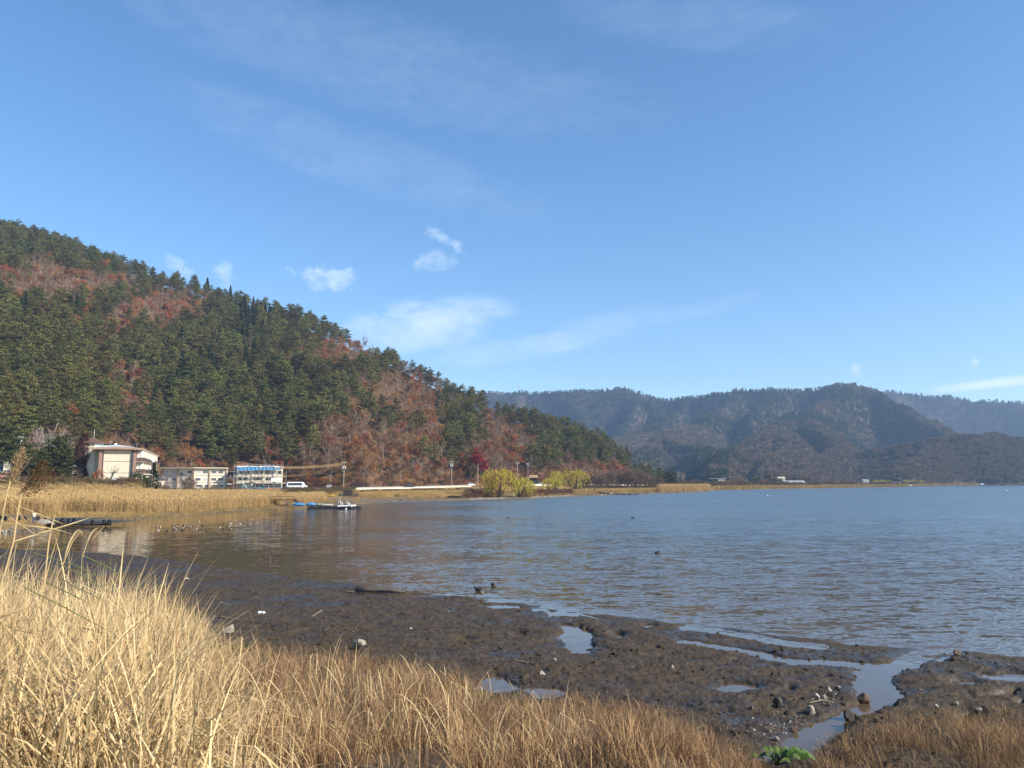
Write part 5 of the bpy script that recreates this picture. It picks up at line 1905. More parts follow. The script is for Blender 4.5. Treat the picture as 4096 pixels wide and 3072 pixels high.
wr.build('overhead_wire', DFRAME, label='thin dark overhead wires running from the transformer pole over the road', category='wire')

# ---- road, walls, fence
def road_pt(px, dy=0.0, dz=0.0):
    y = float(interp(px, PL1)) + 4.5 + dy
    return Vector((T(px) * y, y, float(interp(px, PLZ)) + dz))


cols = np.linspace(1080, 2560, 75)
V, F = [], []
for i, px in enumerate(cols):
    for dy in (-1.0, 6.0):
        V.append(tuple(road_pt(px, dy, .14)))
F = [(2 * i, 2 * i + 2, 2 * i + 3, 2 * i + 1) for i in range(len(cols) - 1)]
MB().add(V, F).build('road', ASPH, kind='structure')
V = [tuple(road_pt(px, dy, .145)) for px in cols for dy in (2.42, 2.56)]
MB().add(V, F).build('road_marking', mat('road_paint', (.75, .75, .72), rough=.7), kind='structure')


def strip_wall(name, label, px0, px1, dy, th, z0, z1, m, n=40, parts=None, pm=None, cat='wall'):
    o0 = road_pt(px0)
    t = thing(name, label, cat, o0)
    V = []
    for px in np.linspace(px0, px1, n):
        for (a, c) in ((dy, z0), (dy, z1), (dy + th, z1), (dy + th, z0)):
            V.append(tuple(road_pt(px, a, c) - o0))
    F = []
    for i in range(n - 1):
        k = i * 4
        F += [(k + j, k + 4 + j, k + 4 + (j + 1) % 4, k + (j + 1) % 4) for j in range(4)]
    MB().add(V, F).build('wall_face', m, t)
    return t, o0


t, o0 = strip_wall('retaining_wall', 'grey retaining wall with a cream parapet carrying the lakeside road', 1415, 1885, -1.5, .6, -1.9, .06, CONC)
for i in range(24):
    pa, pb_ = 1415 + i * 19.6, 1415 + (i + 1) * 19.6 - .35
    V = []
    for px in (pa, pb_):
        for (a, c) in ((-1.62, -.25), (-1.62, .34), (-1.2, .34), (-1.2, -.25)):
            V.append(tuple(road_pt(px, a, c) - o0))
    MB().add(V, [(0, 4, 5, 1), (1, 5, 6, 2), (2, 6, 7, 3), (3, 7, 4, 0), (0, 1, 2, 3), (4, 7, 6, 5)]).build('parapet_block', CONCP, t)
t, o0 = strip_wall('kerb_barrier', 'low grey concrete barrier at the hill side of the road below the fence', 1395, 1880, 6.2, .3, 0, .75, CONC)
strip_wall('retaining_wall', 'pale retaining wall seen in the gap between the willows', 2095, 2210, -1.5, .6, -2.3, .75, CONCP)
strip_wall('guard_rail', 'thin white guard rail glinting behind the bare lakeside thicket', 2310, 2600, -1.2, .12, .5, .95, mat('white_rail', (.8, .78, .7), rough=.5), cat='rail')
o0 = road_pt(1410, 7.0)
fe = thing('fence', 'tall dark post fence along the hill side of the road', 'fence', o0)
fm = MB().box((0, 0, 1.25), (.2, .2, 2.5)).mesh('post', DFRAME)
fpx = np.linspace(1412, 1868, 28)
for px in fpx:
    o = link('post', fm, fe)
    o.location = road_pt(px, 7.0, .3) - o0
for z in (.5, 1.3, 2.1):
    b = MB()
    b.tube([tuple(road_pt(px, 7.0, .3 + z) - o0) for px in fpx], .02, 4)
    b.build('wire_rail', DFRAME, fe)


# ---- vehicles (length along local X, nose to +X)
def car(label, P, rotz, paint, L=4.3, Hh=1.5, W=1.7, van=False, roof2=None):
    t = thing('car', label, 'car', P, None, rotz)
    h = Hh
    if van:
        prof = [(-L / 2, .35), (-L / 2 + .05, h * .93), (-L / 2 + .25, h), (L * .30, h), (L * .43, h * .55), (L / 2, h * .45), (L / 2, .35)]
    else:
        prof = [(-L / 2, .32), (-L / 2 + .05, h * .58), (-L * .36, h * .62), (-L * .24, h * .97), (L * .06, h), (L * .24, h * .64), (L * .46, h * .52), (L / 2, h * .42), (L / 2, .32)]
    rings = []
    for y, k in ((-W / 2, .93), (-W / 2 + .08, 1.0), (W / 2 - .08, 1.0), (W / 2, .93)):
        rings.append([(x, y if z < h * .65 else y * .88, .32 + (z - .32) * (k if z > .4 else 1)) for x, z in prof])
    MB().loft(rings).build('body', paint, t)
    for s in (-1, 1):
        yy_ = s * (W / 2 * .93 + .012)
        if van:
            MB().prism([(-L * .44, h * .58), (-L * .43, h * .88), (L * .22, h * .88), (L * .28, h * .58)], yy_ - .02, yy_ + .02, axis=1).build('side_window', GLASS, t)
        else:
            MB().prism([(-L * .28, h * .66), (-L * .21, h * .90), (L * .04, h * .92), (L * .19, h * .66)], yy_ - .02, yy_ + .02, axis=1).build('side_window', GLASS, t)
    if van:
        MB().prism([(L * .315, h * .93), (L * .335, h * .95), (L * .445, h * .58), (L * .425, h * .56)], -W * .40, W * .40, axis=1).build('windscreen', GLASS, t)
    else:
        MB().prism([(L * .08, h * .98), (L * .09, h * 1.0), (L * .245, h * .67), (L * .235, h * .64)], -W * .38, W * .38, axis=1).build('windscreen', GLASS, t)
        MB().prism([(-L * .255, h * .95), (-L * .245, h * .97), (-L * .365, h * .66), (-L * .375, h * .64)], -W * .38, W * .38, axis=1).build('rear_window', GLASS, t)
    for x in (-L * .3, L * .31):
        for s in (-1, 1):
            w_ = MB().tube([(x, s * (W / 2 - .16), .32), (x, s * (W / 2 + .02), .32)], .32, 12).build('wheel', BLACKR, t)
            MB().tube([(x, s * (W / 2 + .0), .32), (x, s * (W / 2 + .035), .32)], .19, 10).build('rim', STEEL, w_)
    for s in (-1, 1):
        MB().box((L / 2 - .03, s * W * .36, h * .43), (.12, .3, .14)).build('headlight', LAMPG, t)
        MB().box((-L / 2 + .03, s * W * .38, h * .5), (.1, .22, .16)).build('tail_light', mat('red_lamp', (.4, .02, .02), rough=.3), t)
    return t


car('white minibus parked on the road right of the scaffold', road_pt(1190, 1.0, .15), R(8), WHITEC, 7.0, 2.75, 2.1, van=True)
car('white car on the road right of the orange barrier', road_pt(1315, 1.2, .15), R(188), WHITEC, 3.9, 1.6)
car('dark wagon with pale windows driving in front of the fence', road_pt(1637, 1.5, .15), R(190), DARKC, 4.2, 1.5)
car('small white car at the right end of the parapet', road_pt(1885, 1.5, .15), R(12), WHITEC, 3.6, 1.5)
car('dark car parked below the thatched gate', road_pt(2138, 6.5, .15), R(60), DARKC, 4.3, 1.55)
car('silver car parked right of the thatched gate', road_pt(2163, 3.5, .15), R(20), SILVER, 4.2, 1.45)

# thatched gate
P = road_pt(2134, 11)
tg = thing('thatched_gate', 'small gate with pale thatched roof between the willows', 'gate', P)
MB().loft([[(-2.6, -1.3, 4.0), (2.6, -1.3, 4.0), (2.6, 1.3, 4.0), (-2.6, 1.3, 4.0)], [(-2.2, -.7, 5.0), (2.2, -.7, 5.0), (2.2, .7, 5.0), (-2.2, .7, 5.0)], [(-1.9, -.1, 5.4), (1.9, -.1, 5.4), (1.9, .1, 5.4), (-1.9, .1, 5.4)]]).build('roof', mat('thatch', (.42, .28, .16), (.3, .2, .11), scale=3, rough=.95), tg)
for x in (-2, 2):
    for y in (-.9, .9):
        MB().box((x, y, 2.0), (.22, .22, 4.0)).build('post', WOODD, tg)
MB().box((0, .9, 2.0), (3.9, .1, 3.9)).build('back_wall', DFRAME, tg)

# ---- lakeside things left of the willows
def on_shore(px, Y, dz=0.0):
    t = T(px)
    return Vector((t * Y, Y, float(shore_z(np.array([t]), np.array([Y]))[0]) + dz))


def kayak(label, px, Y, L, m, rot, name='kayak', m2=None):
    P = on_shore(px, Y, .02)
    t = thing(name, label, name, P, None, rot)
    rings = []
    for u in np.linspace(-1, 1, 11):
        w_ = .36 * math.sqrt(max(1 - u * u, .003)) + .01
        zz_ = .12 * u * u
        rings.append([(u * L / 2, w_ * math.cos(a), .24 + zz_ + (.20 if math.sin(a) < 0 else .14) * math.sin(a) * (w_ / .37)) for a in np.linspace(0, 2 * math.pi, 11)[:-1]])
    MB().loft(rings).build('hull', m, t, smooth=True)
    MB().tube([(.35 * math.cos(a), .2 * math.sin(a), .385) for a in np.linspace(0, 6.283, 13)], .025, 5).build('cockpit_rim', BLACKR, t)
    return t


kayak('yellow kayak lying on the grass below the white car', 1325, 226, 2.5, mat('yellow_plastic', (.85, .58, .03), (.75, .5, .03), rough=.4), 0)
kayak('pale green kayak lying on the grass left of the yellow kayak', 1261, 222, 2.5, mat('pale_green_plastic', (.42, .52, .42), (.34, .44, .36), rough=.5), R(-5))
P = on_shore(1391, 231)
sh = thing('shed', 'low dark brown shed on the bank below the road', 'shed', P)
MB().box((0, 1, .85), (2.7, 2, 1.7)).build('wall', WOODD, sh)
MB().box((0, 1, 1.76), (2.9, 2.3, .1)).build('roof', GREYW, sh)
MB().box((-1.02, -.03, .8), (.62, .06, 1.5)).build('door', DFRAME, sh)
P = on_shore(1366, 228)
wc = thing('handcart', 'small dark handcart standing left of the dark shed', 'cart', P)
MB().box((0, 0, .55), (1.0, .6, .3), taper=1.15).build('tray', DFRAME, wc)
for x in (-.3, .3):
    MB().tube([(x, -.3, .22), (x, -.2, .22)], .22, 10).build('wheel', BLACKR, wc)
MB().bar((.5, 0, .65), (.95, 0, .85), .03).build('handle', STEEL, wc)
MB().box((.15, -.4, .12), (.25, .2, .24)).build('stone_block', STONEW, wc)
for (px, Y, lb) in ((1113, 268, 'pale orange sheet fence panel at the foot of the scaffold'),):
    P = on_shore(1092, Y)
    op = thing('site_fence', 'low pale orange site fence below the scaffold', 'fence', P)
    for k in range(4):
        MB().box((-1.5 + k, 0, .55), (.96, .05, .9)).build('panel', ORANGEP, op)
        MB().box((-1.98 + k, 0, .5), (.06, .1, 1.1)).build('post', STEEL, op)
P = road_pt(1271, -1.5, .1)
oc_ = thing('orange_barrier', 'long orange barrier on the road between the minibus and the white car', 'barrier', P)
for k in range(4):
    MB().prism([(-.25, 0), (.25, 0), (.1, .7), (-.1, .7)], -1.9 + k * .97, -1.9 + k * .97 + .93, axis=0).build('barrier_block', ORANGEP, oc_)
P = on_shore(1128, 262, .02)
db = thing('orange_skip', 'small orange and white tub at the right foot of the scaffold', 'tub', P)
MB().loft([[(-.4, -.3, 0), (.4, -.3, 0), (.4, .3, 0), (-.4, .3, 0)], [(-.75, -.5, .55), (.75, -.5, .55), (.75, .5, .55), (-.75, .5, .55)]]).build('tub_body', ORANGEP, db)
MB().box((0, 0, .6), (1.6, 1.1, .1)).build('rim', CREAM, db)


def logs(label, px, Y, n, L, name='timber_pile', seed=3):
    r = random.Random(seed)
    t = thing(name, label, 'timber', on_shore(px, Y, .05))
    for k in range(n):
        x, z = r.uniform(-L * .12, L * .12), .12 + .2 * (k // 4)
        MB().tube([(x - L / 2 * r.uniform(.7, 1), r.uniform(-.6, .6), z), (x + L / 2 * r.uniform(.7, 1), r.uniform(-.6, .6), z + r.uniform(-.05, .1))], [.13, .10], 6).build('log', WOODD, t)
    return t


logs('pile of dark timber lying below the retaining wall', 1600, 290, 10, 6.0)
logs('dark driftwood pile on the pale beach by the water', 1817, 238, 9, 4.6, 'driftwood_pile', 9)
# grey stone bank
P = on_shore(1365, 205)
rv = thing('stone_bank', 'low bank of grey stones below the kayaks and the shed', 'stone bank', P)
b = MB()
r = np.random.default_rng(5)
for k in range(150):
    x, z = r.uniform(-6.0, 6.5), r.uniform(-.25, .22)
    c = (x, z * 6, z)
    s = r.uniform(.14, .32)
    b.ball(c, (s * 1.2, s, s * .8), 6)
b.build('stones', mat('bank_stone', (.20, .19, .17), (.11, .10, .09), scale=1.5, rough=.9), rv, kind='stuff')

# ---- brown steel jetty
JY = 164.0
Zd = 1.70
P = Vector((T(1151) * JY, JY, 0))
jt = thing('steel_jetty', 'rusty steel footbridge jetty reaching from the reeds over the shore', 'jetty', P)
xx = lambda px: (T(px) * JY - P.x)
MB().box(((xx(1005) + xx(1178)) / 2, 0, Zd), (xx(1178) - xx(1005), 1.3, .14)).build('deck', RUSTY, jt)
for s in (-.6, .6):
    MB().bar((xx(1015), s, Zd + .62), (xx(1178), s, Zd + .62), .035).build('handrail', RUSTY, jt)
    for px in np.linspace(1020, 1176, 7):
        MB().bar((xx(px), s, Zd), (xx(px), s, Zd + .62), .025).build('rail_post', RUSTY, jt)
    MB().bar((0, s, -.8), (0, s, Zd), .07).build('leg', RUSTY, jt)
    MB().bar((0, s, .65), (xx(1173), s, Zd - .1), .045).bar((0, s, .65), (xx(1130), s, Zd - .1), .045).build('brace', RUSTY, jt)
MB().bar((xx(1040), 0, -.3), (xx(1040), 0, Zd), .07).build('leg', RUSTY, jt)
MB().box(((xx(1178) + xx(1228)) / 2, 0, 1.15), (.01, .01, .01)).tube([(xx(1178), 0, Zd), (xx(1228), -2, .55)], [.32, .32], 4).build('gangway', RUSTY, jt)

# ---- floating pier with black floats, boat and tarpaulins
FY = 158.0
P = Vector((T(1335) * FY, FY, 0))
fp = thing('floating_pier', 'floating pier on a row of black floats beside the motorboat', 'pier', P)
xx = lambda px: T(px) * FY - P.x
MB().box(((xx(1232) + xx(1440)) / 2, 1.0, .42), (xx(1440) - xx(1232), 2.2, .10)).build('deck', WOODD, fp)
fl = MB().tube([(0, 0, -.18), (0, 0, .34)], [.20, .20], 8).mesh('float', BLACKR)
for i, px in enumerate(np.linspace(1236, 1436, 30)):
    for y in (-.05, 1.9):
        o = link('float', fl, fp)
        o.location = (xx(px), y, 0)


def bundle(label, px0, px1, Y, z, h, m, seed):
    r = np.random.default_rng(seed)
    a, c = T(px0) * Y, T(px1) * Y
    rings = []
    for u in np.linspace(0, 1, 12):
        s = (math.sin(math.pi * min(max(u, .06), .94)) ** .35) * (1 + r.normal(0, .08))
        rings.append([((c - a) * (u - .5), .55 * s * math.cos(q) * (1 + .1 * math.sin(q * 3 + u * 9)), h * .5 + h * .5 * s * math.sin(q) * (1 + .12 * math.sin(q * 4 + u * 13))) for q in np.linspace(0, 6.283, 11)[:-1]])
    o = MB().loft(rings).build('covered_boat', m, label=label, category='boat')
    o.location = ((a + c) / 2, Y, z)
    return o


bundle('small boat under a bright blue tarpaulin at the shore end of the floating pier', 1174, 1222, 160.5, .42, .75, BLUET, 1)
bundle('small boat under a blue tarpaulin on the floating pier', 1229, 1266, 159.4, .48, .75, BLUET, 2)
bundle('grey green covered boat on the floating pier right of the blue tarpaulins', 1266, 1300, 159.4, .48, .6, mat('grey_green_tarp', (.30, .33, .28), (.2, .23, .2), rough=.6), 3)
bundle('pale covered boat on the middle of the floating pier', 1296, 1334, 159.6, .48, .45, mat('pale_tarp', (.55, .52, .44), (.42, .4, .34), rough=.6), 4)
bt = thing('motorboat', 'white motorboat with a bent wake tower moored at the floating pier', 'motorboat', (T(1391) * 156.0, 156.0, 0))
rings = []
for u in np.linspace(0, 1, 9):
    x = -1.75 + 3.55 * u
    w_ = .78 * (1 - max(0, (u - .45) / .55) ** 2.2) + .02
    zt = .55 + .14 * u
    rings.append([(x, -w_, zt), (x, -w_ * .9, .12), (x, 0, -.15 + .25 * max(0, u - .7)), (x, w_ * .9, .12), (x, w_, zt)])
MB().loft(rings).build('hull', BLACKR, bt)
rings = [[(q[0], q[1] * 1.03, q[2]) for q in (rr[0], rr[4])] + [(rr[4][0], rr[4][1] * .8, rr[4][2] + .17), (rr[0][0], rr[0][1] * .8, rr[0][2] + .17)] for rr in rings]
MB().loft(rings).build('deck', WHITEC, bt)
MB().prism([(-.35, .75), (.05, .75), (-.25, 1.1), (-.45, 1.1)], -.6, .6, axis=1).build('windscreen', GLASS, bt)
for s in (-.7, .7):
    MB().tube([(-.95, s, .7), (-1.15, s * .95, 1.3), (-1.25, s * .9, 1.62)], .06, 6).build('tower_leg', WHITEP, bt)
    MB().tube([(.55, s, .72), (.15, s * .9, 1.25), (-.05, s * .9, 1.5)], .05, 6).build('tower_leg', WHITEP, bt)
MB().tube([(-1.25, -.63, 1.62), (-1.25, .63, 1.62)], .05, 6).tube([(-1.25, 0, 1.62), (-.05, 0, 1.5)], .05, 6).tube([(-.05, -.63, 1.5), (-.05, .63, 1.5)], .05, 6).build('tower_bar', DFRAME, bt)
fr = thing('boat_trailer', 'dark tangled frame with a round wheel standing left of the motorboat', 'frame', (T(1346) * 158.6, 158.6, .48))
MB().tube([(.4 * math.cos(a), 0, .42 + .4 * math.sin(a)) for a in np.linspace(0, 6.283, 17)], .05, 5).build('wheel', BLACKR, fr)
MB().tube([(.55 + .3 * math.cos(a), .1, .35 + .3 * math.sin(a)) for a in np.linspace(0, 6.283, 15)], .04, 5).build('wheel', BLACKR, fr)
MB().bar((0, .05, .42), (.55, .1, .9), .03).bar((.55, .1, .35), (.4, .1, 1.0), .03).bar((0, .05, .42), (.55, .1, .35), .03).build('frame_tube', STEEL, fr)
MB().tube([(0, 0, 0), (0, 0, 2.0)], .035, 5).build('mast', mat('pale_pole', (.6, .55, .45), rough=.7), label='thin pale pole standing behind the floating pier beside the motorboat', category='pole').location = (T(1362) * 160.5, 160.5, .45)
PINKB = mat('pink_buoy', (.75, .30, .24), (.65, .25, .2), rough=.4)
for (px, py, Y, rr, m, lb) in ((1369, 2026, 156.4, .26, PINKB, 'round pink fender hanging at the floating pier'), (1405, 2024, 155.3, .26, WHITEP, 'round white fender hanging beside the motorboat'), (1384, 2036, 153.0, .2, WHITEP, 'white float in the water below the motorboat'),
                               (3070, 1984, 290, .36, WHITEP, 'white buoy floating far out on the open lake'), (4027, 1963, 445, .5, WHITEP, 'white buoy floating at the far right of the lake')):
    t = thing('buoy', lb, 'buoy', dp(px, py, Y))
    MB().ball((0, 0, 0), (rr, rr, rr * 1.1), 10).build('float_ball', m, t, smooth=True)
    MB().tube([(0, 0, rr), (0, 0, rr * 1.35)], rr * .2, 6).build('eye', DFRAME, t)
dg = on_shore(1146, 169, .05)
kayak('small white dinghy drawn up below the steel jetty', 1146, 168, 1.7, WHITEP, R(-20), 'dinghy')

# ---- black jetty with tyres at the left
a, c = gp(-160, 2088, .45), gp(446, 2091, .45)
bj = thing('black_jetty', 'long low black jetty edged with tyres in front of the reed bed', 'jetty', a)
d = c - a
ang = math.atan2(d.y, d.x)
bj.rotation_euler = (0, 0, ang)
Lj = d.length
for k in range(9):
    w_ = 1.15
    L_k = Lj * (1.0 if k < 4 else .62)
    MB().box((L_k / 2, .6 + k * 1.2, .0), (L_k, w_, .10)).build('plank', mat('black_plank', (.055, .058, .06), (.035, .037, .04), scale=2, stretch=(.3, 3, 3), rough=.75), bj)
for x in np.linspace(1, Lj - 1, 7):
    MB().bar((x, .4, -.9), (x, .4, .35 if x < Lj * .8 else .1), .07).build('pile', WOODD, bj)
MB().box((Lj / 2, -.02, -.22), (Lj, .10, .22)).build('edge_beam', BLACKR, bj)
ty = MB().tube([(.27 * math.cos(q), 0, .27 * math.sin(q)) for q in np.linspace(0, 6.2832, 19)], .105, 8, cap=False).mesh('tyre', BLACKR, smooth=True)
for (px, py) in ((2, 2074), (23, 2075), (76, 2075), (99, 2077), (152, 2077), (181, 2078), (252, 2083), (275, 2085), (298, 2083), (371, 2091), (416, 2089), (438, 2089)):
    Yt = 97.5 if px > 350 else 98.5
    p = dp(px, py, Yt - .7)
    o = link('tyre', ty, label='black tyre standing along the edge of the black jetty', category='tyre', group='tyres on the black jetty')
    o.location = p
    o.rotation_euler = (0, R(20), R(random.uniform(-55, -15)))
for (px, py, w_, h_, m, lb, sd) in ((163, 2090, 62, 22, STONE, 'pale flat rock beside the standing person at the black jetty', 24), (60, 2092, 40, 12, STONER, 'brown rock under the black jetty at the left', 25), (20, 2100, 36, 12, STONER, 'brown rock at the left edge below the jetty', 26),
                                    (110, 2097, 30, 12, STONER, 'brown rock left of the standing person', 27), (205, 2095, 30, 10, STONE, 'low grey rock right of the pale flat rock', 28)):
    put_stone(px, py, w_, h_, m, lb, sd, .3, far=True)

# ---- far shore
def far_box(px, Y, w=0, h=0, dpt=6, z=None):
    t = T(px)
    return Vector((t * Y, Y, float(shore_z(np.array([t]), np.array([Y]))[0]) if z is None else z))


P = far_box(3180, 640)
fb = thing('long_hall', 'long low hall with a pale roof on the far shore', 'building', P)
MB().box((0, 4, 1.2), (16.5, 8, 2.4)).build('wall', mat('far_wall', (.4, .4, .4), rough=.9), fb)
MB().prism([(-.6, 2.3), (9, 2.3), (9, 2.5), (4.2, 4.1), (-.6, 2.5)], -8.8, 8.8, axis=0).build('roof', mat('pale_roof', (.38, .38, .36), rough=.9), fb)
for k in range(6):
    window(fb, -6.5 + k * 2.6, 1.2, 1.6, 1.2, -.03, 2)
P = far_box(2880, 600)
fb = thing('boat_house', 'pale house with a flat overhanging roof on the far shore', 'house', P)
MB().box((1.0, 3, 2.6), (4.6, 6, 5.2)).build('wall', mat('far_pale_wall', (.55, .52, .48), rough=.9), fb)
MB().box((-1.5, 3, 5.4), (13, 7, .3)).build('roof', mat('far_blue_roof', (.42, .5, .5), rough=.6), fb)
for x in (-7, -4, -1.5):
    MB().box((x, .3, 2.6), (.25, .25, 5.2)).build('post', WOODD, fb)
window(fb, 1.2, 3.6, 1.6, 1.2, -.04, 2)
window(fb, .4, 1.5, 1.8, 1.6, -.04, 2)
for (px, Y, w, h, rm, lb) in ((3290, 690, 6, 2.4, TILE, 'small dark roofed house right of the long far hall'), (3465, 760, 5.5, 5.0, CONC, 'pale two storey house among far trees near the dome boats'), (3440, 740, 3.4, 2.4, ROOFBR, 'tiny pinkish hut beside the far pale house'),
                              (3128, 720, 6, 6.0, CREAM, 'cream gable rising above the far trees left of the hall'), (3590, 800, 5, 2.4, CONC, 'small grey shed on the far shore behind the second dome boat'), (3880, 1120, 7, 3.5, CONC, 'pale building at the end of the far elevated road')):
    P = far_box(px, Y, w, h)
    t = thing('house', lb, 'house', P)
    MB().box((0, 2.5, h / 2), (w, 5, h)).build('wall', MATS['far_pale_wall'], t)
    MB().prism([(-.5, h), (5.5, h), (2.5, h + w * .22)], -w / 2 - .4, w / 2 + .4, axis=0).build('roof', rm, t)
    window(t, 0, h * .55, w * .3, h * .3, -.04, 2)
for k, px in enumerate((3228, 3236, 3243, 3250)):
    P = far_box(px, 660)
    MB().tube([(0, 0, 0), (0, 0, 3.4)], .14, 6).build('white_post', WHITEP, label='white post in the row right of the far long hall', category='post', group='white posts right of the far hall').location = P
for (px, py, Y, s, lb) in ((3483, 1949, 690, 4.6, 'pale dome covered boat, leftmost of three on the far shore'), (3638, 1945, 760, 4.8, 'pale dome covered boat, middle of three on the far shore'), (3926, 1938, 1010, 6.2, 'pale dome covered boat, rightmost of three on the far shore'),
                           (2442, 1978, 318, 1.6, 'small white domed boat moored at the black pier before the thicket')):
    t = thing('dome_boat', lb, 'boat', (T(px) * Y, Y, 0))
    MB().loft([[(s * .5 * math.cos(q), s * .32 * math.sin(q), z) for q in np.linspace(0, 6.283, 13)[:-1]] for z in (-.1, s * .1)]).build('hull', BLACKR, t)
    rings = [[(s * .46 * math.cos(p_) * math.cos(q), s * .28 * math.cos(p_) * math.sin(q), s * .1 + s * .30 * math.sin(p_)) for q in np.linspace(0, 6.283, 13)[:-1]] for p_ in np.linspace(0, 1.5, 6)]
    MB().loft(rings).build('dome', mat('dome_sheet', (.62, .68, .72), (.5, .56, .6), rough=.4), t, smooth=True)
    MB().box((s * .15, -s * .27, s * .16), (s * .2, .06, s * .14)).build('hatch', DFRAME, t)
# black pier before the bare thicket
P = gp(2460, 1979, .1)
bp_ = thing('black_pier', 'low black pier lying in front of the bare lakeside thicket', 'pier', P)
MB().box((3.6, 0, .22), (11, 1.0, .22)).build('deck', BLACKR, bp_)
for k in range(5):
    MB().box((-1.5 + k * 2.5, 0, 0), (.7, .8, .4)).build('float', BLACKR, bp_)
MB().tube([(-1.8, .3, .3), (-6.4, 3.5, .9)], [.3, .25], 4).build('gangway', WOODD, bp_)
P = on_shore(2378, 322)
bd = thing('upright_board', 'dark pointed board standing at the shore end of the black pier', 'board', P)
MB().prism([(-.6, 0), (.6, 0), (.35, 1.2), (.05, 1.75), (-.2, 1.5)], -.06, .06, axis=1).build('panel', DFRAME, bd)
MB().bar((-.3, .1, 0), (-.1, .5, 1.1), .04).build('prop', WOODD, bd)
# elevated road on the far slope
a, c = dp(3780, 1898, 1120), dp(3932, 1919, 1120)
er = thing('elevated_road', 'pale sloping elevated road on thin pillars at the far right shore', 'bridge', a)
MB().tube([(0, 0, 0), tuple(c - a)], [.6, .6], 4).build('deck', mat('far_rail', (.5, .5, .46), rough=.8), er)
for u in (.1, .33, .6, .85):
    q = (c - a) * u
    MB().bar((q.x, 0, q.z - 9), (q.x, 0, q.z), .35).build('pillar', CONC, er)
for (px, py, Y, h_) in ((3602, 1915, 900, 9), (3690, 1908, 950, 9), (3760, 1905, 1000, 9)):
    pole('pale pole on the far shore before the dark slope, ' + ('leftmost' if px < 3650 else 'middle one' if px < 3720 else 'rightmost'), px, py - 8, py + 20, Y, dp(px, py + 22, Y).z, 0, m=mat('far_pole', (.6, .58, .55), rough=.7))
# lattice tower on the skyline
P = dp(2075, 1557, 2590)
tw = thing('lattice_tower', 'tiny lattice tower on the far ridge above the wooded spur', 'tower', P)
b = MB()
hh = 19.0
for sx_ in (-1, 1):
    for sy_ in (-1, 1):
        b.bar((sx_ * 3, sy_ * 3, -8), (sx_ * .4, sy_ * .4, hh), .30, sides=4, r2=.2)
b.build('leg', STEEL, tw)
b = MB()
for z in (2, 7, 12):
    w_ = 3 - 2.6 * (z + 8) / (hh + 8)
    for s in (-1, 1):
        b.bar((-w_, s * w_, z), (w_, s * w_, z + 4), .16, sides=4).bar((w_, s * w_, z), (-w_, s * w_, z + 4), .16, sides=4)
b.build('lattice', STEEL, tw)
for z in (10, 14.5):
    MB().bar((-3.2, 0, z), (3.2, 0, z), .2, sides=4).build('crossarm', STEEL, tw)

# ================================================================== SHORE PLANTS
def shore_at(px, Y):
    t = np.asarray(px, float)
    t = (t - 2048) / ray(0, 1924)[1]
    return shore_z(t, np.asarray(Y, float))


def reed_clump(seed, n, hgt, wide, w, m, plume=True, lean=.12):
    r = np.random.default_rng(seed)
    P = np.concatenate([r.normal(0, wide, (n, 2)), np.zeros((n, 1)) - .05], 1)
    V, F, t = [], [], []
    h = hgt * r.uniform(.7, 1.1, n)
    a = r.uniform(0, 6.28, n)
    l = np.abs(r.normal(0, lean, n)) * h
    tip = P + np.stack([l * np.cos(a), l * np.sin(a), h], 1)
    D = tip - P
    v, f = leaf_tris((P + tip) / 2, D, rnd_dirs(r, n), h, r.uniform(.7, 1.3, n) * w)
    V.append(v)
    F.append(f)
    o = len(v)
    nl = n * 2
    k = r.integers(0, n, nl)
    u = r.uniform(.3, .9, nl)[:, None]
    v, f = leaf_tris(P[k] + D[k] * u, r.normal(0, 1, (nl, 3)) + [0, 0, .9], rnd_dirs(r, nl), r.uniform(.2, .5, nl) * hgt * .45, r.uniform(.7, 1.3, nl) * w * .9)
    V.append(v)
    F.append(f + o)
    o += len(v)
    if plume:
        v, f = leaf_tris(tip - [0, 0, .05], D + [.3, 0, .2], rnd_dirs(r, n), .35, r.uniform(.05, .09, n))
        V.append(v)
        F.append(f + o)
    return mesh_np('clump', np.concatenate(V), np.concatenate(F), m)


REEDG = mat('golden_reeds', (.54, .38, .175), (.37, .24, .10), scale=1.2, rough=.75, spec=.15, rnd=.22, trans=.12)
GRASSG = mat('golden_grass', (.50, .34, .14), (.34, .22, .085), scale=.8, rough=.8, spec=.1, rnd=.3, hue=.012, trans=.1)
GRASSO = mat('olive_grass', (.24, .18, .065), (.16, .125, .05), scale=.8, rough=.85, spec=.1, rnd=.3, hue=.02)
REEDS = [reed_clump(i, 26, 2.35, .55, .035, REEDG) for i in range(4)]
GRASS = [reed_clump(20 + i, 30, .9, .5, .04, GRASSG, False, .35) for i in range(3)] + [reed_clump(30, 30, .8, .5, .04, GRASSO, False, .4)]


def patch(name, protos, n, px0, px1, f0, f1, s0, s1, keep=None, pk=None, **kw):
    px = rng.uniform(px0, px1, n)
    a, b = f0(px), f1(px)
    Y = a + (b - a) * rng.random(n)
    if keep is not None:
        k = rng.random(n) < keep(px, Y)
        px, Y = px[k], Y[k]
    z = shore_at(px, Y)
    P = np.stack([(px - 2048) / ray(0, 1924)[1] * Y, Y, z], 1)
    n = len(P)
    pick = rng.integers(0, len(protos), n) if pk is None else pk(px, Y, n)
    return P, rng.uniform(s0, s1, n), rng.uniform(0, 6.28, n), pick


S = lambda px: interp(px, SHORE)
Q0 = lambda px: interp(px, PL0)
Q1 = lambda px: interp(px, PL1)


def join_patches(name, protos, L):
    P, s, t, k = [np.concatenate([q[i] for q in L]) for i in range(4)]
    return scatter(name, P, s, t, k, protos)


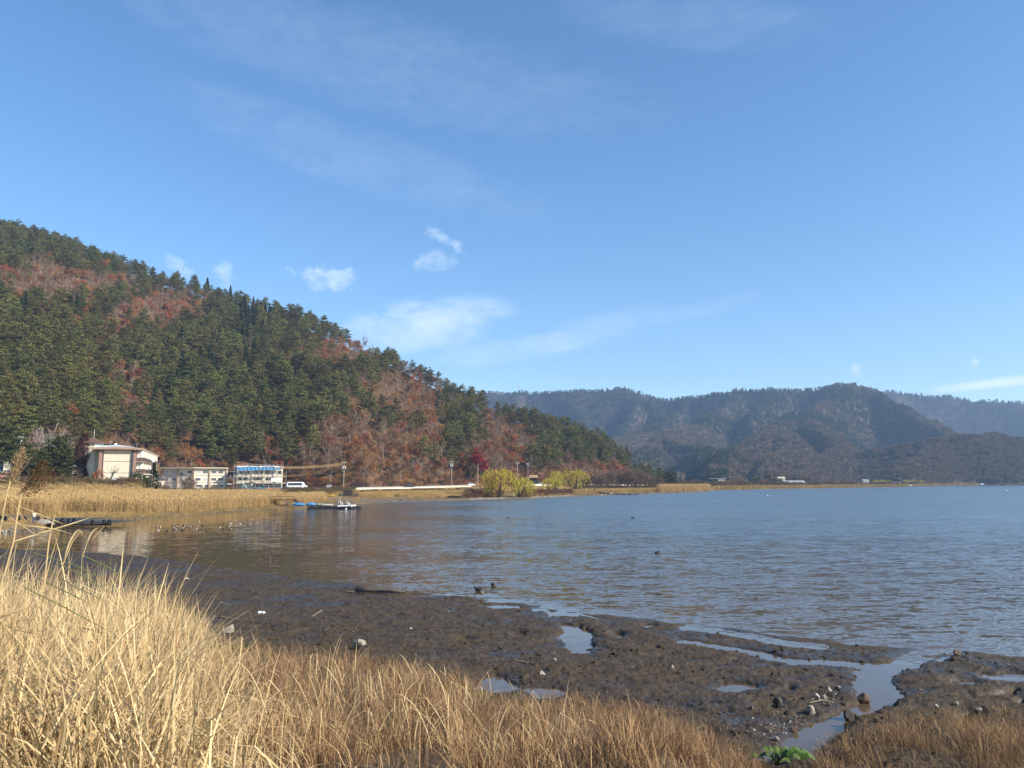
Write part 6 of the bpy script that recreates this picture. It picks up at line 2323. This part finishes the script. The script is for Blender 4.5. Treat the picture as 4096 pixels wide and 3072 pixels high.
join_patches('far_reed_bed', REEDS, [
    patch('', REEDS, 7500, -500, 640, lambda p: S(p) * 0 + np.where(p < 230, 113, 121) + .01 * np.maximum(p, 0), lambda p: Q0(p) + 8, .8, 1.1),
    patch('', REEDS, 4800, 640, 1130, lambda p: S(p) + 9, lambda p: np.minimum(Q0(p), 192 + 0 * p), .72, 1.0, keep=lambda p, y: 1 - .8 * sstep(960, 1130, p) * sstep(175, 190, y)),
    patch('', REEDS, 1500, 1000, 1300, lambda p: S(p) + 14, lambda p: S(p) + 42, .5, .75),
    patch('', REEDS, 2600, 2640, 2834, lambda p: S(p) + 12, lambda p: S(p) + 70, .9, 1.3)])
join_patches('golden_shore_grass', GRASS, [
    patch('', GRASS, 1500, 440, 1180, lambda p: S(p) + .8, lambda p: S(p) + 13, .25, .5, pk=lambda p, y, n: rng.choice(4, n, p=[.1, .1, .1, .7])),
    patch('', GRASS, 1500, -500, 640, lambda p: S(p) + 2, lambda p: S(p) + 16, .35, .6),
    patch('', GRASS, 1100, 1130, 1450, lambda p: S(p) + 10, lambda p: Q0(p) + 6, .5, 1.0, keep=lambda p, y: 1.0 - .9 * ((p > 1215) & (p < 1420) & (y > 193) & (y < 240)), pk=lambda p, y, n: rng.choice(4, n, p=[.25, .2, .2, .35])),
    patch('', GRASS, 1200, 1050, 1450, lambda p: np.maximum(Q0(p), 236), lambda p: Q1(p) - 4, .7, 1.2, pk=lambda p, y, n: rng.choice(4, n, p=[.1, .15, .15, .6])),
    patch('', GRASS, 3800, 1440, 1960, lambda p: S(p) + 16 + np.where(p < 1640, 14, 0), lambda p: Q0(p) - 2, .7, 1.5, pk=lambda p, y, n: rng.choice(4, n, p=[.3, .3, .25, .15])),
    patch('', GRASS, 1600, 2110, 2340, lambda p: S(p) + 9, lambda p: S(p) + 50, .7, 1.3),
    patch('', GRASS, 3200, 2290, 2660, lambda p: S(p) + 22, lambda p: S(p) + 62, 1.0, 1.9),
    patch('', GRASS, 3600, 2845, 4100, lambda p: S(p) + 4, lambda p: S(p) * 1.06 + 6, 1.4, 3.0, pk=lambda p, y, n: rng.choice(4, n, p=[.3, .2, .2, .3])),
    patch('', GRASS, 2600, -400, 640, lambda p: Q0(p) + 6, lambda p: Q1(p) + 14, .7, 1.4, pk=lambda p, y, n: rng.choice(4, n, p=[.15, .1, .1, .65]))], )

# low scrub on the banks
SCR = []
for i in range(5):
    a, b, c, d = shrub_mesh(np.random.default_rng(950 + i), 1.7, 2.4, (OLIVE, BROWNB, BROWNB, OLIVE, mat('red_scrub', (.16, .06, .04), (.10, .045, .03), scale=.8, rough=.85, rnd=.3))[i], 330, .20)
    SCR.append(mesh_np('scrub', np.concatenate([np.concatenate(a.V), np.concatenate(b.V)]), np.concatenate([np.concatenate(a.F), np.concatenate(b.F) + a.n]), c + d,
                       np.concatenate([np.zeros(sum(len(f) for f in a.F), int), np.ones(sum(len(f) for f in b.F), int)])))
join_patches('bank_scrub', SCR, [
    patch('', SCR, 520, -450, 640, lambda p: Q0(p) + 2, lambda p: Q1(p) + 5, .6, 1.25, pk=lambda p, y, n: rng.choice(5, n, p=[.35, .25, .2, .2, 0])),
    patch('', SCR, 150, 560, 960, lambda p: Q0(p) + 6, lambda p: Q1(p) + 10, .4, .9, pk=lambda p, y, n: rng.choice(4, n)),
    patch('', SCR, 240, 1130, 1420, lambda p: Q0(p) + 4, lambda p: Q1(p) + 1, .5, .95, pk=lambda p, y, n: rng.choice(4, n)),
    patch('', SCR, 240, 1440, 1960, lambda p: Q0(p) - 18, lambda p: Q0(p) - 3, .5, .95, pk=lambda p, y, n: rng.choice(5, n, p=[.2, .3, .2, .1, .2])),
    patch('', SCR, 130, 1860, 2010, lambda p: S(p) + 12, lambda p: S(p) + 50, .6, 1.2, pk=lambda p, y, n: rng.choice(5, n, p=[.1, .2, .2, .1, .4])),
    patch('', SCR, 240, 2090, 2290, lambda p: S(p) + 9, lambda p: S(p) + 40, .6, 1.1, pk=lambda p, y, n: rng.choice(5, n, p=[.05, .2, .2, .05, .5])),
    patch('', SCR, 500, 2300, 2640, lambda p: S(p) + 60, lambda p: S(p) + 100, .8, 1.6, pk=lambda p, y, n: rng.choice(4, n, p=[.1, .4, .4, .1])),
    patch('', SCR, 700, 2600, 4150, lambda p: np.where(p < 2840, S(p) + 75, S(p) * 1.05 + 8), lambda p: np.where(p < 2840, S(p) + 140, S(p) * 1.18 + 30), 1.2, 2.6, pk=lambda p, y, n: rng.choice(5, n, p=[.2, .35, .3, .1, .05]))])
# white stones and gravel of the beaches
BEACH = [stone_mesh(70 + i, (STONEW, STONE, STONE, mat('shore_stone', (.17, .145, .115), (.10, .085, .07), scale=3, rough=.9))[i], 6) for i in range(4)]
BL = []
for (p0, p1, f0, f1, s0, s1, n) in ((1880, 2020, 1, 7, .05, .2, 420), (2020, 2110, .5, 5, .06, .2, 120), (2110, 2300, 2, 8, .06, .3, 420), (1500, 1700, .5, 9, .08, .3, 350), (2290, 2840, .5, 10, .1, .4, 600), (420, 1130, -.3, 3, .05, .2, 260), (-20, 210, .2, 7, .1, .4, 160)):
    BL.append(patch('', BEACH, n, p0, p1, lambda p: S(p) + f0, lambda p: S(p) + f1, s0, s1, pk=(lambda p, y, n_: rng.choice(4, n_, p=[.2, .3, .25, .25])) if p0 in (1880, 2110) else (lambda p, y, n_: rng.choice(4, n_, p=[.03, .0, .0, .97]))))
join_patches('beach_stones', BEACH, BL)


# ================================================================== TREES ROUND THE BUILDINGS
def tree_at(K, px, top, Y, label, base_h, i=0, name=None, group=None, wide=None, zb=None, turn=None, cat='tree'):
    t = T(px)
    z = float(shore_z(np.array([t]), np.array([Y]))[0]) if zb is None else zb
    hgt = dp(px, top, Y).z - z
    s = hgt / base_h
    e = K.place(Vector((t * Y, Y, z - .1)), s, random.uniform(0, 6.28) if turn is None else turn, i, label, group, name, cat)
    if wide:
        e.scale = (wide, wide, s)
    return e





def column_tree(r):
    """ivy-dark column of big withered leaves"""
    tr, cr = MB(), MB()
    tr.tube([(0, 0, 0), (.1, 0, 5), (0, .1, 10)], [.22, .16, .06], 6)
    n = 4200
    u = r.random(n)
    rad = 1.45 * (.5 + .5 * np.sin(u * 11 + 1) * .35 + .45) * r.uniform(.5, 1, n) * (1 - .55 * np.maximum(u - .8, 0) * 5)
    a = r.uniform(0, 6.283, n)
    C = np.stack([rad * np.cos(a) + .5 * np.sin(u * 5), rad * np.sin(a), .8 + u * 10.2], 1)
    V, F = leaf_tris(C, rnd_dirs(r, n, -.3), rnd_dirs(r, n), r.uniform(.22, .42, n), r.uniform(.16, .3, n))
    cr.add(V, F)
    return tr, cr, [BARK_DARK], [DARKLEAF]


COLT = Kind('dark_red_tree', column_tree, 1, 1000)
GREENS = mat('deep_green_leaves', (.045, .06, .022), (.022, .034, .014), scale=.7, rough=.6, spec=.25, rnd=.15)
BUSHG = Kind('evergreen_shrub', lambda r: shrub_mesh(r, 3, 3.4, GREENS, 1300, .26), 2, 1020)
BUSHB = Kind('bare_bush', lambda r: shrub_mesh(r, 3, 3.6, mat('bush_twigs', (.20, .15, .115), (.13, .10, .08), scale=.8, rough=.9), 1500, .20, 24), 2, 1040)
BUSHO = Kind('persimmon_bush', lambda r: bare_meshes(r, 4, leaf=mat('persimmon_orange', (.70, .20, .06), (.5, .14, .04), scale=3, rough=.6), nleaf=220, lsize=.3, twn=7, multi=2), 1, 1060)
WHITEB = mat('white_bark', (.50, .45, .38), (.36, .32, .27), scale=2, rough=.9)
BIRCH = Kind('white_barked_tree', lambda r: bare_meshes(r, 9, bark=WHITEB, twn=3, multi=4, spread=.4, twig=mat('pale_twigs', (.30, .25, .21), (.22, .18, .15), rough=.9)), 2, 1080)
SHRUBT = Kind('bare_shrub', lambda r: bare_meshes(r, 4.2, twn=5, multi=4, spread=.5), 2, 1100)
for args in (
        (DARKPINES, 10, 1690, 236, 'broad dark pine at the left edge of the picture', 12, 0), (DARKPINES, 92, 1765, 212, 'broad spreading pine with bright tufts above the reed plumes', 12, 1), (DARKPINES, 235, 1738, 214, 'layered dark pine touching the dark red tree left of the tower', 12, 2),
        (DARKPINES, 165, 1800, 208, 'low dark pine between the spreading pine and the layered pine', 12, 0), (DARKPINES, 275, 1830, 204, 'small pine with visible trunk left of the lodge extension', 12, 1), (DARKPINES, 35, 1800, 222, 'lower pine in front of the broad dark pine at the left edge', 12, 2),
        (BUSHG, 205, 1765, 226, 'dense black green evergreen behind the spreading pine', 3, 0), (COLT, 322, 1732, 206, 'column shaped tree of dark red leaves beside the lodge tower', 11, 0),
        (BIRCH, 155, 1692, 232, 'bare white barked tree forking above the dark pines', 9, 0), (SHRUBT, 262, 1905, 186, 'bare pale shrub left of the persimmon bush', 4.2, 0), (SHRUBT, 288, 1900, 184, 'second bare pale shrub just left of the lodge extension', 4.2, 1),
        (BUSHO, 392, 1872, 190, 'bush with bright orange fruit in front of the lodge', 4, 0), (BUSHG, 545, 1884, 190, 'rounded dark evergreen shrub before the lodge balconies', 3, 1), (BUSHG, 585, 1900, 193, 'smaller dark evergreen shrub at the right end of the lodge', 3, 0),
        (CEDARS, 612, 1850, 215, 'dark slim evergreen behind the globe lamps', 15, 0), (CEDARS, 627, 1938, 186, 'small green cone shaped conifer right of the lamps', 15, 1),
        (BUSHB, 756, 1902, 232, 'big grey brown leafless bush in front of the long pale building', 3, 0), (BUSHB, 858, 1938, 232, 'low leafless bush right of the big bush before the long building', 3, 1), (BUSHB, 665, 1932, 225, 'olive brown bush before the left end of the long building', 3, 1),
        (BUSHB, 985, 1948, 262, 'low brown bush at the foot of the scaffold', 3, 0), (BUSHB, 1098, 1952, 258, 'dark little bush beside the orange tub', 3, 1), (BUSHB, 1425, 1966, 220, 'bare bush spilling over the grey stone bank right of the shed', 3, 0),
        (MAPLES, 1893, 1800, 378, 'tall crimson maple beside the street light pole', 7, 0), (MAPLES, 1535, 1898, 345, 'low crimson maple behind the fence, left of the pair', 7, 1), (MAPLES, 1582, 1902, 347, 'low crimson maple behind the fence, right of the pair', 7, 0),
        (MAPLES, 660, 1835, 345, 'crimson maple behind the long pale building', 7, 1), (MAPLES, 1165, 1910, 325, 'small dark crimson maple behind the white minibus', 7, 0), (MAPLES, 2040, 1790, 440, 'dull red maple low on the spur above the large willow', 7, 1),
        (ORANGES, 870, 1810, 352, 'orange leaved tree behind the long pale building', 8, 0), (ORANGES, 2420, 1850, 470, 'orange tree at the foot of the spur above the bare thicket', 8, 1), (RUSTS, 630, 1800, 350, 'broad russet tree behind the lodge and the annex', 10, 0), (RUSTS, 745, 1795, 356, 'broad russet tree above the left half of the long pale building', 10, 1),
        (RUSTS, 560, 1880, 310, 'low russet tree between lodge and hill', 10, 2), (BIRCH, 1180, 1760, 345, 'tall pale forked tree behind the orange cables', 9, 0), (BIRCH, 1478, 1790, 335, 'tall leaning pale trunk behind the fence', 9, 1), (BIRCH, 1640, 1830, 358, 'pale thin tree behind the dark wagon', 9, 0),
        (DARKPINES, 2690, 1880, 470, 'dark rounded pine standing right of the bare thicket', 12, 0), (DARKPINES, 2668, 1885, 478, 'dark pine close behind the rounded pine at the thicket end', 12, 1)):
    tree_at(*args)
for e in [o for o in COL.objects if o.get('label', '').startswith(('small green cone', 'dark slim evergreen'))]:
    e.scale.x = e.scale.y = e.scale.z * 1.7
WIL = Kind('willow_tree', lambda r: willow_meshes(r, 9, 12), 3, 1200)
for (px, base, top, Y, wpx, lb, i) in ((1995, 1986, 1872, 252, 150, 'largest yellow willow on the shore, left of the others', 0), (2075, 1984, 1905, 256, 110, 'yellow willow crowded against the right side of the largest willow', 1),
                                       (2208, 1965, 1908, 318, 92, 'low green yellow willow with pale stem right of the wall gap', 2), (2298, 1964, 1876, 326, 122, 'spreading willow on dark forked trunks, rightmost of the willows', 0),
                                       (2222, 1955, 1880, 352, 60, 'thin willow behind the low green yellow one', 1), (1962, 1988, 1925, 250, 60, 'small willow bush at the left foot of the largest willow', 2), (2118, 1986, 1925, 256, 56, 'drooping willow bush at the right end of the willow mass', 0)):
    t = T(px)
    z = float(shore_z(np.array([t]), np.array([float(Y)]))[0])
    s = (dp(px, top, Y).z - z) / 8.6
    e = WIL.place(Vector((t * Y, Y, z - .1)), s, i * 1.3, i, lb, 'willows on the shore')
    e.scale = (wpx * Y / 3102 / 11.5,) * 2 + (s,)
THK = Kind('bare_lakeside_tree', lambda r: bare_meshes(r, 9, bark=BARK_DARK, twn=11, multi=3, spread=.5, twig=mat('thicket_twigs', (.21, .145, .10), (.15, .10, .075), scale=.5, rough=.9, rnd=.2)), 3, 1300)
for i, px in enumerate(np.linspace(2325, 2648, 30)):
    top = np.interp(px, [2325, 2400, 2560, 2648], [1905, 1878, 1872, 1918]) + random.uniform(-6, 8)
    tree_at(THK, px + random.uniform(-5, 5), top, float(S(px)) + random.uniform(66, 96), 'leafless multi stemmed tree in the brown lakeside thicket', 9, i, group='leafless trees of the lakeside thicket')
for px, top in ((2703, 1882), (2716, 1878), (2728, 1884)):
    tree_at(BIRCH, px, top, 640, 'tall pale bare trunked tree beyond the reed point', 9, 0, group='pale bare trees beyond the reed point', wide=.75, zb=1.5)
# clumps on the far shore
FSH = [(2780, 1916, 560, 'b'), (2800, 1922, 560, 'b'), (2825, 1924, 570, 'r'), (2760, 1905, 640, 'p'), (2850, 1915, 640, 'g'), (2905, 1920, 590, 'w'), (2930, 1915, 600, 'b'), (2945, 1906, 640, 'b'), (2975, 1912, 620, 'b'),
       (3010, 1908, 640, 'g'), (3035, 1905, 650, 'p'), (3055, 1912, 640, 'b'), (3075, 1906, 660, 'p'), (3100, 1910, 660, 'p'), (3120, 1912, 680, 'g'), (3222, 1912, 690, 'p'), (3262, 1915, 700, 'b'), (3300, 1908, 700, 'b'), (3330, 1912, 700, 'b'), (3375, 1912, 760, 'b'), (3415, 1918, 760, 'b'),
       (3505, 1918, 800, 'w'), (3530, 1917, 800, 'w'), (3555, 1921, 810, 'w'), (3625, 1918, 850, 'w'), (3652, 1917, 860, 'w'), (3686, 1920, 900, 'w'), (3712, 1916, 920, 'b'), (3760, 1920, 960, 'b'), (3790, 1917, 990, 'r'), (3905, 1920, 1080, 'w'), (3845, 1922, 1050, 'b')]
FW = {'b': (BUSHB, 3, 'rounded grey brown bare tree on the far shore'), 'r': (BUSHB, 3, 'reddish bare bush on the far shore'), 'p': (DARKPINES, 12, 'dark pine among the trees on the far shore'), 'g': (BUSHG, 3, 'rounded evergreen on the far shore'), 'w': (WIL, 8.6, 'pale yellow willow on the far shore')}
for i, (px, top, Y, k) in enumerate(FSH):
    K, bh, lb = FW[k]
    near_ = ('beyond the reed point' if px < 2870 else 'beside the flat roofed house' if px < 2960 else 'left of the long hall' if px < 3135 else 'right of the long hall' if px < 3360 else 'near the tiny pinkish hut' if px < 3480 else
             'behind the leftmost dome boat' if px < 3600 else 'behind the middle dome boat' if px < 3740 else 'below the elevated road')
    e = tree_at(K, px, top, Y, lb + ' ' + near_, bh, i, name='far_shore_tree', group='trees along the far shore')
    if K is BUSHB or K is BUSHG:
        e.scale.x = e.scale.y = min(e.scale.z, e.scale.z * 1.0) * (1.15 if k != 'g' else .9)
# leaning dead trunk before the lodge
P = dp(442, 1935, 190)
P.z = float(shore_at([442.0], [190.0])[0])
dt = thing('dead_tree', 'bare dead trunk leaning right with forked limbs before the lodge wall', 'tree', P)
q = lambda a, b_: tuple(dp(a, b_, 190) - P)
MB().tube([(0, 0, -.1), q(437, 1930), q(448, 1905), q(455, 1890)], [.30, .28, .24, .18], 8).build('trunk', mat('dead_wood', (.17, .14, .13), (.07, .055, .05), scale=2, rough=.9), dt)
for L, r0 in (([(450, 1897), (455, 1880), (459, 1868), (464, 1858)], .11), ([(455, 1890), (466, 1878), (482, 1870)], .13), ([(448, 1903), (447, 1880), (447, 1866)], .08), ([(453, 1893), (470, 1885), (480, 1876)], .12), ([(449, 1898), (436, 1884), (428, 1870)], .05)):
    MB().tube([q(*v) for v in L], np.linspace(r0, .02, len(L)), 6).build('limb', MATS['dead_wood'], dt)

# ================================================================== ANIMALS AND PEOPLE
COOT = mat('black_plumage', (.014, .014, .016), (.025, .024, .025), scale=20, rough=.6)
BROWNP = mat('brown_plumage', (.085, .06, .04), (.05, .036, .026), scale=20, rough=.7)
WHITEPL = mat('white_plumage', (.80, .79, .76), (.62, .62, .62), scale=9, rough=.7)
BILL = mat('pale_bill', (.80, .78, .74), rough=.5)
BILLD = mat('dark_bill', (.10, .09, .07), rough=.5)


def bird_mesh(m, head_up=.0):
    pts = [(-.235, 0, .075), (-.20, 0, .085), (-.13, 0, .07), (-.03, 0, .055), (.07, 0, .06), (.13, 0, .085), (.155, 0, .13 + head_up), (.165, 0, .17 + head_up), (.185, 0, .20 + head_up), (.215, 0, .20 + head_up), (.235, 0, .19 + head_up)]
    return MB().tube(pts, [.012, .04, .085, .105, .095, .065, .042, .038, .042, .036, .012], 10).mesh('body', m, smooth=True)


BM = {'black': bird_mesh(COOT), 'brown': bird_mesh(BROWNP), 'white': bird_mesh(WHITEPL, .02)}
BILLM = MB().tube([(.225, 0, .195), (.29, 0, .18)], [.018, .004], 6).mesh('bill', BILL)
BILLM2 = MB().tube([(.225, 0, .195), (.29, 0, .18)], [.018, .004], 6).mesh('bill', BILLD)
SHIELD = MB().ball((.222, 0, .222), (.014, .018, .026), 6).mesh('frontal_shield', BILL)


def bird(label, px, py, sz, kind_, rot, group=None, parts=True, z=0.0, name='duck', shield=False):
    p = gp(px, py, z)
    if parts:
        t = thing(name, label, 'bird', p, group, rot)
        t.scale = (sz, sz, sz)
        link('body', BM[kind_], t)
        link('bill', BILLM if shield else BILLM2, t)
        if shield:
            link('frontal_shield', SHIELD, t)
        return t
    o = link(name, BM[kind_], label=label, category='bird', group=group)
    o.location, o.scale, o.rotation_euler = p, (sz,) * 3, (0, 0, rot)
    return o


bird('black coot with white bill swimming right on the open lake', 2630, 2214, 1.05, 'black', R(8), name='coot', shield=True)
bird('black coot standing in the shallows at the mud edge', 1912, 2362, .98, 'black', R(172), name='coot', shield=True, z=.03)
bird('tiny dark water bird far out left of the lake middle', 2032, 2072, 1.0, 'black', R(30), name='coot')
bird('dark water bird in the dark streak of the far lake', 2532, 2072, 1.2, 'black', R(180), name='coot')
DUCKS_D = [(625, 2107), (636, 2109), (668, 2124), (688, 2103), (692, 2119), (700, 2118), (712, 2100), (717, 2112), (728, 2105), (733, 2101), (728, 2118), (732, 2121), (724, 2122), (740, 2118), (758, 2115), (762, 2102), (768, 2104), (794, 2121), (807, 2102), (812, 2105),
           (827, 2103), (824, 2121), (838, 2113), (879, 2097), (892, 2097), (880, 2110), (893, 2116), (910, 2104), (917, 2103), (978, 2095), (990, 2080), (1016, 2086), (1057, 2078), (1071, 2079), (1058, 2090), (1083, 2088), (1095, 2087), (990, 2102), (1098, 2080), (700, 2104), (706, 2110), (745, 2107), (1000, 2102)]
DUCKS_W = [(630, 2106), (642, 2107), (634, 2121), (698, 2109), (710, 2106), (703, 2117), (731, 2112), (741, 2106), (764, 2105), (792, 2102), (788, 2116), (797, 2086), (905, 2081), (923, 2096), (928, 2091), (916, 2105), (926, 2117), (881, 2111), (944, 2084), (961, 2095), (1004, 2096), (1029, 2091), (1007, 2077)]
for (px, py) in DUCKS_D:
    bird('small dark duck floating in the flock on the calm bay', px, py, random.uniform(.5, .68), random.choice(('black', 'brown')), random.uniform(0, 6.28), 'dark ducks in the flock', False)
for (px, py) in DUCKS_W:
    bird('small white water bird floating in the flock on the calm bay', px, py, random.uniform(.3, .42), 'white', random.uniform(0, 6.28), 'white birds in the flock', False, name='gull')
bird('two white birds standing under the steel jetty, left one', 1110, 2019, .9, 'white', .6, name='gull', z=.2)
bird('white bird standing under the steel jetty, right one', 1116, 2017, .9, 'white', 2.0, name='gull', z=.2)

# person photographing at the black jetty
SKIN = mat('skin', (.46, .29, .20), rough=.6)
HAIR = mat('dark_hair', (.02, .016, .014), rough=.5)
JACK = mat('cream_jacket', (.78, .74, .52), (.66, .62, .42), scale=6, rough=.85)
JEAN = mat('blue_jeans', (.055, .09, .19), (.04, .065, .14), scale=9, rough=.85)


def skin_obj(name, verts, edges, radii, m, parent, sub=2):
    me = bpy.data.meshes.new(name)
    me.from_pydata(verts, edges, [])
    me.materials.append(m)
    o = link(name, me, parent)
    md = o.modifiers.new('skin', 'SKIN')
    md.use_smooth_shade = True
    for v, r_ in zip(me.skin_vertices[0].data, radii):
        v.radius = (r_, r_)
    me.skin_vertices[0].data[0].use_root = True
    o.modifiers.new('sub', 'SUBSURF').levels = 1
    o.modifiers['sub'].render_levels = sub
    return o


def arm(s):
    return [(s * .17, 0, 1.36), (s * .27, .10, 1.20), (s * .13, .27, 1.40)]


P = dp(134, 2096, 94.5)
pe = thing('person', 'person in cream jacket and blue jeans raising both hands beside the black jetty', 'person', P, None, R(25))
pe.scale = (.93,) * 3
V = [(0, 0, .92), (0, 0, 1.12), (0, 0, 1.32), (0, .01, 1.44), (0, .03, 1.53), (0, .03, 1.63)]
Rr = [.12, .11, .12, .05, .085, .08]
E_ = [(0, 1), (1, 2), (2, 3), (3, 4), (4, 5)]
for s in (-1, 1):
    k = len(V)
    V += arm(s)
    Rr += [.05, .04, .028]
    E_ += [(2, k), (k, k + 1), (k + 1, k + 2)]
    w_ = Vector(arm(s)[2])
    V.append(tuple(w_ + Vector((-s * .02, .03, .06))))
    Rr.append(.03)
    pk_ = len(V) - 1
    E_.append((k + 2, pk_))
    for f_ in range(5):
        b0 = Vector(V[pk_])
        a_ = b0 + Vector((-s * (.012 + .004 * f_), -.03 + .016 * f_, .035 if f_ else .0))
        c_ = a_ + Vector((-s * .03, .0, .03 - .006 * abs(f_ - 2)))
        V += [tuple(a_), tuple(c_)]
        Rr += [.010, .008]
        E_ += [(pk_, len(V) - 2), (len(V) - 2, len(V) - 1)]
    k = len(V)
    V += [(s * .09, 0, .86), (s * .10, .015, .48), (s * .10, -.01, .09), (s * .11, .12, .04)]
    Rr += [.085, .055, .04, .04]
    E_ += [(0, k), (k, k + 1), (k + 1, k + 2), (k + 2, k + 3)]
skin_obj('body', V, E_, Rr, SKIN, pe)
V = [(0, 0, .90), (0, 0, 1.1), (0, 0, 1.30), (0, .0, 1.40)]
Rr, E_ = [.165, .15, .155, .07], [(0, 1), (1, 2), (2, 3)]
for s in (-1, 1):
    k = len(V)
    a_ = arm(s)
    V += [a_[0], a_[1], tuple(Vector(a_[1]).lerp(Vector(a_[2]), .85))]
    Rr += [.075, .06, .045]
    E_ += [(2, k), (k, k + 1), (k + 1, k + 2)]
skin_obj('jacket', V, E_, Rr, JACK, pe)
V, Rr, E_ = [(0, 0, .90)], [.14], []
for s in (-1, 1):
    k = len(V)
    V += [(s * .09, 0, .82), (s * .10, .015, .48), (s * .10, -.01, .10)]
    Rr += [.10, .075, .065]
    E_ += [(0, k), (k, k + 1), (k + 1, k + 2)]
skin_obj('trousers', V, E_, Rr, JEAN, pe)
MB().ball((0, .01, 1.625), (.098, .108, .105), 12).build('hair', HAIR, pe, smooth=True)
for s in (-1, 1):
    MB().ball((s * .11, .07, .045), (.05, .13, .045), 8).build('shoe', DFRAME, pe, smooth=True)
ph = MB().box((0, .33, 1.5), (.15, .012, .08)).build('phone', DFRAME, label='dark phone held up by the person at the black jetty', category='phone')
ph.matrix_world = Matrix.Translation(P) @ Matrix.Rotation(R(25), 4, 'Z') @ Matrix.Scale(.93, 4)
